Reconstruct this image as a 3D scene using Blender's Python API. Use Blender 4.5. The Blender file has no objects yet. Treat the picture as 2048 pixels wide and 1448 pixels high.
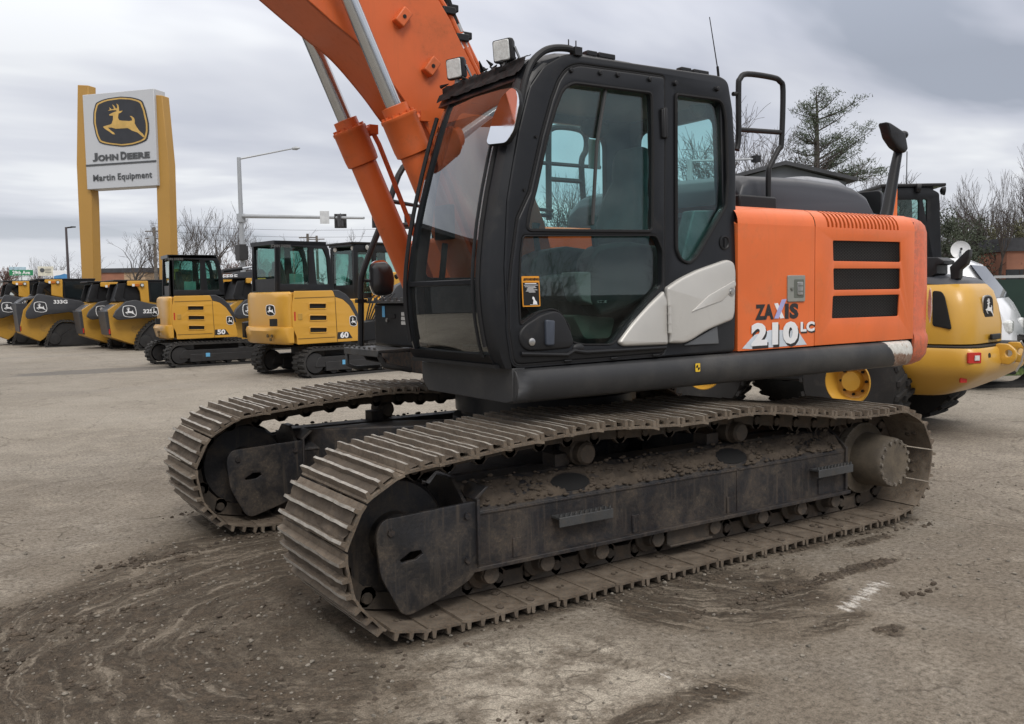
import bpy, bmesh, math, random
from math import sin, cos, pi, radians, atan2, sqrt, hypot
from mathutils import Vector as V, Matrix as M, noise
sc = bpy.context.scene
COL = sc.collection
# ---------------------------------------------------------------- camera
CAM = V((3.718, 5.245, 1.593)); YAW, PITCH, ROLL, FPX = -2.15121, -0.07424, -0.016372, 1815.73
CF = V((cos(YAW)*cos(PITCH), sin(YAW)*cos(PITCH), sin(PITCH)))
_r = V((sin(YAW), -cos(YAW), 0)); _u = _r.cross(CF)
CR = _r*cos(ROLL) + _u*sin(ROLL); CU = _u*cos(ROLL) - _r*sin(ROLL)
cd = bpy.data.cameras.new('camera'); cam = bpy.data.objects.new('camera', cd); COL.objects.link(cam)
cam.matrix_world = M(((CR.x, CU.x, -CF.x, CAM.x), (CR.y, CU.y, -CF.y, CAM.y), (CR.z, CU.z, -CF.z, CAM.z), (0, 0, 0, 1)))
cd.sensor_width = 36; cd.lens = FPX/2048*36; cd.clip_start = .05; cd.clip_end = 3000
sc.camera = cam
# ---------------------------------------------------------------- light
SUN_AZ, SUN_EL = radians(75), radians(48)          # direction towards the sun
sc.view_settings.view_transform = 'Standard'; sc.view_settings.look = 'None'
sc.view_settings.exposure = 0.05; sc.view_settings.gamma = 1
w = bpy.data.worlds.new('World'); sc.world = w; w.use_nodes = True
nt = w.node_tree; N = nt.nodes; L = nt.links; N.clear()
def nd(t, **k):
    n = N.new(t)
    for a, b in k.items(): setattr(n, a, b)
    return n
def mth(op, a, b=None, c=None):
    n = nd('ShaderNodeMath', operation=op)
    for i, x in enumerate((a, b, c)):
        if x is None: continue
        if isinstance(x, (int, float)): n.inputs[i].default_value = x
        else: L.new(x, n.inputs[i])
    return n.outputs[0]
sky = nd('ShaderNodeTexSky', sky_type='NISHITA', sun_disc=False, sun_elevation=SUN_EL, sun_rotation=pi/2-SUN_AZ)
tc = nd('ShaderNodeTexCoord'); sep = nd('ShaderNodeSeparateXYZ'); L.new(tc.outputs['Generated'], sep.inputs[0])
zz = mth('MAXIMUM', sep.outputs[2], 0.0)
den = mth('ADD', zz, 0.16)
cmb = nd('ShaderNodeCombineXYZ'); L.new(mth('DIVIDE', sep.outputs[0], den), cmb.inputs[0]); L.new(mth('DIVIDE', sep.outputs[1], den), cmb.inputs[1])
mp = nd('ShaderNodeMapping'); L.new(cmb.outputs[0], mp.inputs[0])
mp.inputs['Rotation'].default_value = (0, 0, radians(46)); mp.inputs['Scale'].default_value = (.42, .80, 1); mp.inputs['Location'].default_value = (3.1, .4, 0)
n1 = nd('ShaderNodeTexNoise'); n1.inputs['Scale'].default_value = 1.15; n1.inputs['Detail'].default_value = 5; n1.inputs['Roughness'].default_value = .52; n1.inputs['Distortion'].default_value = .35
L.new(mp.outputs[0], n1.inputs['Vector'])
mp2 = nd('ShaderNodeMapping'); L.new(cmb.outputs[0], mp2.inputs[0]); mp2.inputs['Rotation'].default_value = (0, 0, radians(30)); mp2.inputs['Scale'].default_value = (.5, 1.0, 1); mp2.inputs['Location'].default_value = (1.3, 7.7, 0)
n2 = nd('ShaderNodeTexNoise'); n2.inputs['Scale'].default_value = .55; n2.inputs['Detail'].default_value = 3
L.new(mp2.outputs[0], n2.inputs['Vector'])
fac = mth('ADD', mth('MULTIPLY', n1.outputs[0], .62), mth('MULTIPLY', n2.outputs[0], .38))
rp = nd('ShaderNodeValToRGB'); L.new(fac, rp.inputs[0])
e = rp.color_ramp.elements; e[0].position = .425; e[0].color = (.365, .395, .465, 1); e[1].position = .585; e[1].color = (.85, .865, .89, 1)
m_ = e.new(.47); m_.color = (.535, .555, .63, 1); m_ = e.new(.55); m_.color = (.70, .715, .77, 1)
# an overcast sky is brightest overhead and has a pale band at the horizon
hz = nd('ShaderNodeMapRange'); L.new(zz, hz.inputs[0]); hz.inputs[1].default_value = 0; hz.inputs[2].default_value = .13; hz.inputs[3].default_value = .62; hz.inputs[4].default_value = 0
mixh = nd('ShaderNodeMixRGB'); L.new(hz.outputs[0], mixh.inputs[0]); L.new(rp.outputs[0], mixh.inputs[1]); mixh.inputs[2].default_value = (.84, .86, .89, 1)
zen = nd('ShaderNodeMapRange'); L.new(zz, zen.inputs[0]); zen.inputs[1].default_value = .22; zen.inputs[2].default_value = .75; zen.inputs[3].default_value = 10.2; zen.inputs[4].default_value = 24.5
mulz = nd('ShaderNodeVectorMath', operation='SCALE'); L.new(mixh.outputs[0], mulz.inputs[0]); L.new(zen.outputs[0], mulz.inputs['Scale'])
tz_ = nd('ShaderNodeMapRange'); L.new(zz, tz_.inputs[0]); tz_.inputs[1].default_value = .28; tz_.inputs[2].default_value = .6
warm = nd('ShaderNodeMixRGB', blend_type='MULTIPLY'); L.new(tz_.outputs[0], warm.inputs[0]); L.new(mulz.outputs[0], warm.inputs[1]); warm.inputs[2].default_value = (1.07, 1.0, .885, 1)
mixs = nd('ShaderNodeMixRGB'); mixs.inputs[0].default_value = .93; L.new(sky.outputs[0], mixs.inputs[1]); L.new(warm.outputs[0], mixs.inputs[2])
bg = nd('ShaderNodeBackground'); bg.inputs['Strength'].default_value = .1; L.new(mixs.outputs[0], bg.inputs[0])
wo = nd('ShaderNodeOutputWorld'); L.new(bg.outputs[0], wo.inputs[0])
sd = bpy.data.lights.new('sun', 'SUN'); sd.energy = 1.2; sd.angle = radians(18); sd.color = (1, .965, .92)
so = bpy.data.objects.new('sun', sd); COL.objects.link(so)
so.rotation_euler = V((cos(SUN_AZ)*cos(SUN_EL), sin(SUN_AZ)*cos(SUN_EL), sin(SUN_EL))).to_track_quat('Z', 'Y').to_euler()

# ---------------------------------------------------------------- photo measuring helpers
UA = 0.01876                                        # slight slew of the upper structure
def ray(u, v): return CF + CR*((u-1024)/FPX) + CU*((724-v)/FPX)
def Wd(u, v, d): return CAM + ray(u, v)*d           # world point at depth d
def G(u, v, z=0):
    r = ray(u, v); return CAM + r*((z-CAM.z)/r.z)
def toU(p, a=None):
    a = UA if a is None else a
    return V((p.x*cos(a)+p.y*sin(a), -p.x*sin(a)+p.y*cos(a), p.z))
_CU = toU(CAM)
def U(u, v, n, d):                                  # pixel on plane n.P=d in the slewed frame
    r = toU(ray(u, v)); n = V(n); t = (d - n.dot(_CU))/n.dot(r); return _CU + r*t
def Uy(u, v, y): return U(u, v, (0, 1, 0), y)
SL = .049
def S(u, v, off=0):                                 # left cab side: leans in slightly towards the roof
    p = U(u, v, (0, 1, SL), 1.36 + SL*1.21 + off); return (p.x, p.z)
def z1(x, y): return (800+x/2.9257, 50+y/2.9257)
def z2(x, y): return (800+x/2.9257, 400+y/2.9257)
class Frame:                                        # local frame of a background machine standing on the ground
    def __init__(s, o, yaw): s.o = V((o[0], o[1], 0)); s.a = yaw
    def loc(s, p): q = p - s.o; return V((q.x*cos(s.a)+q.y*sin(s.a), -q.x*sin(s.a)+q.y*cos(s.a), q.z))
    def at(s, u, v, y):                             # pixel -> (x,z) on local plane y
        c = s.loc(CAM); r = ray(u, v); r = V((r.x*cos(s.a)+r.y*sin(s.a), -r.x*sin(s.a)+r.y*cos(s.a), r.z))
        t = (y-c.y)/r.y; q = c + r*t; return (q.x, q.z)

# ---------------------------------------------------------------- materials
MATS = {}
class T:
    def __init__(s, name):
        s.m = bpy.data.materials.new(name); s.m.use_nodes = True; s.t = s.m.node_tree; s.t.nodes.clear()
        s.out = s.n('ShaderNodeOutputMaterial'); s.b = s.n('ShaderNodeBsdfPrincipled'); s.l(s.b.outputs[0], s.out.inputs[0])
    def n(s, t, **k):
        x = s.t.nodes.new(t)
        for a, b in k.items(): setattr(x, a, b)
        return x
    def l(s, a, b): s.t.links.new(a, b)
    def put(s, sock, v):
        if isinstance(v, bpy.types.NodeSocket): s.l(v, sock)
        elif isinstance(v, (tuple, list)) and len(v) == 3 and sock.type == 'RGBA': sock.default_value = (*v, 1)
        else: sock.default_value = v
    def mt(s, op, *a, clamp=False):
        x = s.n('ShaderNodeMath', operation=op, use_clamp=clamp)
        for i, v in enumerate(a): s.put(x.inputs[i], v)
        return x.outputs[0]
    def mix(s, f, a, b, mode='MIX'):
        x = s.n('ShaderNodeMixRGB', blend_type=mode); s.put(x.inputs[0], f); s.put(x.inputs[1], a); s.put(x.inputs[2], b); return x.outputs[0]
    def noise(s, scale, detail=4, rough=.55, vec=None, dist=0):
        x = s.n('ShaderNodeTexNoise'); x.inputs['Scale'].default_value = scale; x.inputs['Detail'].default_value = detail
        x.inputs['Roughness'].default_value = rough; x.inputs['Distortion'].default_value = dist
        if vec is not None: s.l(vec, x.inputs['Vector'])
        return x.outputs[0]
    def ramp(s, f, lo, hi, a=0.0, b=1.0):
        x = s.n('ShaderNodeMapRange', interpolation_type='SMOOTHSTEP'); s.put(x.inputs[0], f)
        for i, v in enumerate((lo, hi, a, b)): s.put(x.inputs[i+1], v)
        return x.outputs[0]
    def obj(s):
        if not hasattr(s, '_o'): s._o = s.n('ShaderNodeTexCoord').outputs['Object']
        return s._o
    def sep(s, v): x = s.n('ShaderNodeSeparateXYZ'); s.l(v, x.inputs[0]); return x.outputs
    def comb(s, *a):
        x = s.n('ShaderNodeCombineXYZ')
        for i, v in enumerate(a): s.put(x.inputs[i], v)
        return x.outputs[0]
    def scale(s, v, k):
        x = s.n('ShaderNodeMapping'); s.l(v, x.inputs[0]); x.inputs['Scale'].default_value = k; return x.outputs[0]
    def bump(s, h, st=.3, d=.01, prev=None):
        x = s.n('ShaderNodeBump'); x.inputs['Strength'].default_value = st; x.inputs['Distance'].default_value = d; s.l(h, x.inputs['Height'])
        if prev is not None: s.l(prev, x.inputs['Normal'])
        return x.outputs[0]
    def set(s, color=None, rough=None, metal=None, normal=None, coat=None, spec=None):
        for k, v in (('Base Color', color), ('Roughness', rough), ('Metallic', metal), ('Normal', normal), ('Coat Weight', coat), ('Specular IOR Level', spec)):
            if v is not None: s.put(s.b.inputs[k], v)
        return s.m
def mat(name, col, rough=.5, metal=0, dirt=0, dcol=(.13, .105, .08), var=.12, scale=3, bump=0, bscale=60, coat=0, edge=0, ecol=(.4, .38, .35), streak=0):
    """painted / plastic / metal surface with soft tone variation, dirt blotches, run-off streaks and worn edges"""
    if name in MATS: return MATS[name]
    t = T(name); o = t.obj()
    a = t.noise(scale, 5, .6, o)
    c = t.mix(t.ramp(a, .3, .7), tuple(x*(1-var) for x in col), tuple(min(1, x*(1+var)) for x in col))
    r = t.mt('ADD', rough-.08, t.mt('MULTIPLY', t.noise(scale*4, 3, .6, o), .16))
    if dirt:
        d = t.ramp(t.noise(scale*1.7, 8, .68, o, .4), .62-.34*dirt, .78-.2*dirt)
        d2 = t.ramp(t.noise(scale*22, 4, .7, o), .45, .7)
        f = t.mt('MULTIPLY', d, t.mt('ADD', .45, t.mt('MULTIPLY', d2, .55)))
        if streak:
            st = t.ramp(t.noise(1, 5, .6, t.scale(o, (26, 26, 1.3))), .5, .72)
            f = t.mt('MAXIMUM', f, t.mt('MULTIPLY', st, streak))
        c = t.mix(t.mt('MULTIPLY', f, min(1, .35+dirt)), c, dcol); r = t.mix(f, r, (.9, .9, .9))
    if edge:
        g = t.n('ShaderNodeNewGeometry'); p = t.ramp(g.outputs['Pointiness'], .53, .60)
        p = t.mt('MULTIPLY', p, t.ramp(t.noise(scale*12, 4, .7, o), .42, .58)); c = t.mix(t.mt('MULTIPLY', p, edge), c, ecol)
    t.set(c, r, metal, coat=coat)
    if bump: t.set(normal=t.bump(t.noise(bscale, 5, .6, o), bump, .004))
    MATS[name] = t.m; return t.m
def glass(name, tint, refl=1.0, dust=0.05, dcol=(.45, .45, .42)):
    if name in MATS: return MATS[name]
    t = T(name); o = t.obj()
    tr = t.n('ShaderNodeBsdfTransparent'); t.put(tr.inputs[0], tint)
    gl = t.n('ShaderNodeBsdfGlossy'); gl.inputs['Roughness'].default_value = .015; t.put(gl.inputs[0], (.9, .93, .93))
    lw = t.n('ShaderNodeFresnel'); gm = t.n('ShaderNodeNewGeometry'); t.l(t.mt('ADD', 1.5, t.mt('MULTIPLY', gm.outputs['Backfacing'], 1/1.5-1.5)), lw.inputs[0])
    m1 = t.n('ShaderNodeMixShader'); t.l(t.mt('MULTIPLY', lw.outputs[0], refl, clamp=True), m1.inputs[0]); t.l(tr.outputs[0], m1.inputs[1]); t.l(gl.outputs[0], m1.inputs[2])
    df = t.n('ShaderNodeBsdfDiffuse'); t.put(df.inputs[0], dcol)
    f = t.mt('MULTIPLY', t.ramp(t.noise(2.2, 6, .65, o, .5), .35, .75), dust)
    m2 = t.n('ShaderNodeMixShader'); t.l(f, m2.inputs[0]); t.l(m1.outputs[0], m2.inputs[1]); t.l(df.outputs[0], m2.inputs[2])
    t.l(m2.outputs[0], t.out.inputs[0]); MATS[name] = t.m; return t.m
def lessspec(m, v): m.node_tree.nodes['Principled BSDF'].inputs['Specular IOR Level'].default_value = v
ORANGE = mat('orange_paint', (.72, .150, .034), .40, dirt=.26, dcol=(.44, .17, .075), var=.07, scale=1.9, coat=.10, streak=.22)
FADED = mat('faded_orange_paint', (.66, .145, .062), .45, dirt=.45, dcol=(.40, .15, .095), var=.09, scale=2.2, streak=.3, edge=.6, ecol=(.25, .12, .08))
BOOMO = mat('boom_orange_paint', (.60, .118, .026), .42, dirt=.28, dcol=(.30, .095, .04), var=.07, scale=1.6, streak=.2)
BLACK = mat('black_cab_paint', (.010, .011, .013), .34, dirt=.16, dcol=(.045, .042, .038), var=.15, scale=2)
BLACKP = mat('black_plastic', (.012, .0125, .014), .45, dirt=.18, dcol=(.045, .042, .038), var=.15, scale=3, bump=.12, bscale=300)
RUBBER = mat('black_rubber', (.011, .011, .012), .72, dirt=.1, dcol=(.05, .045, .04))
DECK = mat('scuffed_black_deck', (.030, .031, .033), .5, dirt=.45, dcol=(.085, .08, .072), var=.2, scale=2.2, edge=.55, ecol=(.22, .12, .07))
COVER = mat('grey_black_cover', (.036, .039, .047), .38, dirt=.2, dcol=(.10, .10, .10), scale=1.2, bump=.1, bscale=400)
SILVER = mat('silver_paint', (.50, .49, .46), .36, metal=.25, dirt=.12, dcol=(.35, .33, .30), var=.04)
STEEL = mat('bare_steel', (.46, .46, .45), .32, metal=.85, var=.1)
ROD = mat('chrome_rod', (.50, .52, .54), .22, metal=.92, var=.05)
GALV = mat('galvanised_steel', (.36, .38, .40), .5, metal=.3, var=.08, scale=.7)
FRAME_M = mat('muddy_black_steel', (.013, .0135, .016), .5, dirt=.64, dcol=(.092, .072, .052), var=.25, scale=3.1, bump=.6, bscale=55, streak=.6, edge=.12, ecol=(.14, .085, .055))
DARKSTEEL = mat('dark_undercarriage_steel', (.048, .040, .032), .65, dirt=.65, dcol=(.125, .092, .064), scale=5, bump=.5, bscale=50)
EARTH = mat('dried_mud', (.080, .062, .045), .95, dirt=.55, dcol=(.06, .048, .038), var=.25, scale=9, bump=.9, bscale=60)
SHOE = mat('muddy_track_shoe', (.128, .107, .083), .8, dirt=.66, dcol=(.058, .043, .030), var=.35, scale=7, bump=.6, bscale=45, edge=.35, ecol=(.2, .14, .09))
WORN = mat('worn_grouser_edge', (.33, .31, .275), .55, metal=.25, dirt=.5, dcol=(.15, .125, .10), var=.2, scale=11, bump=.5, bscale=70)
YEL = mat('yellow_paint', (.57, .305, .042), .36, dirt=.1, dcol=(.38, .21, .05), var=.04, scale=1.3, coat=.12)
YELB = mat('yellow_loader_paint', (.56, .315, .046), .33, dirt=.12, dcol=(.45, .27, .06), var=.04, scale=1.3, coat=.12)
DKGREY = mat('charcoal_paint', (.035, .037, .042), .42, dirt=.12, dcol=(.07, .068, .064))
VENT = mat('vent_dark', (.006, .006, .006), .8)
WHITE = mat('white_vinyl', (.78, .79, .80), .4, dirt=.1, dcol=(.55, .53, .5), var=.03)
LAMPW = mat('lamp_lens', (.62, .64, .63), .12, var=.15, scale=40, bump=.5, bscale=90)
REDL = mat('red_lens', (.45, .03, .025), .2)
ORL = mat('amber_lens', (.5, .14, .02), .25)
SEATM = mat('grey_seat_cloth', (.10, .104, .104), .85, var=.15, scale=8)
BEIGE = mat('grey_interior_plastic', (.15, .155, .15), .6, var=.08)
INTER = mat('dark_interior_plastic', (.035, .037, .038), .65)
MIRROR = mat('mirror_glass', (.86, .88, .90), .02, metal=1, var=0)
BRICK = mat('red_brick_wall', (.30, .135, .085), .85, dirt=.25, dcol=(.22, .12, .09), scale=.8)
for m_b in (BLACK, BLACKP, RUBBER): lessspec(m_b, .32)
TEALG = glass('cab_glass', (.68, .90, .885), 1.1, .05)
TEALD = glass('dark_cab_glass', (.66, .76, .74), 1.2, .03)
WIND = glass('windscreen_glass', (.36, .43, .43), 2.4, .06, (.38, .37, .36))
MINIG = glass('mini_cab_glass', (.58, .76, .72), 1.1, .04)
# ---------------------------------------------------------------- mesh building
def link(o, parent=None):
    COL.objects.link(o)
    if parent is not None: o.parent = parent
    return o
def thing(name, label, cat, loc=(0, 0, 0), rz=0, group=None):
    o = bpy.data.objects.new(name, None); o.empty_display_size = .2; COL.objects.link(o)
    o.location = loc; o.rotation_euler = (0, 0, rz); return tag(o, label, cat, group)
def tag(o, label=None, cat=None, group=None, kind=None):
    for k, v in (('label', label), ('category', cat), ('group', group), ('kind', kind)):
        if v: o[k] = v
    return o
def copy_tree(o, parent=None):
    c = o.copy(); COL.objects.link(c); c.parent = parent
    for ch in list(o.children): copy_tree(ch, c)
    return c
class MB:
    def __init__(s): s.v = []; s.f = []; s.mi = []
    def add(s, vs, fs, m=0, tr=None):
        b = len(s.v)
        s.v += [tr @ V(p) for p in vs] if tr is not None else [V(p) for p in vs]
        s.f += [[b+i for i in f] for f in fs]; s.mi += [m]*len(fs); return s
    def box(s, c, d, tr=None, m=0):
        x, y, z = c; a, b, e = d[0]/2, d[1]/2, d[2]/2
        vs = [(x+i*a, y+j*b, z+k*e) for i in (-1, 1) for j in (-1, 1) for k in (-1, 1)]
        return s.add(vs, [(0, 1, 3, 2), (4, 6, 7, 5), (0, 4, 5, 1), (2, 3, 7, 6), (0, 2, 6, 4), (1, 5, 7, 3)], m, tr)
    def prism(s, pts, y0, y1, ax='y', tr=None, m=0):    # polygon (a,b) extruded along an axis
        f = {'y': lambda a, b, c: (a, c, b), 'x': lambda a, b, c: (c, a, b), 'z': lambda a, b, c: (a, b, c)}[ax]
        n = len(pts); vs = [f(a, b, y0) for a, b in pts] + [f(a, b, y1) for a, b in pts]
        fs = [tuple(range(n)), tuple(range(2*n-1, n-1, -1))] + [(i, i+n, (i+1) % n+n, (i+1) % n) for i in range(n)]
        return s.add(vs, fs, m, tr)
    def loft(s, secs, closed=True, cap=True, m=0, tr=None):
        n = len(secs[0]); vs = [p for q in secs for p in q]; fs = []
        for i in range(len(secs)-1):
            for j in range(n if closed else n-1):
                k = (j+1) % n; fs.append((i*n+j, i*n+k, (i+1)*n+k, (i+1)*n+j))
        if cap and closed: fs += [tuple(range(n-1, -1, -1)), tuple((len(secs)-1)*n+i for i in range(n))]
        return s.add(vs, fs, m, tr)
    def tube(s, pts, r, n=8, cap=True, m=0):
        pts = [V(p) for p in pts]; rs = r if isinstance(r, (list, tuple)) else [r]*len(pts); secs = []; up = None
        for i, p in enumerate(pts):
            d = (pts[min(i+1, len(pts)-1)]-pts[max(i-1, 0)])
            if d.length < 1e-9: d = V((0, 0, 1))
            d.normalize()
            if up is None: up = d.orthogonal().normalized()
            else:
                up = up - d*up.dot(d)
                up = up.normalized() if up.length > 1e-6 else d.orthogonal().normalized()
            w = d.cross(up); secs.append([p+(up*cos(2*pi*k/n)+w*sin(2*pi*k/n))*rs[i] for k in range(n)])
        return s.loft(secs, True, cap, m)
    def cyl(s, a, b, r, n=20, m=0, r2=None): return s.tube([a, b], [r, r if r2 is None else r2], n, True, m)
    def lathe(s, prof, o=(0, 0, 0), ax=(0, 1, 0), n=28, m=0, cap=True):   # prof: (radius, distance along the axis)
        ax = V(ax).normalized(); u = ax.orthogonal().normalized(); w = ax.cross(u); o = V(o)
        return s.loft([[o+ax*h+(u*cos(2*pi*k/n)+w*sin(2*pi*k/n))*max(r, 1e-4) for k in range(n)] for r, h in prof], True, cap, m)
    def ball(s, c, r, n=10, m=0, sq=(1, 1, 1)):
        c = V(c); secs = []
        for i in range(n+1):
            t = pi*i/n; secs.append([c+V((r*sq[0]*sin(t)*cos(2*pi*k/n), r*sq[1]*sin(t)*sin(2*pi*k/n), -r*sq[2]*cos(t))) for k in range(n)])
        return s.loft(secs, True, True, m)
    def build(s, name, mats, parent=None, bevel=0, seg=2, smooth=35, rz=0, fix=True):
        me = bpy.data.meshes.new(name); me.from_pydata(s.v, [], s.f)
        for m in (mats if isinstance(mats, (list, tuple)) else [mats]): me.materials.append(m)
        me.polygons.foreach_set('material_index', s.mi)
        if fix:
            bm = bmesh.new(); bm.from_mesh(me); bmesh.ops.recalc_face_normals(bm, faces=bm.faces); bm.to_mesh(me); bm.free()
        finish(me, smooth)
        o = bpy.data.objects.new(name, me); link(o, parent); o.rotation_euler = (0, 0, rz)
        if bevel:
            b = o.modifiers.new('bevel', 'BEVEL'); b.width = bevel; b.segments = seg; b.limit_method = 'ANGLE'; b.angle_limit = radians(28); b.harden_normals = False
        return o
def finish(me, smooth=35):
    if smooth:
        me.polygons.foreach_set('use_smooth', [True]*len(me.polygons)); me.set_sharp_from_angle(angle=radians(smooth))
    me.update()
def rnd(pts, r, n=4):                               # round the corners of a polygon
    out = []; k = len(pts); rr = r if isinstance(r, (list, tuple)) else [r]*k
    for i in range(k):
        a, b, c = V(pts[i-1]), V(pts[i]), V(pts[(i+1) % k]); q = min(rr[i], (a-b).length*.48, (c-b).length*.48)
        if q < 1e-5: out.append(tuple(b)); continue
        p0 = b+(a-b).normalized()*q; p1 = b+(c-b).normalized()*q
        for j in range(n+1):
            t = j/n; out.append(tuple(p0*(1-t)**2+b*2*t*(1-t)+p1*t*t))
    return out
def _curve_mesh(cu, tr):
    o = bpy.data.objects.new('tmp', cu); COL.objects.link(o)
    dg = bpy.context.evaluated_depsgraph_get(); me = bpy.data.meshes.new_from_object(o.evaluated_get(dg))
    bpy.data.objects.remove(o); bpy.data.curves.remove(cu); me.transform(tr); return me
def plate_mesh(loops, depth, tr, bevel=0, res=2):
    cu = bpy.data.curves.new('c', 'CURVE'); cu.dimensions = '2D'; cu.fill_mode = 'BOTH'; cu.extrude = max(depth/2-bevel, .0002); cu.bevel_depth = bevel; cu.bevel_resolution = res; cu.offset = -bevel
    for lp in loops:
        sp = cu.splines.new('POLY'); sp.points.add(len(lp)-1)
        for i, p in enumerate(lp): sp.points[i].co = (p[0], p[1], 0, 1)
        sp.use_cyclic_u = True
    return _curve_mesh(cu, tr)
def mesh_obj(name, mes, mats, parent=None, rz=0, smooth=35, weld=True):
    """joins temporary meshes (one per material slot, or all in slot 0) into one object"""
    mes = mes if isinstance(mes, list) else [mes]; mats = mats if isinstance(mats, (list, tuple)) else [mats]
    bm = bmesh.new()
    for i, me in enumerate(mes):
        k = len(bm.faces); bm.from_mesh(me); bm.faces.ensure_lookup_table()
        for f in bm.faces[k:]: f.material_index = i if len(mats) > 1 else 0
        bpy.data.meshes.remove(me)
    if weld: bmesh.ops.remove_doubles(bm, verts=bm.verts, dist=2e-4)
    bmesh.ops.recalc_face_normals(bm, faces=bm.faces)
    me = bpy.data.meshes.new(name); bm.to_mesh(me); bm.free()
    for m in mats: me.materials.append(m)
    finish(me, smooth); o = bpy.data.objects.new(name, me); link(o, parent); o.rotation_euler = (0, 0, rz); return o
def axes(o, a, b, c): return M(((a[0], b[0], c[0], o[0]), (a[1], b[1], c[1], o[1]), (a[2], b[2], c[2], o[2]), (0, 0, 0, 1)))
def XZ(y): return axes((0, y, 0), (1, 0, 0), (0, 0, 1), (0, -1, 0))      # loops given as (x,z), centred on plane y
def plate(name, loops, depth, mats, parent, tr, bevel=.004, rz=0): return mesh_obj(name, plate_mesh(loops, depth, tr, bevel), mats, parent, rz)
def text_mesh(s, size, tr, depth=.002, bold=0, sp=1.0, shear=0, al='CENTER', xs=1.0):
    cu = bpy.data.curves.new('t', 'FONT'); cu.body = s; cu.size = size; cu.extrude = depth; cu.offset = bold; cu.space_character = sp; cu.shear = shear
    cu.align_x = al; cu.align_y = 'CENTER'; cu.resolution_u = 3
    return _curve_mesh(cu, tr @ M.Diagonal((xs, 1, 1, 1)))
DEER = [(475,328),(480,336),(505,340),(503,372),(490,400),(480,402),(430,407),(427,412),(445,432),(470,452),(495,476),(513,481),(505,466),(485,449),(462,422),(490,426),(520,440),(570,446),(610,451),(640,475),(680,496),(722,540),(729,533),(714,508),(690,482),(672,450),(661,425),(663,405),(658,385),(641,368),(627,365),(641,382),(645,401),(620,401),(570,389),(549,382),(541,365),(546,332),(562,330),(578,317),(551,316),(551,290),(548,270),(534,257),(539,275),(538,294),(526,290),(518,272),(502,257),(512,281),(514,293),(496,292),(487,282),(479,274),(484,290),(469,298),(505,300),(529,304),(534,313),(520,315),(500,319)]
SHIELD = [(385,230),(430,217),(470,213),(560,217),(640,236),(690,258),(715,276),(735,340),(752,440),(751,500),(735,553),(700,566),(640,575),(560,571),(470,546),(430,532),(395,514),(375,460),(360,370),(365,290)]
def _dn(p): x, y = p; return ((x-556)/196, -((y-.094*(x-556))-395)/196)
DEER = [_dn(p) for p in DEER]; SHIELD = rnd([_dn(p) for p in SHIELD], .07)
def emblem(name, size, tr, parent, rim, field, deer, depth=.01, squeeze=1.0, rz=0):
    """badge: rim, dark field and leaping animal, each proud of the one below"""
    k = size/2; sh = [(x*k*squeeze, y*k) for x, y in SHIELD]; d3 = tr.to_3x3() @ V((0, 0, 1))
    T_ = lambda h: M.Translation(d3*h) @ tr
    a = plate_mesh([sh], depth, T_(0), 0); b = plate_mesh([[(x*.90, y*.90) for x, y in sh]], depth, T_(depth*.45), 0)
    c = plate_mesh([[(x*k*squeeze*.95, y*k*.95) for x, y in DEER]], depth, T_(depth*.9), 0)
    return mesh_obj(name, [a, b, c], [rim, field, deer], parent, rz, 0, weld=False)
# ================================================================ EXCAVATOR
EX = thing('crawler_excavator', 'big orange excavator with a black cab and muddy steel tracks, in the foreground', 'excavator')
# ---------------------------------------------------------------- tracks
TY = 1.195
def catmull(pts, n=10):
    out = []
    for i in range(len(pts)-1):
        p0, p1, p2, p3 = pts[max(i-1, 0)], pts[i], pts[i+1], pts[min(i+2, len(pts)-1)]
        for j in range(n):
            t = j/n; out.append(tuple(.5*(2*b+(c-a)*t+(2*a-5*b+4*c-d)*t*t+(3*b-a-3*c+d)*t**3) for a, b, c, d in zip(p0, p1, p2, p3)))
    out.append(tuple(pts[-1])); return out
IZ, IR, SZ, SR = .425, .312, .402, .289
def track_path():
    pts = [(-1.83+3.66*i/60, .113) for i in range(60)]
    pts += [(1.83+IR*sin(a), IZ-IR*cos(a)) for a in [pi*i/24 for i in range(25)]]
    pts += catmull([(1.83, IZ+IR), (1.4, .775), (1.0, .806), (.7, .812), (.3, .790), (-.05, .792), (-.45, .800), (-.9, .745), (-1.35, .690), (-1.83, SZ+SR)], 8)[1:]
    pts += [(-1.83-SR*sin(a), SZ+SR*cos(a)) for a in [pi*i/24 for i in range(1, 24)]]
    return pts
def walk(pts, n, off=.0):
    pts = pts + [pts[0]]; L_ = [0]
    for a, b in zip(pts, pts[1:]): L_.append(L_[-1]+hypot(b[0]-a[0], b[1]-a[1]))
    out = []; k = 0
    for i in range(n):
        s = (off+i)/n*L_[-1]
        while L_[k+1] < s: k += 1
        t = (s-L_[k])/(L_[k+1]-L_[k]); out.append((pts[k][0]*(1-t)+pts[k+1][0]*t, pts[k][1]*(1-t)+pts[k+1][1]*t))
    return out
PINS = walk(track_path(), 49, .3)
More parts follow.
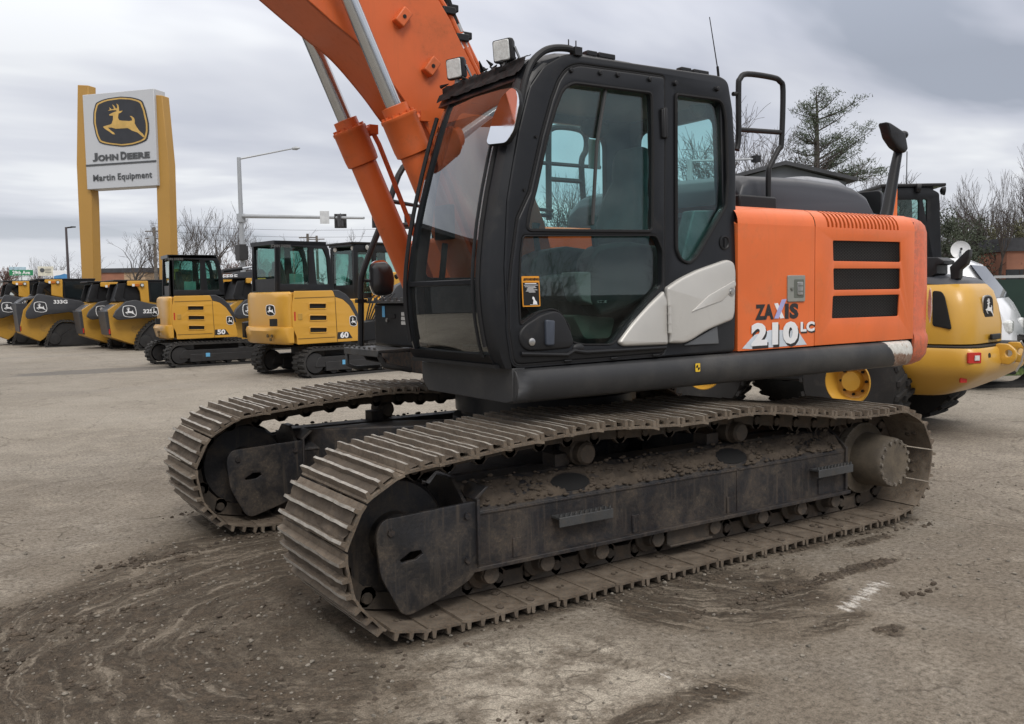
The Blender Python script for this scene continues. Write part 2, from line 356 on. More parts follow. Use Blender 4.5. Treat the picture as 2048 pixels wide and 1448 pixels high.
def shoe_mesh(seed, W=.80, Lp=.188):
    rng = random.Random(seed); b = MB(); h = W/2
    b.prism([(-Lp/2-.012, .060), (-Lp/2+.02, .063), (Lp/2-.03, .063), (Lp/2+.014, .054), (Lp/2+.016, .066), (Lp/2-.02, .0755), (-Lp/2, .0755), (-Lp/2-.012, .07)], -h, h)
    for gx in (-.083, -.006, .071):                  # three grousers, chewed along the edge
        secs = []; k = 15
        for i in range(k):
            y = -h+W*i/(k-1); z = .113-(.0035 if 0 < i < k-1 else .008)*rng.random(); dx = (rng.random()-.5)*.004
            secs.append([(gx-.0125, y, .075), (gx-.0075+dx, y, z), (gx+.0075+dx, y, z-.001), (gx+.0125, y, .075)])
        o = len(b.f); b.loft(secs); 
        for q in range(o, len(b.f)-2):
            if (q-o) % 4 == 1: b.mi[q] = 1
    for ga, gb in ((-.071, -.018), (.006, .059)):    # mud packed between the grousers
        nx, ny = 5, 40; g = []
        amp = .006+.016*rng.random(); ph = rng.random()*50
        for j in range(ny):
            for i in range(nx):
                x = ga+(gb-ga)*i/(nx-1); y = -h+.02+(W-.04)*j/(ny-1)
                f = noise.noise((x*14+ph, y*7, ph))+.55*noise.noise((x*40, y*32+ph, 3)); e_ = 1-(2*i/(nx-1)-1)**2*.35
                g.append((x, y, .081+max(-.005, amp*(.35+f*1.1))*e_+.003*(1-e_)))
        b.add(g, [(j*nx+i, j*nx+i+1, (j+1)*nx+i+1, (j+1)*nx+i) for j in range(ny-1) for i in range(nx-1)], 2)
    for q in range(4):                               # crumbs of earth on the inside of the plate
        x, y = rng.uniform(-.07, .07), rng.choice((-1, 1))*rng.uniform(.14, .38); s = rng.uniform(.008, .022)
        b.ball((x, y, .060), s, 5, 2, (1, 1.3, .5))
    return b
def pin_frame(i):
    a, c = PINS[i], PINS[(i+1) % 49]; t = V((c[0]-a[0], 0, c[1]-a[1])); L_ = t.length; t.normalize()
    n = V((t.z, 0, -t.x)); y = n.cross(t); m = V(((a[0]+c[0])/2, 0, (a[1]+c[1])/2))
    return axes(m, t, y, n), L_
rng = random.Random(4)
chain = MB()
dog = [(-.125, -.035), (-.105, -.055), (-.075, -.055), (-.045, -.03), (.045, -.03), (.075, -.055), (.105, -.055), (.125, -.035), (.125, .03), (.10, .052), (-.10, .052), (-.125, .03)]
for i in range(49):
    tr, _ = pin_frame(i)
    for s in (-1, 1):
        chain.prism(dog, s*.085-.014, s*.085+.014, 'y', tr); chain.cyl(tr @ V((-.095, s*.07, 0)), tr @ V((-.095, s*.108, 0)), .026, 10)
    chain.cyl(tr @ V((-.095, -.1, 0)), tr @ V((-.095, .1, 0)), .03, 10)
ctrack = chain.build('crawler_track', DARKSTEEL, EX, 0, smooth=40); ctrack.location = (0, TY, 0)
shoes = [shoe_mesh(k).build('track_shoe', [SHOE, WORN, EARTH], None, 0, smooth=30) for k in range(4)]
for i in range(49):
    o = shoes[i] if i < 4 else shoes[rng.randrange(4)].copy()
    if i >= 4: COL.objects.link(o)
    o.parent = ctrack; tr, _ = pin_frame(i)
    jit = M.Rotation(rng.uniform(-.03, .03), 4, 'Y') @ M.Rotation(rng.uniform(-.008, .008), 4, 'Z')
    if rng.random() < .5: jit = jit @ M.Diagonal((1, -1, 1, 1))
    o.matrix_local = tr @ M.Translation((0, rng.uniform(-.006, .006), rng.uniform(-.002, .003) if PINS[i][1] > .12 else 0)) @ jit
ct2 = copy_tree(ctrack, EX); ct2.location = (.03, -TY, 0); ct2.scale = (1, -1, 1)
# ---------------------------------------------------------------- track frame (built at the origin, one per side)
def track_frame():
    b = MB(); sec = [(.225, .235), (.225, .515), (.205, .535), (.07, .645), (-.07, .645), (-.205, .535), (-.225, .515), (-.225, .235)]
    b.loft([[(x, y, z) for y, z in sec] for x in (-1.46, 1.49)])
    for s in (-1, 1):
        b.box((.015, s*.232, .238), (2.95, .075, .022)); b.box((-.42+.0, s*.2275, .378), (.016, .006, .28))
        b.box((.02, s*.2275, .505), (2.9, .006, .012))
    for x in (1.485, -1.455):                         # end rims standing proud of the box
        b.prism([(y*1.07, .235+(z-.235)*1.06) for y, z in sec], x-.011, x+.011, 'x')
    for x in (.78, -.38):
        b.box((x, .0, .665), (.10, .12, .1))
    f = b.build('track_frame', FRAME_M, EX, .006)
    # mud that has settled on the sloping top
    g = MB(); nx, ny = 200, 14; pv = []
    for j in range(ny):
        for i in range(nx):
            x = 1.46-2.9*i/(nx-1); t = j/(ny-1); y = .222-.16*t; z = .52+.125*t
            h = .010+.022*max(-.3, noise.noise((x*5, t*3, 2)))+.014*noise.noise((x*26, t*9, 5))+.008*noise.noise((x*70, t*22, 8))
            e_ = min(1, t*6, (1-t)*5); hole = max((1-((x-c)/.13)**2-((t-.42)/.33)**2) for c in (.80, -.44))
            if hole > 0: h -= .05*min(1, hole*3)
            pv.append((x, y+h*.45*e_, z+h*e_-.012*(1-e_)))
    g.add(pv, [(j*nx+i, j*nx+i+1, (j+1)*nx+i+1, (j+1)*nx+i) for j in range(ny-1) for i in range(nx-1)])
    rg = random.Random(8)
    for q in range(420):
        x = rg.uniform(-1.42, 1.44); t = rg.random()**1.4; s = rg.uniform(.005, .016)
        if any(((x-c)/.14)**2+((t-.42)/.36)**2 < 1 for c in (.80, -.44)): continue
        g.ball((x, .222-.16*t+.006, .52+.125*t+.012), s, 5, 0, (1.2, 1, .7))
    g.build('mud_crust', EARTH, f, 0, smooth=50)
    for c in (.80, -.44):
        h = MB(); pts = [(c+.125*cos(a), .43+.30*sin(a)) for a in [2*pi*k/16 for k in range(16)]]
        h.add([(x, .222-.16*t+.004, .52+.125*t+.004) for x, t in pts] + [(x, .222-.16*t-.03, .52+.125*t-.03) for x, t in pts], [tuple(range(16))]+[(i, i+16, (i+1) % 16+16, (i+1) % 16) for i in range(16)])
        h.build('mud_opening_shade', VENT, f)  # near-black disc stands in for the shade inside the opening
    # idler guard plates
    gp = [(1.45, .585), (1.97, .565), (2.005, .50), (1.985, .30), (1.885, .105), (1.84, .088), (1.62, .15), (1.5, .20), (1.45, .27)]
    slot = [(1.765, .372), (1.80, .352), (1.875, .348), (1.885, .362), (1.86, .374), (1.83, .392), (1.775, .392)]
    for s in (-1, 1):
        plate('idler_guard', [rnd(gp, .035), slot], .022, FRAME_M, f, XZ(s*.262), .004)
        m = MB(); m.box((1.6, s*.24, .42), (.28, .03, .3)); m.build('guard_bracket', FRAME_M, f, .004)
    for s in (-1, 1):
        m = MB(); m.box((1.462, s*.268, .43), (.016, .05, .33)); m.build('end_rib', FRAME_M, f, .004)
        m = MB(); m.prism([(1.47, .59), (1.40, .645), (1.38, .645), (1.45, .58)], s*.15-.11, s*.15+.11); m.build('mud_lip', FRAME_M, f, .004)
        for q in ((1.52, .52), (1.52, .30), (1.93, .50)): m = MB(); m.cyl((q[0], s*.27, q[1]), (q[0], s*.286, q[1]), .018, 6); m.build('bolt', FRAME_M, f)
        for x in (1.2, .4, -.35, -1.2): m = MB(); m.box((x, s*.229, .30), (.05, .006, .10)); m.build('weld_pad', FRAME_M, f, .002)
    idl = MB(); idl.lathe([(.05, -.13), (.12, -.13), (.13, -.09), (.275, -.08), (.295, -.05), (.295, -.03), (.255, -.03), (.255, .03), (.295, .03), (.295, .05), (.275, .08), (.13, .09), (.12, .13), (.05, .13)], (1.83, 0, IZ), (0, 1, 0), 40)
    idl.build('idler_wheel', FRAME_M, f)
    for x in (1.35, 1.0, .63, .22, -.24, -.66, -1.03, -1.37):
        r = MB(); z = .178; r.lathe([(.03, -.21), (.05, -.20), (.055, -.14), (.092, -.13), (.092, -.115), (.073, -.105), (.073, .105), (.092, .115), (.092, .13), (.055, .14), (.05, .20), (.03, .21)], (x, 0, z), (0, 1, 0), 20)
        for s in (-1, 1):
            r.box((x, s*.185, .213), (.10, .05, .05)); r.cyl((x, s*.18, z), (x, s*.222, z), .046, 14)
        r.build('track_roller', DARKSTEEL, f, .004)
    for x in (.68, -.53):
        r = MB(); r.lathe([(.03, -.02), (.05, -.02), (.055, .02), (.072, .03), (.072, .11), (.062, .12), (.062, .165), (.050, .18), (.02, .182)], (x, -.02, .715), (0, 1, 0), 24)
        r.build('carrier_roller', DARKSTEEL, f)
    for x0, x1 in ((.62, .98), (-1.44, -1.09)):
        k = MB(); k.box(((x0+x1)/2, .262, .425), (x1-x0, .075, .012)); k.box(((x0+x1)/2, .297, .405), (x1-x0, .008, .05))
        for q in range(11): k.prism([(x0+.01+q*.033, .43), (x0+.026+q*.033, .43), (x0+.018+q*.033, .452)], .285, .299)
        k.build('step', GALVD, f, .002)
    gd = MB(); gd.box((-.03, .2, .17), (.34, .012, .09)); gd.box((-.03, .21, .125), (.34, .05, .012)); gd.build('chain_guide', DARKSTEEL, f, .003)
    d = MB(); d.lathe([(.06, -.26), (.2, -.26), (.235, -.10), (.235, .045), (.25, .05), (.25, .10), (.22, .115), (.185, .12), (.178, .21), (.170, .325), (.160, .343), (.02, .345)], (-1.83, 0, SZ), (0, 1, 0), 48)
    for k in range(16):
        a = 2*pi*k/16; d.cyl((-1.83+.150*cos(a), .34, SZ+.150*sin(a)), (-1.83+.150*cos(a), .356, SZ+.150*sin(a)), .013, 6)
    d.build('final_drive', FINAL, f)
    sp = MB(); pts = []
    for k in range(21):
        a = 2*pi*k/21; pts += [((SR-.03)*cos(a-.09), (SR-.03)*sin(a-.09)), ((SR+.03)*cos(a-.03), (SR+.03)*sin(a-.03)), ((SR+.03)*cos(a+.03), (SR+.03)*sin(a+.03)), ((SR-.03)*cos(a+.09), (SR-.03)*sin(a+.09))]
    sp.prism([(-1.83+x, SZ+z) for x, z in pts], -.04, .04); sp.build('sprocket', DARKSTEEL, f)
    return f
GALVD = mat('worn_step_steel', (.075, .078, .08), .5, metal=.4, dirt=.5, dcol=(.11, .09, .07), var=.15, scale=6, bump=.3)
FINAL = mat('dusty_final_drive', (.105, .085, .06), .8, dirt=.6, dcol=(.06, .05, .04), var=.25, scale=6, bump=.4, edge=.3)
tf = track_frame(); tf.location = (0, TY, 0)
tf2 = copy_tree(tf, EX); tf2.location = (.0, -TY, 0); tf2.scale = (1, -1, 1)
b = MB()
b.loft([[(x*k, y*k, z) for x, y in [(.78*cos(a), .66*sin(a)) for a in [2*pi*i/32 for i in range(32)]]] for k, z in ((1, .42), (1.05, .50), (1.05, .68), (.98, .70))])
for sx in (-1, 1):
    for sy in (-1, 1):                                # four legs to the track frames
        secs = []
        for t in (0, .35, .7, 1):
            x = sx*(.45+.62*t); y = sy*(.35+.72*t); hw = .30+.05*t; zt = .692-.05*t; zb = .45-.06*t
            secs.append([(x-hw, y, zb), (x-hw, y, zt), (x+hw, y, zt), (x+hw, y, zb)])
        b.loft(secs)
b.build('centre_frame', FRAME_M, EX, .012)
b = MB(); b.cyl((0, 0, .69), (0, 0, .76), .66, 64); b.cyl((0, 0, .76), (0, 0, 1.02), .60, 64); b.cyl((0, 0, .80), (0, 0, .92), .64, 64)
b.build('swing_bearing', BLACK, EX, .004)
# ---------------------------------------------------------------- upper deck
RAIL = [(1.30, 1.214), (1.352, 1.212), (1.376, 1.198), (1.392, 1.165), (1.395, 1.12), (1.384, 1.075), (1.362, 1.043), (1.33, 1.03), (1.30, 1.03)]
# the rear end of the side skirt has lost its black: white with rust, told apart by its place along the rail
def skirt_mat():
    t = T('skirt_black_and_scraped_white'); o = t.obj(); s = t.sep(o)
    g = t.noise(9, 6, .65, o); g2 = t.noise(30, 6, .7, o)
    edge_ = t.mt('ADD', s[0], t.mt('MULTIPLY', t.mt('SUBTRACT', g, .5), .10))
    edge_ = t.mt('ADD', edge_, t.mt('MULTIPLY', t.mt('SUBTRACT', 1.2, s[2]), .75))
    w_ = t.ramp(edge_, -1.985, -1.995)
    base = t.mix(t.ramp(t.noise(2.2, 7, .65, o), .4, .75), (.026, .027, .029), (.062, .060, .056))
    scr = t.ramp(t.noise(1.0, 6, .7, t.scale(o, (3, 9, 34))), .68, .74)
    base = t.mix(t.mt('MULTIPLY', scr, .45), base, (.16, .16, .16))
    white = t.mix(t.ramp(g2, .35, .7), (.62, .61, .57), (.46, .45, .41))
    low = t.mt('ADD', t.mt('MULTIPLY', t.mt('SUBTRACT', 1.135, s[2]), 5.5), t.mt('MULTIPLY', g, .9))
    rust = t.mix(t.ramp(g2, .4, .62), (.17, .085, .05), (.30, .22, .17))
    white = t.mix(t.ramp(low, .42, .52), white, rust)
    ch = t.ramp(t.noise(22, 6, .75, o), .60, .64); white = t.mix(ch, white, (.28, .15, .08))
    t.set(t.mix(w_, base, white), .5, normal=t.bump(g2, .25, .004)); return t.m
SKIRT = skirt_mat()
b = MB(); xs = [1.20, 1.195]+[1.1-.345*i for i in range(10)]+[-2.20, -2.30, -2.355]
b.loft([[(x, y-(.05 if x < -2.33 else .012 if x < -2.25 else 0), z) for y, z in RAIL] for x in xs])
b.box((-.80, 0, 1.125), (2.8, 2.59, .12)); b.box((.88, .85, 1.125), (.58, .88, .12))
b.loft([[(1.208-k*.02, y, z) for y, z in [(.40, 1.205), (.40, 1.10), (.47, 1.035), (1.30, 1.03), (1.355, 1.045), (1.36, 1.216)]] for k in (0, 4)])
deck = b.build('main_deck', SKIRT, EX, .01, 2, rz=UA)
b = MB(); b.box((.02, -.85, 1.10), (1.18, 1.0, .16)); b.box((.55, .05, 1.12), (.6, .6, .10)); b.build('right_deck', DECK, deck, .012)
mk = [plate_mesh([rnd([(-.019, -.025), (.019, -.025), (.019, .025), (-.019, .025)], .006)], .003, axes(Uy(1395, 735, 1.395)+V((0, .002, 0)), (-1, 0, 0), (0, 0, 1), (0, 1, 0)), 0)]
mk.append(plate_mesh([[(0, 0)]+[(.016*cos(a), .016*sin(a)) for a in (pi/2+i*pi/12 for i in range(7))], [(0, 0)]+[(.016*cos(a), .016*sin(a)) for a in (-pi/2+i*pi/12 for i in range(7))]], .003, axes(Uy(1395, 735, 1.395)+V((0, .0035, 0)), (-1, 0, 0), (0, 0, 1), (0, 1, 0)), 0))
YLAB = mat('yellow_label', (.70, .46, .03), .5)
mesh_obj('sling_point_sticker', mk, [YLAB, VENT], deck, weld=False)
# ---------------------------------------------------------------- cab
SIDE = axes((0, 1.36+SL*1.21, 0), (1, 0, 0), (0, -SL, 1), (0, -1, -SL))
def side_tr(off): return axes((0, 1.36+SL*1.21+off, 0), (1, 0, 0), (0, -SL, 1), (0, -1, -SL))
OUT = [S(*p) for p in ((1025.6, 736), (1012, 618.7), (1009, 536.7), (1014.5, 400), (1037, 262), (1060, 172), (1088, 131), (1124.7, 110), (1142, 107.5), (1319.5, 133.7), (1440, 151.5), (1457, 162), (1466.5, 221), (1472.7, 323), (1472.7, 400), (1473.3, 571), (1470, 704))]
DOOR = [S(*p) for p in (z2(668, 965), z2(640, 760), z2(640, 560), z2(655, 380), z2(690, 110), z1(760, 980), z1(830, 660), z1(890, 440), z1(930, 330), z1(975, 262), z1(1040, 238), z1(1543, 308), z1(1547, 700), z2(1545, 0), z2(1545, 500), z2(1548, 895))]
def grow(pts, d):
    cx = sum(p[0] for p in pts)/len(pts); cz = sum(p[1] for p in pts)/len(pts); out = []
    for i, p in enumerate(pts):
        a, c = V(pts[i-1]), V(pts[(i+1) % len(pts)]); t = (c-a).normalized(); n = V((t.y, -t.x))
        if n.dot(V(p)-V((cx, cz))) < 0: n = -n
        out.append(tuple(V(p)+n*d))
    return out
REARW = rnd([S(*p) for p in (z1(1612, 405), z1(1885, 440), z1(1905, 560), z1(1915, 900), z2(1905, 40), z2(1865, 110), z2(1735, 335), z2(1690, 372), z2(1640, 350), z2(1615, 290))], [.02, .06, .02, .02, .02, .03, .03, .03, .03, .02])
DR = rnd(DOOR, [.04, .01, .01, .01, .01, .01, .01, .01, .02, .06, .06, .02, .01, .01, .01, .04])
body = plate_mesh([rnd(OUT, [.02, .01, .01, .01, .01, .01, .02, .05, .05, .02, .05, .05, .02, .01, .01, .01, .03]), grow(DR, .008), REARW], .06, side_tr(-.03), .012)
# corner post between the side and the windscreen
PF = [(1.215, 1.255), (1.26, 1.285), (1.31, 1.305), (1.40, 1.322), (1.49, 1.333), (1.60, 1.338), (1.67, 1.336), (1.80, 1.322), (1.95, 1.296), (2.10, 1.262), (2.27, 1.215), (2.40, 1.176), (2.52, 1.138), (2.62, 1.103), (2.70, 1.070), (2.76, 1.035), (2.82, .975)]
def interp(tab, z):
    if z <= tab[0][0]: return tab[0][1]
    for (a, x), (c, y) in zip(tab, tab[1:]):
        if z <= c: return x+(y-x)*(z-a)/(c-a)
    return tab[-1][1]
prof = lambda z: interp(PF, z)
OF = sorted((z, x) for x, z in OUT[:8]); edge_x = lambda z: interp(OF, z)
def yside(z): return 1.36-SL*(z-1.21)
ZS = [1.215+(2.80-1.215)*i/28 for i in range(29)]
cabm = MB()
def post(sgn):                                        # sgn 1: left (near) post, -1: right post
    secs = []
    for z in ZS:
        xp, xe = prof(z), edge_x(z)+.004; ys = yside(z)
        pts = [(xe, ys-.004), (xe+(xp-xe)*.62, ys-.02), (xp-.006, ys-.052), (xp, ys-.078), (xp-.05, ys-.083), (xe-.02, ys-.05)]
        if sgn < 0: pts = [(x, .40+(1.36-y)*.9) if False else (x, 1.755-y) for x, y in pts]
        secs.append([(x, y, z) for x, y in pts])
    cabm.loft(secs)
post(1); post(-1)
def band(z0, z1, d0, d1, y0=.42, y1=1.29, n=4):       # cross members following the windscreen curve
    secs = []
    for i in range(n+1):
        z = z0+(z1-z0)*i/n; x = prof(z); secs.append([(x+d0, y0, z), (x+d0, y1-SL*(z-1.2), z), (x-d1, y1-SL*(z-1.2), z), (x-d1, y0, z)])
    cabm.loft(secs)
band(1.215, 1.285, .004, .06); band(2.70, 2.82, .0, .08)
# roof, floor, rear wall, right side
cabm.loft([[(x, y, z+dz) for x, z in [(-.45, 2.78), (-.45, 2.845), (-.40, 2.868), (.30, 2.895), (.62, 2.895), (.82, 2.875), (.93, 2.835), (1.0, 2.78)]] for y, dz in ((.42, -.03), (.455, 0), (.6, .012), (1.1, .012), (1.235, -.005), (1.272, -.03))])
cabm.box((.42, .86, 1.225), (1.72, .9, .02))
cab = mesh_obj('cab', [body], BLACK, EX, UA)
def merge(o, mb):                                     # adds a builder's geometry to an existing mesh
    bm = bmesh.new(); bm.from_mesh(o.data); vs = [bm.verts.new(p) for p in mb.v]
    for f in mb.f:
        try: bm.faces.new([vs[i] for i in f])
        except ValueError: pass
    bmesh.ops.recalc_face_normals(bm, faces=bm.faces); bm.to_mesh(o.data); bm.free(); finish(o.data, 35)
def merge_mesh(o, me):
    bm = bmesh.new(); bm.from_mesh(o.data); bm.from_mesh(me); bm.to_mesh(o.data); bm.free(); bpy.data.meshes.remove(me); finish(o.data, 35)
merge(cab, cabm)
rs = [(-.45, 1.22)]+[(edge_x(z)-.02, z) for z in (1.22, 1.5, 1.8, 2.1, 2.4, 2.6, 2.76)]+[(.85, 2.82), (-.45, 2.82)]
merge_mesh(cab, plate_mesh([rs, rnd([(-.20, 1.70), (1.20, 1.70), (1.10, 2.25), (.98, 2.60), (.93, 2.69), (-.10, 2.69), (-.20, 2.60)], .05)], .05, XZ(.43), .008))
YZ = lambda x: axes((x, 0, 0), (0, 1, 0), (0, 0, 1), (1, 0, 0))
merge_mesh(cab, plate_mesh([[(.43, 1.22), (1.33, 1.22), (1.27, 2.82), (.43, 2.82)], rnd([(.52, 1.80), (1.24, 1.80), (1.20, 2.66), (.52, 2.66)], .07)], .05, YZ(-.435), .008))
liner = MB(); liner.box((.25, .85, 2.755), (1.35, .8, .03)); liner.build('headliner', BEIGE, cab, .02)
W1 = rnd([S(*p) for p in (z1(1000, 338), z1(1468, 398), z1(1475, 700), z2(1473, 185), z2(738, 178), z2(752, 80), z1(790, 960), z1(860, 640), z1(905, 490), z1(945, 385))], [.05, .03, .01, .03, .03, .01, .01, .01, .01, .03])
W2 = rnd([S(*p) for p in (z2(715, 210), z2(1495, 207), z2(1532, 300), z2(1530, 500), z2(1290, 790), z2(1240, 846), z2(1065, 846), z2(1000, 830), z2(985, 740), z2(930, 655), z2(880, 635), z2(800, 660), z2(700, 735), z2(692, 560), z2(700, 330))], [.02, .03, .02, .03, .02, .03, .03, .02, .03, .03, .03, .02, .02, .01, .01])
door = mesh_obj('cab_door', plate_mesh([DR, W1, W2], .05, side_tr(-.018), .010), BLACK, cab)
def inset(lp, d=.004): return grow(lp, d)
plate('door_window', [W1], .006, TEALG, cab, side_tr(-.03), 0); plate('lower_door_window', [W2], .006, TEALD, cab, side_tr(-.032), 0)
plate('rear_side_window', [REARW], .006, TEALG, cab, side_tr(-.03), 0)
# rubber seals round the windows
def seal(name, lp, r, off, parent):
    b = MB(); pts = [side_tr(off) @ V((x, z, 0)) for x, z in lp]; b.tube(pts+[pts[0]], r, 6); return b.build(name, RUBBER, parent)
seal('window_seal', W1, .010, .006, cab); seal('window_seal', REARW, .010, .004, cab); seal('window_seal', W2, .005, .008, cab); seal('door_seal', grow(DR, .004), .007, -.004, cab)
def wind(z0, z1, y0=.455, y1=1.282, d=.012, n=14):
    b = MB(); secs = []
    for i in range(n+1):
        z = z0+(z1-z0)*i/n; x = prof(z)-d; k = SL*(z-1.2); m = (y0+y1-k)/2
        secs.append([(x-.012, y0, z), (x, y0+.15, z), (x+.006, m, z), (x, y1-k-.15, z), (x-.012, y1-k, z)])
    b.loft(secs, False, False); return b
wind(1.672, 2.72).build('windscreen', WIND, cab, smooth=60); wind(1.28, 1.648).build('lower_windscreen', WIND, cab, smooth=60)
b = MB(); b.loft([[(prof(z)-.004+q, .45, z), (prof(z)+.004+q, .85, z), (prof(z)-.004+q, 1.27, z), (prof(z)-.03+q, 1.27, z), (prof(z)-.03+q, .45, z)] for z, q in ((1.645, 0), (1.675, 0))]); b.build('windscreen_bar', BLACK, cab, .004)
for y in (.462, 1.275):
    b = MB(); b.tube([(prof(z)+.004, y-(SL*(z-1.2) if y > 1 else 0), z) for z in ZS[2:-3]], .013, 8); b.build('windscreen_seal', RUBBER, cab)
b = MB(); b.tube([(prof(z)+.012, 1.235-SL*(z-1.2), z) for z in ZS[1:-6]], .009, 6); b.build('wiper_arm', BLACKP, cab)
# tattered foam strip along the front edge of the roof
b = MB(); rg = random.Random(3); nx, nz = 60, 8; g = []
for j in range(nz):
    for i in range(nx):
        y = .40+.86*i/(nx-1); t = j/(nz-1); z = 2.735+.10*t+.0*y; x = prof(min(z, 2.79))+.020+.012*noise.noise((y*9, t*3, 1))+.012*noise.noise((y*30, t*8, 4))
        if j == nz-1: z += .03*max(0, noise.noise((y*22, 5, 1)))+.02*noise.noise((y*60, 1, 2)); x -= .03
        if j == 0: z += .008*noise.noise((y*18, 9, 1))
        g.append((x, y, z))
b.add(g, [(j*nx+i, j*nx+i+1, (j+1)*nx+i+1, (j+1)*nx+i) for j in range(nz-1) for i in range(nx-1)])
for q in range(26):
    y = rg.uniform(.38, 1.2); x = rg.uniform(.93, 1.05); z = 2.83+rg.uniform(0, .012)
    d = V((rg.uniform(-.04, .05), rg.uniform(-.06, .06), rg.uniform(-.01, .03))); b.tube([(x, y, z), V((x, y, z))+d], [.012, .003], 5)
b.build('torn_visor_strip', RUBBER, cab, smooth=60)
# work lights on the roof
def work_light(p, s, yaw):
    m = M.Translation(p) @ M.Rotation(yaw, 4, 'Z') @ M.Rotation(radians(6), 4, 'Y')
    b = MB(); o = [(-.5, -.5), (.5, -.5), (.5, .5), (-.5, .5)]; r = rnd(o, .12)
    b.loft([[(x_, y*s*k, z*s*k*.98) for y, z in r] for x_, k in ((.0, 1), (-.012, 1.04), (-.03, 1.04), (-.055, .86), (-.075, .42))], tr=m)
    h = b.build('work_light', BLACKP, cab, .002)
    l = MB(); l.loft([[(x_, y*s*k, z*s*k) for y, z in r] for x_, k in ((.001, .90), (.006, .84))], tr=m); l.build('light_lens', LAMPW, cab)
    a = MB(); q0 = m @ V((-.035, s*.53, s*.12)); q1 = m @ V((-.085, s*.56, -s*.62)); a.tube([q0, q1], .007, 4); a.box(tuple(m @ V((-.04, 0, -s*.62))), (.05, .03, .02)); a.build('light_bracket', GALV, cab)
YAWL = radians(18)
work_light(Uy(908, 137, .55), .118, YAWL); work_light(Uy(1003, 101, 1.05), .118, YAWL)
# grab tube and hose over the front corner, roof fittings, bolts
p = [U(u, v, (0, 1, 0), 1.27) for u, v in ((1041, 215), (1048, 170), (1062, 128), (1085, 104), (1110, 96), (1140, 98), (1152, 108))]
b = MB(); b.tube([V(q)+V((.0, 0, .0)) for q in catmull([tuple(q) for q in p], 5)], .019, 10); b.build('grab_tube', BLACKP, cab)
b = MB(); q = Uy(1152, 104, 1.27); b.box(tuple(q), (.05, .05, .045)); b.cyl(q, q+V((0, 0, .06)), .004, 6); b.cyl(q+V((.05, 0, 0)), q+V((.05, 0, .06)), .004, 6); b.build('tube_clamp', BLACKP, cab, .006)
for u0, u1, v in ((1172, 1192, 106), (1195, 1228, 119), (1360, 1380, 139), (1385, 1415, 144)):
    a, c = Uy(u0, v, 1.2), Uy(u1, v, 1.2); b = MB(); b.box(((a.x+c.x)/2, 1.19, 2.912), (abs(a.x-c.x), .05, .03)); b.build('roof_clip', BLACKP, cab, .006)
b = MB()
for q in ((995, 267), (1165, 282), (1268, 294), (1455, 320), (1605, 342), (1850, 375)):
    u, v = z1(*q); c = side_tr(.006) @ V((*S(u, v), 0)); b.cyl(c-V((0, .012, 0)), c+V((0, .014, 0)), .018, 8, r2=.013)
b.build('roof_bolts', BLACKP, cab, .003)
b = MB()
for q in ((795, 655), (725, 965)):
    u, v = z1(*q); c = side_tr(.0) @ V((*S(u, v), 0)); b.cyl(c-V((0, .01, 0)), c+V((0, .008, 0)), .008, 8)
b.build('door_stops', RUBBER, cab)
b = MB(); c0 = side_tr(.012) @ V((*S(*z1(1537, 490)), 0)); c1 = side_tr(.012) @ V((*S(*z1(1537, 665)), 0)); b.tube([c0, c1], .02, 8); b.box(tuple((c0+c1)/2), (.05, .02, abs(c0.z-c1.z)*.9)); b.build('door_hinge', BLACKP, cab, .004)
# handle recess, handle, lock
HR = rnd([S(*z2(*q)) for q in ((684, 780), (720, 730), (820, 668), (900, 645), (945, 672), (985, 760), (1010, 830), (990, 866), (850, 880), (735, 885), (696, 850))], .03)
plate('handle_recess', [HR], .03, BLACKP, cab, side_tr(.004), .012)
plate('door_handle', [rnd([S(*z2(*q)) for q in ((832, 700), (886, 705), (882, 850), (836, 852))], .012)], .03, mat('handle_blue_grey', (.045, .055, .075), .45), cab, side_tr(.022), .008)
b = MB(); c = side_tr(.018) @ V((*S(*z2(757, 830)), 0)); b.lathe([(.020, 0), (.020, .008), (.014, .011), (.001, .011)], c, (0, 1, 0), 20); b.build('door_lock', STEEL, cab)
# silver side covers
PA = rnd([S(*z2(*q)) for q in ((1264, 832), (1290, 795), (1340, 727), (1425, 630), (1527, 532), (1547, 590), (1552, 846), (1290, 856))], [.015, .02, .05, .08, .012, .02, .012, .02])
PB = rnd([S(*z2(*q)) for q in ((1545, 515), (1620, 462), (1720, 412), (1900, 348), (1936, 368), (1946, 425), (1940, 660), (1928, 702), (1780, 762), (1680, 826), (1640, 838), (1562, 838))], [.012, .05, .05, .03, .02, .02, .02, .02, .06, .05, .02, .012])
plate('silver_cover', [PA], .05, SILVER, cab, side_tr(.006), .016); plate('silver_cover', [PB], .05, SILVER, cab, side_tr(.008), .016)
b = MB(); a = side_tr(.04) @ V((*S(*z2(1549, 612)), 0)); c = side_tr(.04) @ V((*S(*z2(1551, 776)), 0)); b.cyl(a, c, .011, 10)
for k in (.02, .33, .66, .98): q = a.lerp(c, k); b.cyl(q-V((0, 0, .004)), q+V((0, 0, .004)), .014, 10)
b.build('cover_hinge', SILVER, cab)
b = MB(); c = side_tr(.034) @ V((*S(*z2(1914, 538)), 0)); b.lathe([(.026, 0), (.026, .004), (.016, .004), (.016, .009), (.001, .010)], c, (0, 1, 0), 24); b.build('cover_lock', STEEL, cab)
cr = [S(*z2(*q)) for q in ((1680, 655), (1780, 560), (1935, 470), (1940, 500), (1860, 590))]
plate('cover_crease', [rnd(cr, .01)], .008, SILVER, cab, side_tr(.034), .003)
plate('rear_pocket', [rnd([S(*z2(*q)) for q in ((1655, 850), (1780, 780), (1850, 735), (1860, 842))], .01)], .02, mat('grey_skirt', (.085, .09, .095), .4), cab, side_tr(.0), .004)
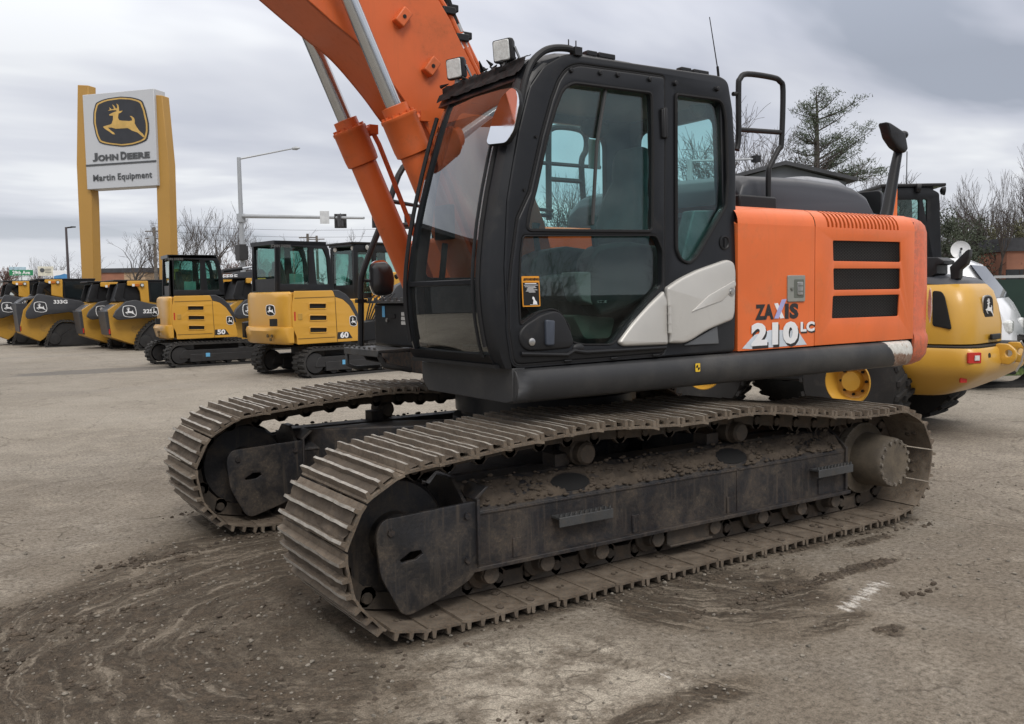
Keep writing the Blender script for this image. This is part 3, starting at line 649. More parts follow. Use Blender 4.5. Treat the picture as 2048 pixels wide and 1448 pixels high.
b = MB(); c = side_tr(.0) @ V((*S(*z2(1897, 250)), 0)); b.lathe([(.042, 0), (.045, .006), (.036, .008), (.030, .002), (.001, .002)], c, (0, 1, 0), 24); b.box(tuple(c+V((0, .004, .0))), (.012, .01, .05)); b.build('key_cover', BLACKP, cab)
b = MB()
for q in ((1038, 866),):
    c = side_tr(.0) @ V((*S(*z2(*q)), 0)); b.ball(c, .035, 10, 0, (1.3, .7, .8))
for q in ((975, 940), (1245, 925), (1490, 907)):
    c = side_tr(.012) @ V((*S(*z2(*q)), 0)); b.box(tuple(c), (.05, .012, .01))
b.build('door_bump', BLACKP, cab, .004)
# sill line below the door
b = MB(); sl = [side_tr(.012) @ V((*S(*z2(*q)), 0)) for q in ((700, 900), (970, 905), (1010, 880), (1080, 890), (1250, 880), (1545, 862))]; b.tube(sl, .012, 8); b.build('door_sill', BLACKP, cab)
# warning label
A = side_tr(.006) @ V((*S(*z2(762, 535)), 0)); LT = axes(A, (-1, 0, 0), (0, -SL, 1), (0, 1, SL))
def T3(tr, x, y, z=0): return tr @ M.Translation((x, y, z))
def rect(w_, h_, x=0, y=0): return [(x-w_/2, y-h_/2), (x+w_/2, y-h_/2), (x+w_/2, y+h_/2), (x-w_/2, y+h_/2)]
LW, LH = .112, .157
ms = [plate_mesh([rnd(rect(LW, LH), .006)], .002, LT, 0), plate_mesh([rect(LW-.012, LH-.04, 0, -.013)], .002, T3(LT, 0, 0, .0015), 0)]
wt = text_mesh('WARNING', .0185, T3(LT, .010, LH/2-.0165, .002), .0008, .0006)
tri = plate_mesh([[(-.047, .056), (-.033, .056), (-.040, .070)]], .001, T3(LT, 0, 0, .002), 0)
bm = bmesh.new(); bm.from_mesh(wt); bm.from_mesh(tri); bm.to_mesh(wt); bm.free(); bpy.data.meshes.remove(tri); ms.append(wt)
rows = [(-.002, .040, .072, .004), (.0, .032, .09, .002)]+[(-.006+(i % 2)*.012, .024-.0055*i, .066-(i % 3)*.012, .0022) for i in range(6)]
lines = plate_mesh([rect(w_, h_, x, y) for x, y, w_, h_ in rows]+[[(.008, -.066), (.012, -.046), (.004, -.036), (.010, -.026), (.018, -.032), (.022, -.044), (.032, -.054), (.035, -.066)], rect(.05, .002, .014, -.0685)], .001, T3(LT, 0, 0, .003), 0)
ms.append(lines)
mesh_obj('warning_label', ms, [mat('label_orange', (.72, .30, .02), .5), VENT, VENT, WHITE], cab, weld=False)
# left mirror by the front post
mp_ = [Uy(u, v, 1.33) for u, v in ((1024, 172), (1003, 192), (986, 232), (972, 285), (976, 291), (1012, 287), (1028, 262), (1040, 205), (1036, 180))]
c = sum(mp_, V())/len(mp_)
n_ = V((.90, .34, .056)).normalized(); ax_ = V((0, 0, 1)).cross(n_).normalized(); ay_ = n_.cross(ax_)
view = (toU(CAM)-c).normalized(); lp = []
for q in mp_:                                         # carry the outline along the sight line onto the mirror's own plane
    d = (q-toU(CAM)); t = n_.dot(c-toU(CAM))/n_.dot(d); w_ = toU(CAM)+d*t-c; lp.append((w_.dot(ax_), w_.dot(ay_)))
lp = rnd(lp, .02)
mesh_obj('side_mirror', [plate_mesh([lp], .035, axes(c-n_*.02, ax_, ay_, n_), .008), plate_mesh([[(x*.96, y*.96) for x, y in lp]], .003, axes(c+n_*.0, ax_, ay_, n_), 0)], [BLACKP, MIRROR], cab, weld=False)
b = MB(); b.tube([c-n_*.04, c+V((-.10, -.03, .02)), V((prof(c.z-.1)-.03, 1.30, c.z-.1))], .011, 8); b.build('mirror_bracket', BLACKP, cab)
# ---- inside the cab
def sx(u, v, y): q = Uy(u, v, y); return q
b = MB(); cy = .86
def slab(secs): b.loft([[(x+dx, cy+yy, z+dz) for yy, dx, dz in [(-w_, -.02, 0), (-w_*.8, .03, 0), (0, .045*k, 0), (w_*.8, .03, 0), (w_, -.02, 0), (w_*.8, -.09, 0), (-w_*.8, -.09, 0)]] for x, z, w_, k in secs])
xb = sx(1242, 400, .86).x
slab([(xb+.06, 1.68, .22, 1), (xb+.05, 1.80, .25, .6), (xb+.02, 2.0, .25, .5), (xb-.02, 2.18, .22, .6), (xb-.04, 2.26, .17, .6), (xb-.05, 2.29, .14, .6), (xb-.05, 2.32, .15, .7), (xb-.06, 2.42, .15, .7), (xb-.07, 2.49, .11, .6)])
b.loft([[(x, cy+y, z) for y in (-.25, .25) for z in ((zt, zb) if y < 0 else (zb, zt))] for x, zt, zb in ((xb-.03, 1.70, 1.56), (xb+.2, 1.69, 1.54), (xb+.42, 1.71, 1.55), (xb+.50, 1.69, 1.60))])
b.build('operator_seat', SEATM, cab, .03, 3)
b = MB(); b.box((xb+.15, .86, 1.42), (.40, .40, .26)); b.box((.30, .70, 1.24), (1.2, .5, .02)); b.build('seat_base', INTER, cab, .02)
for y in (.58, 1.14):
    b = MB(); q = .02; b.loft([[(x, y+dy, z) for dy in (-.065, .065) for z in ((zt, zb) if dy < 0 else (zb, zt))] for x, zt, zb in ((xb-.05, 1.86, 1.62), (xb+.25, 1.89, 1.50), (xb+.46, 1.86, 1.46), (xb+.54, 1.78, 1.55))]); b.build('armrest_console', INTER, cab, .025, 3)
    b = MB(); b.tube([(xb+.44, y, 1.86), (xb+.46, y, 1.98), (xb+.45, y, 2.03)], [.02, .016, .028], 10); b.build('joystick', INTER, cab)
b = MB(); cbox = [sx(*z2(*q), 1.20) for q in ((1020, 420), (1290, 420), (1285, 605), (1150, 622), (1060, 590))]; b.prism(rnd([(q.x, q.z) for q in cbox], .03), 1.06, 1.20); b.build('lever_console', mat('light_console', (.26, .265, .255), .6), cab, .015)
mesh_obj('console_label', [plate_mesh([rect(.07, .014)], .002, axes(sx(*z2(1180, 595), 1.204), (-1, 0, 0), (0, 0, 1), (0, 1, 0)), 0), plate_mesh([rect(.04, .006)], .002, axes(sx(*z2(1180, 595), 1.206), (-1, 0, 0), (0, 0, 1), (0, 1, 0)), 0)], [WHITE, VENT], cab, weld=False)
b = MB(); lb = [sx(*z2(*q), 1.10) for q in ((1010, 670), (1260, 690), (1230, 810), (1080, 815))]; b.prism(rnd([(q.x, q.z) for q in lb], .03), .85, 1.10); b.build('storage_box', mat('pale_green_plastic', (.16, .20, .16), .6), cab, .015)
b = MB(); b.box((1.10, .52, 2.02), (.05, .16, .20)); b.tube([(1.10, .52, 1.9), (1.12, .50, 1.65)], .02, 8); b.build('monitor', INTER, cab, .01)
b = MB()
for y in (.78, .92): b.tube([(1.0, y, 1.24), (1.06, y, 1.50), (1.02, y, 1.72)], .011, 6); b.box((1.05, y, 1.30), (.16, .09, .02))
b.build('travel_levers', INTER, cab, .004)
b = MB(); a = sx(*z2(1640, 330), 1.12); b.prism([(q.x, q.z) for q in (sx(*z2(*k), 1.15) for k in ((1640, 380), (1700, 380), (1870, 60), (1720, 60)))], 1.05, 1.15); b.build('rear_trim', BEIGE, cab, .01)
b = MB(); pz = [sx(*z1(*q), 1.30) for q in ((1222, 372), (1160, 700), (1120, 1170))]; b.tube([V((q.x, 1.345-SL*(q.z-1.21), q.z)) for q in pz], .011, 6); b.build('sliding_pane_edge', INTER, cab)
b = MB(); q = sx(*z1(1140, 650), .50); b.tube([(q.x, .5, 2.72), (q.x, .5, q.z+.04)], .012, 6); b.ball((q.x, .5, q.z+.05), .11, 10, 0, (1.1, .5, .6)); b.build('sun_visor', INTER, cab)
pap = MB(); q = sx(*z1(1137, 755), .47); pap.box(tuple(q), (.10, .002, .19)); pap.build('window_leaflet', WHITE, cab)
pp = sx(*z1(1755, 760), -.35)
b = MB(); q = sx(*z1(1765, 480), 1.10); b.ball(q, .10, 10, 0, (1, .6, .7)); b.build('cab_speaker', INTER, cab)
# ---------------------------------------------------------------- engine hood (left side panels)
YH = 1.352
def hood_sec(x, d=0):                                 # rounded shoulder from the flat side to the top
    return [(x, YH-d, 2.00), (x, YH-.004-d, 2.035), (x, YH-.018-d, 2.068), (x, YH-.046-d, 2.098), (x, YH-.090-d, 2.118), (x, YH-.16-d, 2.128), (x, .55, 2.145)]
LBL = lambda p, off=.0: axes((p.x, YH+off, p.z), (-1, 0, 0), (0, 0, 1), (0, 1, 0))
def xz(u, v): q = Uy(u, v, YH); return (q.x, q.z)
X0, X1, X2 = -.478, -1.214, -2.352
pan1 = plate_mesh([rnd([(X0, 1.222), (X1, 1.222), (X1, 2.004), (X0, 2.004)], [.004]*4)], .03, XZ(YH-.015), .0)
hb = MB()
def shell(x0, x1, d=0): hb.loft([hood_sec(x0, d), hood_sec((x0+x1)/2, d), hood_sec(x1, d)], False, False)
shell(X0, X1)
hb.prism([(YH-.02, 1.222), (YH-.02, 2.0), (YH-.1, 2.10), (YH-.1, 1.222)], X0-.0, X0-.01, 'x'); hb.prism([(YH-.03, 1.222), (YH-.03, 2.0), (.6, 2.12), (.6, 1.222)], X1+.004, X1+.012, 'x')
hood = mesh_obj('engine_hood_door', [pan1], ORANGE, EX, UA); merge(hood, hb)
# rear panel with three grille openings and a row of slots over the shoulder
def gr(*q): return rnd([xz(*p) for p in q], .014)
GR = [gr((1666, 481), (1801, 484), (1802, 524), (1667, 522)), gr((1667, 537), (1801, 537), (1801, 578), (1668, 580)), gr((1666, 592), (1799, 589), (1797, 632), (1664, 637))]
pan2 = plate_mesh([[(X1-.008, 1.222), (X2, 1.222), (X2, 2.004), (X1-.008, 2.004)]]+GR, .012, XZ(YH-.006), .003)
hb = MB()
sl0, sl1, NS = -1.335, -2.165, 19
shell(X1-.008, sl0); shell(sl1, X2)
pitch = (sl1-sl0)/NS
def sub(x, i0, i1, d=0): return hood_sec(x, d)[i0:i1]
for k in range(NS+1):
    xa = sl0+pitch*(k-.24); xb_ = sl0+pitch*(k+.24)
    if k == 0: xa = sl0
    if k == NS: xb_ = sl1
    hb.loft([sub(xa, 0, 6), sub(xb_, 0, 6)], False, False)
    for xx in (xa, xb_): hb.loft([sub(xx, 0, 6), sub(xx, 0, 6, .02)], False, False)
hb.loft([sub(sl0, 5, 7), sub(sl1, 5, 7)], False, False)
hb.prism([(YH-.03, 1.222), (YH-.03, 1.98), (.6, 2.10), (.6, 1.222)], X2, X2+.01, 'x')
hood2 = mesh_obj('engine_hood_panel', [pan2], ORANGE, EX, UA); merge(hood2, hb)
b = MB(); b.loft([sub(sl0+.02, 0, 6, .04), sub(sl1-.02, 0, 6, .04)], False, False); b.box(((X1+X2)/2, YH-.07, 1.62), (1.05, .01, .78)); b.build('hood_interior', VENT, hood2)
for lp in GR:                                         # hexagonal mesh in each opening
    x0, x1 = min(p[0] for p in lp), max(p[0] for p in lp); zz0, zz1 = min(p[1] for p in lp), max(p[1] for p in lp)
    b = MB(); R = .0115; dx = R*1.5; dz = R*sqrt(3); i = 0; x = x0
    while x < x1:
        z = zz0+(dz/2 if i % 2 else 0)
        while z < zz1:
            for k in range(3):
                a0, a1 = pi/3*k, pi/3*(k+1); p0 = V((x+R*cos(a0), 0, z+R*sin(a0))); p1 = V((x+R*cos(a1), 0, z+R*sin(a1))); t = (p1-p0).normalized(); n = V((-t.z, 0, t.x))*.0016
                if zz0 < p0.z < zz1 and x0 < p0.x < x1: b.add([p0+n+V((0, YH-.012, 0)), p1+n+V((0, YH-.012, 0)), p1-n+V((0, YH-.012, 0)), p0-n+V((0, YH-.012, 0))], [(0, 1, 2, 3)])
            z += dz
        x += dx; i += 1
    g = b.build('hex_grille', mat('grille_wire', (.030, .028, .026), .55, dirt=.4, dcol=(.07, .05, .04)), hood2, fix=False)
# latch
c = Uy(1591, 577, YH)
ms = [plate_mesh([rnd(rect(.172, .17), .01)], .012, LBL(c, .004), .003), plate_mesh([rnd(rect(.10, .12, .022, 0), .01)], .006, LBL(c, .0085), .002), plate_mesh([rnd(rect(.055, .085, .03, 0), .008)], .010, LBL(c, .012), .003), plate_mesh([rect(.045, .010, .03, .018), rect(.045, .010, .03, -.018), [(-.050+.012*cos(a), .012*sin(a)) for a in [2*pi*k/14 for k in range(14)]]], .008, LBL(c, .015), .001)]
mesh_obj('hood_latch', ms, [mat('latch_steel', (.30, .31, .28), .4, metal=.3, dirt=.2), mat('latch_recess', (.12, .13, .11), .5), STEEL, mat('latch_bar', (.20, .21, .19), .4, metal=.4)], hood)
# lettering
def word(name, s, u, v, w_px, h_px, m, par, off=.0025, bold_=.055, sp=1.08, depth=.003, shear=0):
    a, c_ = Uy(u-w_px/2, v, YH), Uy(u+w_px/2, v, YH); top = Uy(u, v-h_px/2, YH); bot = Uy(u, v+h_px/2, YH); H = top.z-bot.z; W_ = abs(a.x-c_.x); q = Uy(u, v, YH)
    me = text_mesh(s, 1, M.Identity(4), .0001, bold_, sp, shear)
    xs = [p.co.x for p in me.vertices]; ys = [p.co.y for p in me.vertices]
    me.transform(LBL(q, off) @ M.Diagonal((W_/(max(xs)-min(xs)), H/(max(ys)-min(ys)), 1, 1)) @ M.Translation((-(max(xs)+min(xs))/2, -(max(ys)+min(ys))/2, 0)))
    for vv in me.vertices: pass
    return me
def put(name, me, m, par): return mesh_obj(name, me, m, par, 0, 0, weld=False)
BLK = mat('black_decal', (.02, .02, .022), .45)
LIL = mat('lilac_decal', (.36, .36, .62), .45)
put('model_lettering', [word('a', 'ZA', 1528.5, 624, 37, 31, BLK, hood)], BLK, hood)
put('model_lettering', [word('a', 'IS', 1583, 622, 27, 31, BLK, hood)], BLK, hood)
def poly(pts, off): q0 = Uy(1556, 640, YH); P_ = [Uy(u, v, YH) for u, v in pts]; return plate_mesh([[(-(p.x-q0.x), p.z-q0.z) for p in P_]], .002, LBL(q0, off), 0)
put('model_lettering', [poly([(1548, 607), (1555, 606), (1568, 636), (1560, 637)], .002)], WHITE, hood)
put('model_lettering', [poly([(1563, 599), (1572, 598), (1556, 637), (1547, 637)], .004)], LIL, hood)
put('model_number_backing', [poly([(1484, 697), (1508, 670), (1540, 660), (1594, 660), (1613, 689), (1500, 698)], .0015)], mat('pale_decal', (.60, .66, .72), .4), hood)
put('model_number', [word('a', '210', 1552, 672, 94, 47, BLK, hood, .0035)], BLK, hood)
put('model_number', [word('a', '210', 1549, 667, 94, 46, WHITE, hood, .006)], WHITE, hood)
put('model_number', [word('a', 'LC', 1616, 656, 28, 20, BLK, hood, .003)], BLK, hood)
put('model_number', [word('a', 'LC', 1614, 653, 28, 20, WHITE, hood, .005)], WHITE, hood)
# ---------------------------------------------------------------- counterweight
plan = [(-2.372, 1.30)]+[(x, y) for x, y in ((-2.372, 1.352), (-2.50, 1.352), (-2.575, 1.335), (-2.625, 1.29), (-2.66, 1.20), (-2.72, 1.02), (-2.80, .72), (-2.86, .38), (-2.885, 0))]
plan += [(x, -y) for x, y in reversed(plan[:-1])]
def cws(z, d): 
    cx, cy_ = -2.3, 0
    return [(x if x > -2.38 else x+d*(.9 if abs(y) < 1.2 else .6), y-(d if y > .9 else -d if y < -.9 else 0)*(1 if x < -2.36 else 1), z) for x, y in plan]
b = MB(); b.loft([cws(z, d) for z, d in ((1.02, .10), (1.05, .045), (1.10, .012), (1.20, 0), (1.24, .004), (1.26, .012), (1.29, .016), (1.60, .012), (2.00, .018), (2.05, .03), (2.085, .055), (2.11, .095), (2.125, .15), (2.13, .24))])
cw = b.build('counterweight', FADED, EX, 0, rz=UA, smooth=50)
b = MB(); b.box((-2.364, .66, 1.62), (.014, 1.34, .9)); b.build('rubber_seam', RUBBER, cw)
st = MB()
for q in range(1): pass
cq = Uy(1866, 630, 1.30)
n3 = V((-.80, .60, 0)).normalized(); tw = V((-n3.y, n3.x, 0)); tw = V((0, 0, 1)).cross(n3)
pk = V((-2.607, 1.312, 1.46)); PT = axes(pk+n3*.012, tw, (0, 0, 1), n3)
rg = random.Random(12); o_ = []
for k in range(26):
    a = 2*pi*k/26; o_.append(((.030+.008*rg.random())*cos(a)*1.0, (.105+.03*rg.random())*sin(a)))
mesh_obj('torn_sticker', [plate_mesh([o_], .003, PT, 0)], mat('torn_white_sticker', (.66, .64, .60), .6, dirt=.5, dcol=(.5, .16, .08), scale=14), cw)
# ---------------------------------------------------------------- black engine cover on top
yc = 1.02
ec = [Uy(u, v, yc) for u, v in ((1477, 420), (1477, 375), (1484, 356), (1500, 347), (1600, 352), (1672, 362), (1712, 372), (1732, 385), (1752, 428))]
pf = [(q.x, q.z) for q in ec]; zb = 2.11; xc = sum(p[0] for p in pf)/len(pf)
def ecs(y, s, dz): return [(xc+(x-xc)*(1-s*.05), y, (zb if i in (0, len(pf)-1) else z-dz)) for i, (x, z) in enumerate(pf)]
b = MB(); b.loft([ecs(1.035, 0, .075), ecs(1.02, 0, .04), ecs(.98, 0, .012), ecs(.90, .0, 0), ecs(.2, .1, -.03), ecs(-.7, .6, -.02), ecs(-.85, .9, .05)])
b.build('engine_cover', COVER, EX, .02, 3, rz=UA, smooth=50)
b = MB(); q0, q1 = Uy(1474, 407, 1.14), Uy(1549, 407, 1.14); b.box(((q0.x+q1.x)/2, 1.09, 2.165), (abs(q0.x-q1.x), .14, .085)); b.build('handrail_foot', BLACKP, EX, .012, rz=UA)
for u in (1640, 1760):
    q = Uy(u, 424, 1.16); b = MB(); b.ball((q.x, 1.10, 2.115), .09, 12, 0, (1, .5, .32)); b.build('cover_bump', COVER, EX, rz=UA)
# handrail behind the cab
hy = 1.10
hp = [tuple(Uy(u, v, hy)) for u, v in ((1473, 300), (1477, 275), (1477, 175), (1480, 158), (1494, 148), (1545, 155), (1560, 163), (1566, 182), (1563, 285), (1558, 297), (1541, 330), (1537, 345), (1537, 402))]
def smooth_path(pts, n=4): return catmull([tuple(p) for p in pts], n)
b = MB(); b.tube(smooth_path(hp), .0185, 12); b.tube([Uy(1477, 259, hy), Uy(1563, 265, hy)], .016, 10); b.tube([Uy(1466, 188, hy), Uy(1478, 187, hy)], .014, 8); b.build('handrail', BLACKP, EX, rz=UA)
b = MB(); b.tube([Uy(1437, 153, 1.05), Uy(1435, 133, 1.05)], .009, 6); b.tube([Uy(1435, 136, 1.05), Uy(1419, 34, 1.05)], [.0042, .003], 6); b.build('whip_antenna', RUBBER, EX, rz=UA)
# mirror on its stalk at the back of the hood
my = .55
b = MB(); b.tube([Uy(1770, 440, my), Uy(1775, 420, my), Uy(1790, 335, my), Uy(1800, 285, my), Uy(1806, 268, my)], [.055, .052, .042, .034, .03], 12); q = Uy(1806, 270, my); b.ball(q, .045, 10, 0, (1, 1, .8)); st = b.build('mirror_stalk', BLACK, EX, rz=UA)
mq = [Uy(u, v, my+.02) for u, v in ((1762, 245), (1771, 247), (1800, 266), (1806, 300), (1800, 308), (1783, 296), (1770, 277))]
lp = rnd([(p.x, p.z) for p in mq], .02)
mesh_obj('rear_mirror', [plate_mesh([lp], .09, axes((0, my+.03, 0), (1, 0, 0), (0, 0, 1), (0, -1, 0)), .02)], BLACKP, EX, UA)
# ---------------------------------------------------------------- boom
BW = .205
low = [Uy(u, v, BW) for u, v in ((614, 0), (664, 44), (720, 91), (781, 164), (819, 217))]
topp = [Uy(u, v, BW) for u, v in ((875, 0), (910, 65), (952, 150))]
lo = catmull([(5.7, 3.75), (4.6, 4.18), (3.4, 4.12), (2.6, 3.80)]+[(p.x, p.z) for p in low]+[(.98, 2.55), (.70, 2.12), (.46, 1.70)], 5)
hi = catmull([(5.72, 4.05), (4.7, 4.66), (3.5, 4.86), (2.4, 4.68), (1.55, 4.16)]+[(p.x, p.z) for p in topp]+[(.38, 2.55), (.16, 2.10), (.06, 1.78)], 5)
foot = [(.10, 1.62), (.2, 1.53), (.34, 1.54)]
side = lo+[(.40, 1.60)]+list(reversed(foot))+list(reversed(hi))
b = MB()
def wide(p): return BW
n_ = len(lo)
outer = [[(x, BW, z) for x, z in lo], [(x, -BW, z) for x, z in lo]]; b.loft(outer, False, False)
b.loft([[(x, BW, z) for x, z in hi], [(x, -BW, z) for x, z in hi]], False, False)
tail = [(x, z) for x, z in [lo[-1], (.40, 1.60)]+list(reversed(foot))+[hi[-1]]]
b.loft([[(x, BW, z) for x, z in tail], [(x, -BW, z) for x, z in tail]], False, False); b.loft([[(5.7, s, 3.75), (5.72, s, 4.05)] for s in (BW, -BW)], False, False)
boom = b.build('boom', BOOMO, EX, 0, rz=UA, smooth=40)
sm = plate_mesh([side], .026, XZ(BW-.004), .004); sm2 = plate_mesh([side], .026, XZ(-BW+.004), .004)
merge_mesh(boom, sm); merge_mesh(boom, sm2)
for u, v in ((800, 38), (857, 136)):                  # lifting lugs
    q = Uy(u, v, BW); b = MB(); d = V((.6, 0, -.8)); t = V((.8, 0, .6)); b.loft([[q+t*x+d*z+V((0, y, 0)) for x, z in ((-.035, -.055), (.035, -.055), (.035, .055), (-.035, .055))] for y in (-.005, .06)]); o = b.build('boom_lug', BOOMO, boom, .008); h = MB(); h.cyl(q+V((0, .058, 0)), q+V((0, .064, 0)), .012, 10); h.build('lug_hole', VENT, boom)
# pipes and hose along the top edge
for off, r, y in ((.045, .021, .16), (.10, .019, .12)):
    pts = []
    for i, (x, z) in enumerate(hi[12:38]):
        a, c = hi[min(12+i+1, len(hi)-1)], hi[12+i-1]; t = V((a[0]-c[0], 0, a[1]-c[1])).normalized(); n = V((t.z, 0, -t.x)); n = n if n.x < 0 else -n
        pts.append(V((x, y, z))+n*off)
    b = MB(); b.tube(pts, r, 10); b.build('boom_pipe', BOOMO, boom)
    for k in (8, 14, 19): 
        if k < len(pts): b = MB(); b.box(tuple(pts[k]), (.09, .08, .045)); b.build('pipe_clamp', BLACKP, boom, .006)
ph = [Uy(u, v, .14) for u, v in ((885, -30), (893, 0), (905, 35), (912, 52))]; b = MB(); b.tube(ph, .027, 10); b.build('boom_hose', RUBBER, boom)
b = MB(); b.tube([Uy(912, 50, .14), Uy(918, 66, .14)], .03, 8); b.build('hose_coupling', STEEL, boom); b = MB(); b.tube([Uy(916, 62, .14), Uy(944, 132, .14), Uy(952, 150, .14)], .028, 10); b.build('boom_pipe', BOOMO, boom)
mesh_obj('pipe_tag', plate_mesh([rect(.06, .09)], .002, axes(Uy(925, 82, .175), (-.93, 0, .37), (.37, 0, .93), (0, 1, 0)), 0), WHITE, boom)
b = MB(); b.cyl((.22, -.42, 1.72), (.22, .42, 1.72), .075, 24); b.build('boom_pin', DARKSTEEL, boom)
b = MB()
for y in (-.28, .28): b.prism(rnd([(-.15, 1.2), (.75, 1.2), (.62, 1.52), (.36, 1.86), (.10, 1.88), (-.05, 1.7)], .06), y-.03, y+.03)
b.build('boom_mount', BLACK, EX, .008, rz=UA)
# boom cylinders
cyl = None
for s in (1, -1):
    yy = .315*s
    tp = Uy(700, 0, .315) if s > 0 else Uy(620, 75, -.315); gl_ = Uy(788, 212, .315) if s > 0 else Uy(690, 240, -.315)
    d = (V((tp.x, yy, tp.z))-V((gl_.x, yy, gl_.z))).normalized()
    if cyl is None: d0 = d; g0 = gl_
    P0 = V((gl_.x, yy, gl_.z)); base = P0-d*(P0.z-1.42)/d.z; top = P0+d*1.25
    b = MB(); b.lathe([(.05, 0), (.086, .02), (.086, (P0-base).length-.18)], base, d, 28)
    hl = (P0-base).length
    b.lathe([(.086, hl-.30), (.104, hl-.29), (.108, hl-.25), (.108, hl-.085), (.112, hl-.08), (.112, hl-.062), (.078, hl-.055), (.078, hl), (.05, hl+.003)], base, d, 28)
    for k in range(12):
        u = d.orthogonal().normalized(); w_ = d.cross(u); a = 2*pi*k/12; q = base+d*(hl-.062)+(u*cos(a)+w_*sin(a))*.094; b.cyl(q, q+d*.016, .011, 6)
    cyo = b.build('boom_cylinder', BOOMO, EX, 0, rz=UA, smooth=40)
    b = MB(); b.cyl(P0-d*.05, top, .047, 28); b.build('cylinder_rod', ROD, cyo)
    b = MB(); e = base+d*(hl-.12); sd_ = V((0, .0, 0))-V((.85, 0, -.3)); sd_ = (sd_-d*sd_.dot(d)).normalized()
    b.cyl(e+sd_*.09, e+sd_*.155, .034, 10); b.box(tuple(e+sd_*.15), (.06, .075, .06))
    f_ = e+sd_*.15; b.tube([f_, f_-d*.1+sd_*.01, f_-d*.35+sd_*.005, base+d*.12+sd_*.13, base+d*.06+sd_*.06], .017, 8); b.build('cylinder_pipe', BOOMO, cyo)
    b = MB(); b.lathe([(.03, -.09), (.095, -.09), (.095, .09), (.03, .09)], top, (0, 1, 0), 24); b.lathe([(.03, -.09), (.10, -.09), (.10, .09), (.03, .09)], base, (0, 1, 0), 24); b.build('cylinder_eye', BOOMO, cyo)
# ---------------------------------------------------------------- right-hand side: tool box, steps, rails, tank
rx = .66
b = MB(); q0 = Uy(752, 607, -1.3); q1 = Uy(752, 690, -1.3); bx = q0.x
b.box((bx-.22, -.86, (q0.z+q1.z)/2), (.46, .92, q0.z-q1.z)); b.build('tool_box', BLACKP, EX, .02, rz=UA)
tl = EX.children[-1]
b = MB(); b.box((bx-.2, -.86, q0.z+.012), (.52, .98, .02))
for i in range(9): b.box((bx+.055, -1.3+i*.11, q0.z+.03), (.012, .05, .03))
b.build('tread_plate', GALVD, EX, .003, rz=UA)
FX = lambda x, y, z: axes((x, y, z), (0, 1, 0), (0, 0, 1), (1, 0, 0))
def ux(u, v, x): return U(u, v, (1, 0, 0), x)
fx = bx+.012
q = ux(767, 623, fx); mesh_obj('blue_sticker', plate_mesh([rect(.045, .085)], .002, FX(fx, q.y, q.z), 0), mat('blue_sticker', (.12, .38, .62), .5), tl)
b = MB(); q = ux(775, 640, fx); b.lathe([(.016, 0), (.016, .01), (.001, .012)], q, (1, 0, 0), 14); b.build('box_lock', STEEL, tl)
for v in (628, 637, 646): q = ux(808, v, fx); mesh_obj('step_light_slot', plate_mesh([rnd(rect(.085, .026), .008)], .004, FX(fx, q.y, q.z), 0), mat('pale_slot', (.42, .42, .40), .5), tl)
q = ux(785, 632, fx); mesh_obj('box_handle', plate_mesh([rnd(rect(.09, .035), .006)], .008, FX(fx, q.y, q.z), .002), RUBBER, tl)
b = MB(); p0 = G(730, 700, 1.20)
q2 = Uy(722, 692, -1.36); 
b.box((bx+.15, -1.0, 1.20), (.26, .58, .025)); b.box((bx+.28, -1.0, 1.185), (.015, .58, .05))
for i in range(7): b.box((bx+.29, -1.26+i*.085, 1.222), (.012, .03, .02))
b.tube([(bx+.27, -1.27, 1.19), (bx+.27, -1.27, 1.08), (bx+.20, -1.27, 1.05), (bx+.0, -1.27, 1.05)], .018, 6); b.tube([(bx+.27, -.74, 1.19), (bx+.22, -.74, 1.10), (bx, -.74, 1.05)], .022, 6)
b.build('access_step', GALVD, EX, .006, rz=UA)
ry = -1.32
rp_ = [Uy(u, v, ry) for u, v in ((722, 698), (722, 620), (722, 565), (726, 545), (740, 505), (775, 415), (806, 335))]; rp_ += [V((.16, ry, 2.72)), V((-.05, ry, 2.74)), V((-.12, ry, 2.60)), V((-.12, ry, 1.6))]
b = MB(); b.tube(smooth_path(rp_, 4), .024, 10); b.tube([V((.60, ry, 2.16)), V((-.12, ry, 2.16))], .018, 8); b.tube([V((.50, ry, 2.34)), V((.15, ry, 2.30)), V((.10, ry, 1.7))], .018, 8); b.tube([Uy(722, 697, ry), Uy(735, 715, ry), Uy(790, 725, ry)], .022, 8); b.box(tuple(Uy(722, 602, ry)), (.08, .05, .03)); b.build('right_handrail', BLACKP, EX, rz=UA)
# right mirror: dark shell with a bright glass edge
mcy = -1.24; q = Uy(763, 560, mcy); o_ = [Uy(u, v, mcy) for u, v in ((744, 533), (752, 525), (772, 523), (782, 535), (787, 560), (784, 588), (772, 592), (752, 591), (744, 575))]
n_ = V((-.60, -.25, 0)).normalized(); fwd = (toU(CAM)-q).normalized()
b = MB(); ctr = sum(o_, V())/len(o_); rim_ = rnd([((p-ctr).x, (p-ctr).z) for p in o_], .03)
b.loft([[ctr+V((x*k, h, z*k)) for x, z in rim_] for h, k in ((-.04, .97), (0, 1), (.03, .93), (.055, .7), (.065, .3))])
rmo = b.build('right_mirror', mat('gloss_black_shell', (.016, .016, .018), .34), EX, rz=UA, smooth=60)
b = MB(); b.loft([[ctr+V((x*1.06-.01, h, z*1.05+.008)) for x, z in rim_] for h in (-.06, -.041)]); b.build('mirror_face', MIRROR, rmo)
b = MB(); b.tube([ctr+V((0, -.03, 0)), ctr+V((.05, -.05, -.02)), Uy(724, 560, ry)], .012, 8); b.build('mirror_arm', BLACKP, rmo)
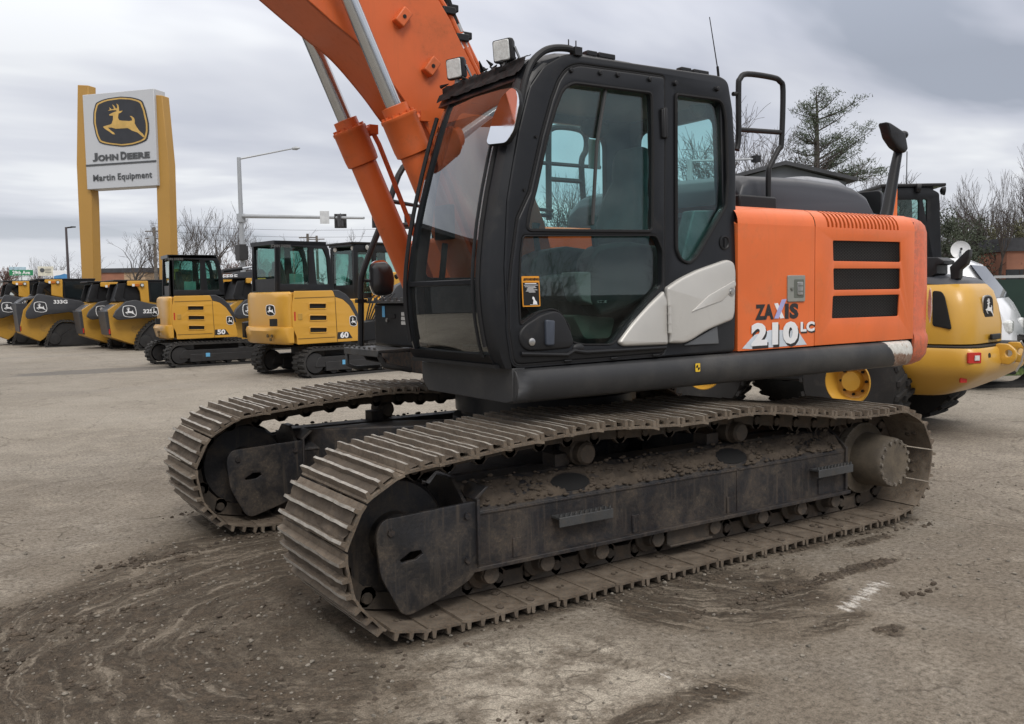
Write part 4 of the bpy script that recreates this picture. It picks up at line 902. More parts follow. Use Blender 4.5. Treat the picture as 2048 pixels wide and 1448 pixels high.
# fuel tank with orange top, upper guard rails seen through the cab windows
b = MB(); b.box((.02, -.86, 1.62), (.78, .92, .82)); b.build('fuel_tank', ORANGE, EX, .04, 3, rz=UA)
b = MB()
for x in (.25, .02): b.box((x, -.70, 2.14), (.17, .30, .20))
b.build('control_boxes', ORANGE, EX, .012, rz=UA)
b = MB()
for x in (.25, .02): b.box((x, -.545, 2.15), (.13, .008, .12))
b.tube([V((.45, -.55, 2.26)), V((.1, -.55, 2.27)), V((-.5, -.55, 2.24))], .014, 6); b.tube([V((.45, -.58, 2.22)), V((.1, -.58, 2.24)), V((-.5, -.58, 2.20))], .016, 6); b.build('hydraulic_hoses', RUBBER, EX, rz=UA)
gy = -1.0
g1 = [Uy(u, v, gy) for u, v in ((1098, 440), (1097, 275), (1102, 258), (1125, 254), (1160, 260), (1172, 275), (1172, 300), (1163, 325), (1167, 400), (1172, 450))]
b = MB(); b.tube(smooth_path(g1, 4), .026, 8); b.tube([Uy(1075, 325, gy), Uy(1200, 335, gy)], .018, 6); b.tube([Uy(1098, 358, gy), Uy(1165, 363, gy)], .022, 6); b.build('guard_rail', BLACKP, EX, rz=UA)
b = MB(); b.box((-1.3, -.9, 1.62), (2.1, .9, .98)); b.build('right_engine_panel', ORANGE, EX, .06, 3, rz=UA)
# ================================================================ BACKGROUND MACHINES
SR_ = lambda x, y, z: axes((x, y, z), (1, 0, 0), (0, 0, 1), (0, -1, 0))      # decal on a right-hand side (seen from local -y)
def stadium(x0, x1, r, z0=None, n=12):
    z = r if z0 is None else z0
    return [(x1+r*sin(a), z-r*cos(a)) for a in [pi*i/n for i in range(n+1)]] + [(x0-r*sin(a), z+r*cos(a)) for a in [pi*i/n for i in range(n+1)]]
def rubber_track(loop, y, w_, parent, lug=.022, pitch=.10, name='rubber_track'):
    """belt with lugs; the loop is the outer outline (x,z)"""
    b = MB(); cx = sum(p[0] for p in loop)/len(loop); cz = sum(p[1] for p in loop)/len(loop)
    inn = grow(loop, -.045); n = len(loop)
    b.loft([[(x, y-w_/2, z) for x, z in loop], [(x, y+w_/2, z) for x, z in loop], [(x, y+w_/2, z) for x, z in inn], [(x, y-w_/2, z) for x, z in inn], [(x, y-w_/2, z) for x, z in loop]], True, False)
    per = sum(hypot(loop[i][0]-loop[i-1][0], loop[i][1]-loop[i-1][1]) for i in range(n)); k = int(per/pitch); q = walk(list(loop), k)
    for i in range(k):
        a, c = q[i], q[(i+1) % k]; t = V((c[0]-a[0], 0, c[1]-a[1])).normalized(); nn = V((t.z, 0, -t.x))
        if nn.dot(V((a[0]-cx, 0, a[1]-cz))) < 0: nn = -nn
        for s in (-1, 1):
            o = V((a[0], y+s*w_*.26, a[1]))+t*(pitch*.25*s); b.loft([[o+t*x*pitch+V((0, yy*w_*.25, 0))+nn*h for x, yy in ((-.22, -1), (.22, -1), (.22, 1), (-.22, 1))] for h in (-.005, lug)])
    return b.build(name, TRK, parent, smooth=30)
TRK = mat('dusty_track_rubber', (.026, .025, .024), .85, dirt=.4, dcol=(.075, .068, .058), scale=4, bump=.3, bscale=50)
def place(A, yaw, fr_shift): pass
def anchor(u, v, yaw, u_edge, v_edge, x_edge, y_near, inner=.4):
    """frame whose local point (.., y_near) lies on the ground under pixel (u,v) and whose feature seen at (u_edge,v_edge) on that side sits at x_edge"""
    a = G(u, v); f = Frame((a.x, a.y), yaw); xr = f.at(u_edge, v_edge, inner)[0]
    d = V((cos(yaw), sin(yaw), 0)); l = V((-sin(yaw), cos(yaw), 0)); o = a + d*(xr-x_edge) - l*y_near
    return Frame((o.x, o.y), yaw)
YAW_M = pi+.15
# ---------------------------------------------------------------- compact excavators
F50 = anchor(335, 736, YAW_M-.21, 318, 706, -1.25, -1.0)
def mini(fr):
    q = lambda X, Y, y: fr.at(250+X/5.569, 490+Y/5.569, y)
    R = thing('mini_excavator', 'yellow mini excavator, black cab', 'mini excavator', fr.o, fr.a)
    for s in (-1, 1):
        tr_ = rubber_track(stadium(-.97, .97, .285), s*.8, .40, R, .028)
        b = MB(); b.prism(rnd([(-1.0, .20), (1.0, .20), (.9, .40), (-.9, .40)], .05), s*.8-.17, s*.8+.17)
        for x in (-.97, .97): b.lathe([(.05, -.16), (.20, -.15), (.22, -.05), (.22, .05), (.20, .15), (.05, .16)], (x, s*.8, .285), (0, 1, 0), 24)
        for x in (-.55, -.2, .2, .55): b.cyl((x, s*.8-.14, .14), (x, s*.8+.14, .14), .085, 14)
        b.prism([(-.75, .12), (.75, .12), (.75, .30), (-.75, .30)], s*.8-.185, s*.8+.185); b.build('track_frame', FRAMEK, R, .01)
    mesh_obj('track_label', plate_mesh([rect(.10, .09)], .004, SR_(-.33, -.99, .27), 0), mat('blue_sticker', (.12, .38, .62), .5), R)
    b = MB(); b.box((0, 0, .45), (1.1, 1.3, .22)); b.cyl((0, 0, .5), (0, 0, .68), .42, 32); b.box((1.35, 0, .28), (.06, 1.9, .34)); b.box((1.1, .5, .3), (.6, .08, .1)); b.box((1.1, -.5, .3), (.6, .08, .1)); b.build('undercarriage', FRAMEK, R, .01)
    # body: rounded front, panels, tail weight
    ys = -.93
    pn = [q(*p, ys) for p in ((545, 568), (950, 560), (972, 618), (1055, 640), (1130, 695), (1195, 790), (1238, 900), (1256, 1000), (1244, 1022), (580, 1052), (572, 980), (530, 900), (522, 700))]
    vents = [rnd([q(*p, ys) for p in vv], .025) for vv in (((696, 678), (880, 678), (880, 728), (698, 730)), ((702, 785), (886, 787), (887, 835), (703, 838)), ((706, 896), (889, 898), (889, 944), (707, 947)))]
    body = mesh_obj('body', [plate_mesh([rnd(pn, [.02, .04, .02, .05, .05, .05, .05, .03, .03, .02, .03, .04, .04])]+vents, .03, XZ(ys+.015), .008)], YEL, R)
    ib = MB(); ins = grow(pn, -.02); ib.prism(ins, ys+.06, .93); merge(body, ib)
    for vv in vents: plate('vent', [grow(vv, .004)], .004, VENT, body, XZ(ys+.028), 0); seal2(vv, ys-.002, body)
    ln = [q(*p, ys) for p in ((545, 632), (960, 618))]
    for a, c in ((q(970, 600, ys), q(1000, 1030, ys)), (q(545, 632, ys), q(962, 618, ys)), (q(585, 1000, ys), q(975, 985, ys))):
        b = MB(); b.tube([(a[0], ys-.001, a[1]), (c[0], ys-.001, c[1])], .007, 4); b.build('panel_seam', SEAMY, body)
    b = MB(); a = q(605, 800, ys); b.box((a[0], ys, a[1]), (.09, .02, .12)); b.build('panel_latch', mat('latch_yellow', (.42, .25, .05), .4), body, .006)
    mesh_obj('red_label', plate_mesh([rect(.03, .17)], .003, SR_(*((lambda p: (p[0], ys-.003, p[1]))(q(550, 795, ys)))), 0), REDL, body)
    # black arch over the front quarter
    arch = [q(*p, ys) for p in ((945, 556), (1010, 556), (1090, 595), (1160, 660), (1215, 760), (1240, 860), (1225, 860), (1190, 790), (1125, 698), (1055, 642), (972, 620))]
    b = MB(); b.prism(arch, ys-.005, .9); b.build('front_arch', DKGREY, R, .012)
    # tail weight
    x0 = q(535, 800, ys)[0]; zt, zm, zb_ = q(400, 575, ys)[1], q(400, 905, ys)[1], q(400, 1058, ys)[1]; xr = q(300, 985, .40)[0]+.10
    def tail(z, d, out=0): 
        pl = [(x0, -.93+d)]+[(x0+(xr-out-x0)*k, y) for k, y in ((.30, -.93+d), (.55, -.88+d), (.76, -.74), (.90, -.52), (.98, -.25), (1, .0), (.97, .25), (.88, .45), (.74, .62), (.5, .80-d), (.25, .90-d))]+[(x0, .93-d)]
        return [(x, y, z) for x, y in pl]
    b = MB(); b.loft([tail(z, d, o_) for z, d, o_ in ((zb_, .05, -.05), (zb_+.04, 0, .02), (zm-.06, 0, .09), (zm, .0, .05), (zm+.015, .03, -.03), (zt-.12, .03, -.03), (zt-.04, .04, -.05), (zt, .10, -.12))])
    tl_ = b.build('tail_weight', YEL, R, .0, smooth=45)
    # cab
    yc_, yl = -.12, .88
    co = [q(*p, yc_) for p in ((492, 575), (492, 150), (494, 120), (530, 112), (960, 112), (1020, 130), (1050, 180), (1075, 300), (1100, 420), (1112, 575))]
    w2 = rnd([q(*p, yc_) for p in ((545, 155), (835, 165), (840, 500), (545, 500))], .03); w3 = rnd([q(*p, yc_) for p in ((890, 175), (990, 175), (1030, 260), (1052, 500), (925, 500))], .03)
    cb = mesh_obj('cab', [plate_mesh([rnd(co, .02), w2, w3], .05, XZ(yc_+.025), .008)], BLACK, R)
    merge_mesh(cb, plate_mesh([rnd(co, .02), w2, w3], .05, XZ(yl), .008))
    zr = co[3][1]; m = MB(); m.box(((co[0][0]+co[5][0])/2, (yc_+yl)/2, zr-.03), (abs(co[0][0]-co[5][0]), yl-yc_, .08))
    for x in (co[1][0]+.03, co[6][0]-.02): m.box((x, (yc_+yl)/2, (zr+co[0][1])/2-.1), (.05, .06, zr-co[0][1]-.1)) if False else None
    for y in (yc_+.03, yl-.03): m.box((co[1][0]+.03, y, (zr+co[0][1])/2), (.06, .06, zr-co[0][1]-.02))
    m.box((co[1][0]+.03, (yc_+yl)/2, co[0][1]+.12), (.06, yl-yc_, .3)); m.box(((co[0][0]+co[9][0])/2, (yc_+yl)/2, co[0][1]), (abs(co[0][0]-co[9][0]), yl-yc_, .06))
    merge(cb, m)
    rw = rnd([(yc_+.10, co[0][1]+.32), (yl-.10, co[0][1]+.32), (yl-.10, zr-.14), (yc_+.10, zr-.14)], .04); plate('cab_window', [rw], .006, MINIG, cb, axes((co[1][0]+.03, 0, 0), (0, 1, 0), (0, 0, 1), (1, 0, 0)), 0)
    for nm, wv in (('cab_window', w2), ('cab_window', w3)): plate(nm, [grow(wv, .006)], .006, MINIG, cb, XZ(yc_+.03), 0); plate(nm, [grow(wv, .006)], .006, MINIG, cb, XZ(yl), 0)
    b = MB(); xs_ = (co[0][0]+co[9][0])/2-.05; b.box((xs_, .4, 1.62), (.42, .45, .12)); b.loft([[(xs_-.15-k, .4+y, z) for y in (-w_, w_)]+[(xs_-.27-k, .4+y, z) for y in (w_, -w_)] for k, z, w_ in ((0, 1.66, .21), (.05, 2.0, .22), (.07, 2.18, .15), (.08, 2.3, .11))]); b.build('seat', INTER, cb, .03)
    b = MB(); a = q(735, 455, yc_); b.box((a[0], .0, a[1]), (.28, .01, .22)); b.build('manual_sheet', mat('sheet_teal', (.30, .46, .44), .6), cb)
    b = MB(); a = q(575, 205, yc_); b.box((a[0], .03, a[1]), (.17, .01, .26)); b.build('window_sheet', mat('sheet_teal', (.30, .46, .44), .6), cb)
    mm = text_mesh('JOHN DEERE', .075, SR_((co[1][0]+co[5][0])/2-.45, yc_-.006, zr-.10), .001, .002); mesh_obj('cab_lettering', mm, mat('dull_grey_letters', (.10, .10, .10), .5), cb, weld=False)
    # badges
    a = q(1168, 840, ys); emblem('badge', .24, SR_(a[0], ys-.004, a[1]), R, WHITE, VENT, WHITE, .004, .72)
    n_ = V((-.62, -.78, 0)).normalized(); a = q(352, 740, -.62); emblem('badge', .24, axes((a[0]-.05, -.73, a[1]), V((0, 0, 1)).cross(n_), (0, 0, 1), n_), R, WHITE, VENT, WHITE, .02, .72)
    b = MB(); a = q(360, 850, -.62); b.box((a[0]-.01, -.74, a[1]), (.10, .12, .14)); b.build('tail_socket', VENT, R)
    b = MB()
    for k, (yy, zz_) in enumerate(((-.70, .79), (-.55, .83), (-.38, .83), (-.50, .76))): b.cyl((xr-.06+.22*(abs(yy)>.6), yy, zz_), (xr-.085+.2*(abs(yy)>.6), yy, zz_), .032, 10)
    b.build('tail_holes', SEAMY, tl_)
    wl = mesh_obj('warning_sticker', plate_mesh([rect(.14, .09)], .004, axes((xr+.13, -.66, .86), V((0, 0, 1)).cross(n_), (0, 0, 1), n_), 0), WHITE, tl_)
    # swing bracket, boom, arm, bucket
    b = MB(); b.loft([[(x, y, z) for y in (-.16, .16) for z in ((zb2, zt2) if y < 0 else (zt2, zb2))] for x, zb2, zt2 in ((.9, .6, 1.0), (1.35, .62, 1.05), (1.6, .68, 1.08))]); b.build('swing_post', BLACKP, R, .02)
    bp = [(1.42, .92), (1.62, 1.30), (2.0, 1.78), (2.45, 1.95), (2.95, 1.86), (3.0, 1.72), (2.55, 1.72), (2.2, 1.56), (1.9, 1.2), (1.62, .82)]
    plate('boom', [rnd(bp, .08)], .20, DKGREY, R, XZ(0), .01)
    plate('arm', [rnd([(2.85, 2.02), (3.05, 1.98), (2.98, 1.3), (2.55, .52), (2.42, .56), (2.70, 1.4)], .05)], .15, DKGREY, R, XZ(0), .01)
    b = MB(); b.prism(rnd([(2.45, .6), (2.75, .45), (2.85, .2), (2.6, .02), (2.3, .04), (2.2, .15), (2.5, .2), (2.58, .3)], .04), -.32, .32); b.build('bucket', BLACKP, R, .01)
    for p0, p1, p2 in (((1.50, .75), (1.82, 1.0), (2.3, 1.60)), ((2.05, 1.98), (2.45, 2.14), (2.9, 2.04))):
        b = MB(); b.cyl((p0[0], 0, p0[1]), (p1[0], 0, p1[1]), .055, 12); c_ = b.build('cylinder', BLACKP, R); b = MB(); b.cyl((p1[0], 0, p1[1]), (p2[0], 0, p2[1]), .028, 10); b.build('cylinder_rod', ROD, c_)
    b = MB(); rg = random.Random(5)
    for k in range(5): b.tube(smooth_path([(1.3, -.1+k*.05, .95), (1.55, -.22+k*.1, 1.35+.05*k), (1.9, -.16+k*.08, 1.62)], 5), .016, 6)
    b.build('hoses', RUBBER, R)
    return R, q, ys
FRAMEK = mat('black_machine_steel', (.018, .018, .019), .55, dirt=.35, dcol=(.06, .054, .048), scale=3)
SEAMY = mat('seam_brown', (.11, .07, .02), .7)
def seal2(lp, y, par):
    b = MB(); pts = [V((x, y, z)) for x, z in lp]; b.tube(pts+[pts[0]], .012, 5); b.build('vent_rim', YEL, par)
M50, q50, ys50 = mini(F50)
M60 = copy_tree(M50)
F60 = anchor(640, 755, YAW_M, 582, 726, -1.25*1.03, -1.03)
M60.location = F60.o; M60.rotation_euler = (0, 0, YAW_M); M60.scale = (1.035, 1.035, 1.025)
vx = q50(793, 810, ys50)[0]; sh = F60.at(636, 632, ys50*1.035)[0]-1.035*vx
for ch in M60.children:
    if ch.name.split('.')[0] not in ('rubber_track', 'track_frame', 'undercarriage', 'track_label'): ch.location.x += sh/1.035
def number(root, s, dx=0):
    a = q50(1082, 970, ys50)
    a = (a[0]+dx, a[1]); lp = [(q50(*p, ys50)[0]+dx, q50(*p, ys50)[1]) for p in ((1002, 942), (1118, 938), (1162, 996), (1002, 1004))]
    mesh_obj('number_plate', [plate_mesh([lp], .003, XZ(ys50-.003), 0), text_mesh(s, .15, SR_(a[0]-.02, ys50-.006, a[1]), .001, .006, 1.0, 0, 'CENTER', 1.25)], [BLK, WHITE], root, weld=False)
for mm_, da in ((M50, .12), (M60, .04)):           # the uppers are slewed a little against their tracks
    for ch in mm_.children:
        if ch.name.split('.')[0] in ('rubber_track', 'track_frame', 'undercarriage', 'track_label'): ch.rotation_euler.z = da
number(M50, '50'); number(M60, '60', sh/1.035)
tag(M50, 'yellow mini excavator with a black cab and the number 50 on its flank', 'mini excavator', 'mini excavators in the yard')
tag(M60, 'yellow mini excavator with a black cab and the number 60, nearest of its row', 'mini excavator', 'mini excavators in the yard')
# ---------------------------------------------------------------- compact track loaders
def loader(fr, tz, OL, num, numpos, logo, lab):
    R = thing('track_loader', lab, 'track loader', fr.o, fr.a, 'compact track loaders in a row'); ys = -.62
    P_ = lambda pts, y: [fr.at(*tz(*p), y) for p in pts]
    bd = P_(OL['body'], ys); b = MB(); b.prism(rnd(bd, .03), ys, .62); B_ = b.build('body', YELD, R, .012)
    xr = min(p[0] for p in bd); zz_ = [p[1] for p in bd if p[0] < xr+.15]
    g0, g1 = OL['grill']; b = MB(); b.loft([[(xr+OL['rake'](z)-o_, y, z) for y, z in ((-.57, g0), (.57, g0), (.57, g1), (-.57, g1))] for o_ in (-.25, .12)]); gd = b.build('rear_door', DKGREY, R, .02)
    emblem('badge', .16, axes((xr+OL['rake'](g0)-.125, .0, (g0*.55+g1*.45)), (0, -1, 0), (0, 0, 1), (-1, 0, 0)), gd, WHITE, VENT, WHITE, .012, .72)
    b = MB(); b.loft([[(x, y, z) for y in (-.5, .5) for z in ((zt-.12, zt) if y < 0 else (zt, zt-.12))] for x, zt in ((xr-.03, g1+.02), (xr+.2, g1+.20), (xr+.6, g1+.24))]); b.build('engine_cover', mat('shiny_dark_cover', (.07, .075, .085), .3), R, .03)
    for s in (-1, 1):
        arm = P_(OL['arm'], -.98); y0 = -.98 if s < 0 else .82
        plate('lift_arm', [rnd(arm, .05)], .15, DKGREY, R, XZ(s*.90), .02)
        lp = P_(OL['track'], -1.0) if 'track' in OL else None
        rubber_track(rnd(lp, [.16]*len(lp), 6), s*.82, .36, R, .03, .11)
        b = MB(); b.prism(grow(rnd(lp, .12), -.07), s*.82-.12, s*.82+.12); b.lathe([(.05, -.17), (.2, -.16), (.24, -.06), (.24, .06), (.2, .16), (.05, .17)], (lp[0][0]+.32, s*.82, .30), (0, 1, 0), 24); b.build('track_frame', FRAMEK, R, .01)
    a = P_([logo], -.98)[0]; emblem('badge', .42, SR_(a[0], -.978, a[1]), R, WHITE, DKGREY, WHITE, .005)
    a = P_([numpos], -.98)[0]; mesh_obj('number', text_mesh(num, .17, SR_(a[0], -.979, a[1]), .001, .006, 1.0, 0, 'CENTER', 1.2), WHITE, R, weld=False)
    rp = P_(OL['rops'], -.70)
    for s in (-1, 1): plate('cab_post', [rnd(rp, .03)], .10, YEL, R, XZ(s*.66), .012)
    fr_ = P_(OL['rear'], -.66)
    for s in (-1, 1): plate('rear_frame', [rnd(fr_, .03)], .06, BLACKP, R, XZ(s*.62), .01)
    tw = [rp[0], (rp[0][0]+.1, rp[0][1]-.04), (rp[1][0]-.02, rp[1][1]-.04), (rp[1][0]-.02, fr_[-2][1]), (fr_[-2][0]+.05, fr_[-2][1]), (fr_[0][0]+.1, fr_[0][1]-.1)]; b = MB(); b.prism(tw, -.56, .56); b.build('cab_shell', BLACKP, R, .02)
    wn = P_(OL['win'], -.66); b = MB(); b.prism(rnd(wn, .04), -.64, .64); b.build('cab', BLACKP, R, .02)
    plate('side_window', [grow(rnd(wn, .04), -.07)], .004, MINIGD, R, XZ(-.646), 0)
    x0, x1 = min(p[0] for p in rp+fr_), max(p[0] for p in wn); zt = max(p[1] for p in rp); b = MB(); b.box(((x0+x1)/2, 0, zt+.01), (x1-x0, 1.34, .05)); b.build('roof', BLACKP, R, .012)
    b = MB(); c_ = P_([OL['lamp']], -.74)[0]; b.lathe([(.05, 0), (.06, .03), (.06, .07)], (c_[0], -.71, c_[1]), (0, -1, 0), 16); lo_ = b.build('work_light', BLACKP, R); b = MB(); b.cyl((c_[0], -.78, c_[1]), (c_[0], -.785, c_[1]), .045, 14); b.build('light_lens', LAMPW, lo_)
    b = MB(); b.box((c_[0]-.14, -.73, c_[1]), (.12, .05, .07)); b.build('amber_light', ORL, R); b = MB(); b.box((c_[0]-.26, -.73, c_[1]), (.07, .03, .08)); b.build('sticker', WHITE, R)
    b = MB(); b.box((xr+.02, -.60, g0+.12), (.04, .04, .16)); b.build('tail_light', REDL, R)
    xf = max(p[0] for p in lp)+.15; b = MB(); b.prism(rnd([(xf-.2, .05), (xf+.55, .02), (xf+.55, .10), (xf+.05, .2), (xf+.1, .75), (xf-.05, .75)], .03), -.95, .95); b.build('bucket', FRAMEK, R, .01)
    return R
YELD = mat('dusty_yellow_paint', (.44, .24, .032), .45, dirt=.45, dcol=(.16, .10, .045), var=.06, scale=1.5)
MINIGD = mat('dark_smoked_window', (.012, .016, .018), .12)
tz3 = lambda X, Y: (X/6.206, 500+Y/6.206)
F325 = anchor(270, 702, YAW_M-.12, 215, 640, -1.55, -1.0)
g0_, g1_ = F325.at(216, 671, -.62)[1], F325.at(216, 622, -.62)[1]
OL325 = dict(body=[(1340, 745), (1500, 640), (1850, 640), (2300, 650), (2300, 1000), (2000, 1130), (1700, 1185), (1385, 1085)], grill=(g0_, g1_), rake=lambda z: .10*(1-(z-g0_)/(g1_-g0_))+.02,
    arm=[(1405, 830), (1470, 872), (1560, 862), (1700, 852), (1900, 840), (2150, 800), (2330, 900), (2420, 900), (2350, 740), (2100, 700), (1850, 662), (1680, 618), (1560, 640), (1440, 755)],
    track=[(1690, 1240), (2420, 1240), (2440, 1090), (2050, 850), (1880, 890), (1730, 1050)],
    rops=[(1580, 382), (1835, 382), (1856, 662), (1752, 640), (1738, 520), (1700, 448), (1580, 440)], rear=[(1470, 415), (1570, 410), (1550, 480), (1530, 600), (1600, 640), (1440, 640), (1420, 590)],
    win=[(1838, 380), (2240, 385), (2230, 470), (2150, 610), (1990, 660), (1855, 640)], lamp=(1762, 436))
L325 = loader(F325, tz3, OL325, '325G', (1868, 762), (1608, 762), 'yellow and black track loader with 325G on its black lift arm')
F333 = anchor(95, 695, YAW_M-.12, 22, 640, -1.75, -1.0)
h0_, h1_ = F333.at(44, 664, -.62)[1], F333.at(44, 606, -.62)[1]
OL333 = dict(body=[(290, 745), (440, 580), (640, 570), (1000, 590), (1180, 700), (1180, 950), (900, 960), (760, 980), (640, 1000), (560, 1090), (500, 1135), (262, 1035), (250, 950)], grill=(h0_, h1_), rake=lambda z: .08*(1-(z-h0_)/(h1_-h0_))+.02,
    arm=[(318, 822), (345, 858), (440, 850), (560, 805), (700, 792), (860, 770), (1000, 800), (1130, 930), (1210, 930), (1120, 700), (1010, 632), (800, 598), (470, 540), (435, 575), (415, 630), (330, 760)],
    track=[(560, 1210), (1250, 1195), (1260, 1060), (930, 880), (740, 875), (640, 985)],
    rops=[(555, 366), (775, 366), (780, 588), (640, 562), (636, 420), (555, 400)], rear=[(480, 415), (550, 385), (638, 425), (560, 460), (520, 545), (640, 560), (450, 552)],
    win=[(777, 366), (1185, 366), (1150, 430), (1090, 590), (1035, 640), (790, 600)], lamp=(716, 400))
L333 = loader(F333, tz3, OL333, '333G', (752, 645), (502, 708), 'yellow and black track loader with 333G on its black lift arm')
def again(src, fr, lab):
    o = copy_tree(src); o.location = fr.o; o.rotation_euler = (0, 0, fr.a); o['label'] = lab; return o
F = anchor(30, 691, YAW_M-.12, -40, 640, -1.75, -1.0); again(L333, F, 'leftmost track loader, cut off by the left edge of the photo')
F = anchor(222, 698, YAW_M-.12, 163, 640, -1.55, -1.0); again(L325, F, 'track loader half hidden between the 333G and 325G loaders')
F = anchor(508, 702, YAW_M-.12, 453, 640, -1.55, -1.0); again(L325, F, 'track loader parked between the 50 and 60 mini excavators')
F = anchor(452, 699, YAW_M-.12, 402, 640, -1.55, -1.0); LB = again(L325, F, 'track loader hidden behind the 50 mini excavator, with a long raised black boom')
bp = [F.at(u, v, -.4) for u, v in ((400, 578), (470, 545), (520, 541), (520, 556), (470, 563), (420, 600))]
plate('raised_boom', [rnd(bp, .05)], .2, DKGREY, LB, XZ(-.4), .01)
a = F.at(455, 553.5, -.5); mesh_obj('boom_lettering', text_mesh('DEERE', .19, SR_(a[0], -.503, a[1]), .001, .006, 1.0, 0, 'CENTER', 1.2), WHITE, LB, weld=False)
p0, p1 = F.at(446, 542, -.35), F.at(484, 537, -.35); p2 = F.at(508, 533, -.35)
b = MB(); b.cyl((p0[0], -.35, p0[1]), (p1[0], -.35, p1[1]), .06, 12); o = b.build('boom_cylinder', BLACKP, LB); b = MB(); b.cyl((p1[0], -.35, p1[1]), (p2[0], -.35, p2[1]), .035, 10); b.build('cylinder_rod', ROD, o)
# ---------------------------------------------------------------- larger machines half hidden behind the excavator
def cab_machine(name, lab, cat, fr, q, body_m, cabx, cabz, cab_y, lights, antenna=None, body=None, tracks=True, ld=-1):
    """excavator seen mostly as a cab: cabx/cabz are its side outline limits on local plane y=cab_y[0]"""
    R = thing(name, lab, cat, fr.o, fr.a); x0, x1 = cabx; z0, z1_ = cabz; y0, y1 = cab_y
    o_ = [(x0, z0), (x0, z1_-.08), (x0+.06, z1_), (x1-.25, z1_), (x1-.06, z1_-.1), (x1, z0+.7), (x1-.05, z0)]
    h1 = rnd([(x0+.12, z0+.35), (x0+.12, z1_-.2), (x0+.55, z1_-.2), (x0+.55, z0+.35)], .05); h2 = rnd([(x0+.68, z0+.25), (x0+.68, z1_-.2), (x1-.33, z1_-.2), (x1-.13, z0+.75), (x1-.13, z0+.25)], .05)
    cb = mesh_obj('cab', [plate_mesh([rnd(o_, .04), h1, h2], .06, XZ(y0), .01)], BLACK, R); merge_mesh(cb, plate_mesh([rnd(o_, .04), h1, h2], .06, XZ(y1), .01))
    m = MB(); m.box(((x0+x1-.2)/2, (y0+y1)/2, z1_-.02), (x1-x0-.1, y1-y0, .06)); m.box((x0+.05, (y0+y1)/2, z0+.25), (.06, y1-y0, .6))
    for y in (y0+.05, y1-.05): m.box((x0+.05, y, (z0+z1_)/2), (.08, .08, z1_-z0-.1))
    m.box(((x0+x1)/2, (y0+y1)/2, z0), (x1-x0, y1-y0, .08)); merge(cb, m)
    m = MB(); m.box(((x0+x1)/2-.03, (y0+y1)/2, z1_+.03), (x1-x0+.12, y1-y0+.16, .05)); m.build('roof', BLACKP, cb, .015)
    for h in (h1, h2): plate('cab_window', [grow(h, .006)], .006, MINIG, cb, XZ(y0), 0); plate('cab_window', [grow(h, .006)], .006, MINIG, cb, XZ(y1), 0)
    m = MB(); m.loft([[(x0+.02, y, z) for y in (y0+.1, y1-.1)]+[(x0+.03, y, z) for y in (y1-.1, y0+.1)] for z in (z0+.6, z1_-.15)]); m.build('cab_window', MINIG, cb)
    xs_ = (x0+x1)/2-.1; m = MB(); m.box((xs_, (y0+y1)/2, z0+.45), (.45, .5, .14)); m.loft([[(xs_-.18, (y0+y1)/2+y, z) for y in (-w_, w_)]+[(xs_-.3, (y0+y1)/2+y, z) for y in (w_, -w_)] for z, w_ in ((z0+.5, .23), (z0+.95, .23), (z0+1.2, .13), (z0+1.28, .12))]); m.build('seat', INTER, cb, .03)
    for lx, ly, lz in lights:
        m = MB(); m.lathe([(.02, -.07), (.06, -.05), (.075, 0), (.07, .01)], (lx, ly, lz), (ld, -.25, -.1), 16); l_ = m.build('roof_light', BLACKP, R); m = MB(); m.lathe([(.062, .011), (.03, .016), (.001, .018)], (lx, ly, lz), (ld, -.25, -.1), 16); m.build('light_lens', LAMPW, l_)
    if antenna: m = MB(); m.tube([antenna, V(antenna)+V((0, 0, .55))], .008, 5); m.build('antenna', RUBBER, R)
    for bx in body:
        m = MB(); m.loft([[(x, y, z) for x, y in rnd([(bx[0], bx[2]), (bx[1], bx[2]), (bx[1], bx[3]), (bx[0], bx[3])], .15, 3)] for z in (bx[4], bx[5])]); m.build(bx[6], bx[7], R, .03)
    if tracks:
        for s in (-1, 1):
            rubber_track(stadium(-1.4, 1.4, .40), s*1.05, .55, R, .03, .16, 'crawler_track'); m = MB(); m.box((0, s*1.05, .40), (2.6, .4, .4)); m.build('track_frame', FRAMEK, R, .02)
        m = MB(); m.cyl((0, 0, .5), (0, 0, 1.0), .5, 24); m.box((0, 0, .5), (1.2, 1.7, .3)); m.build('undercarriage', FRAMEK, R, .01)
    return R
# dark-cabbed yellow excavator behind the 60
a = Wd(765, 590, 24); fr = Frame((a.x, a.y), YAW_M)
x0, z1_ = fr.at(706, 488, -.3); x1 = x0+1.75
b1 = fr.at(780, 560, -.85)
YE = cab_machine('excavator', 'yellow excavator with a tall black cab, partly hidden behind the front boom cylinder', 'excavator', fr, None, YEL, (x0, x1), (1.35, z1_), (-.3, .8),
    [(x0+.02, -.25, z1_-.10), (x0+.02, .6, z1_-.10), (x0+.35, -.42, z1_-.08)], None, [(-1.9, 1.0, -1.2, 1.2, .95, 1.55, 'body', YEL), (b1[0]-.3, b1[0]+.5, -1.0, -.35, 1.5, b1[1]+.2, 'yellow_box', YEL)])
emblem('badge', .3, SR_(fr.at(770, 590, -1.0)[0], -1.005, fr.at(770, 590, -1.0)[1]), YE, WHITE, VENT, WHITE, .004, 1.0)
b = MB(); p0, p1 = fr.at(775, 610, -1.1), fr.at(835, 560, -1.1); b.tube([(p0[0], -1.1, p0[1]), (p1[0], -1.1, p1[1])], .10, 8); o = b.build('boom', DKGREY, YE); b = MB(); p0, p1 = fr.at(795, 612, -1.1), fr.at(840, 580, -1.1); b.tube([(p0[0], -1.15, p0[1]), (p1[0], -1.15, p1[1])], .035, 8); b.build('cylinder_rod', ROD, o)
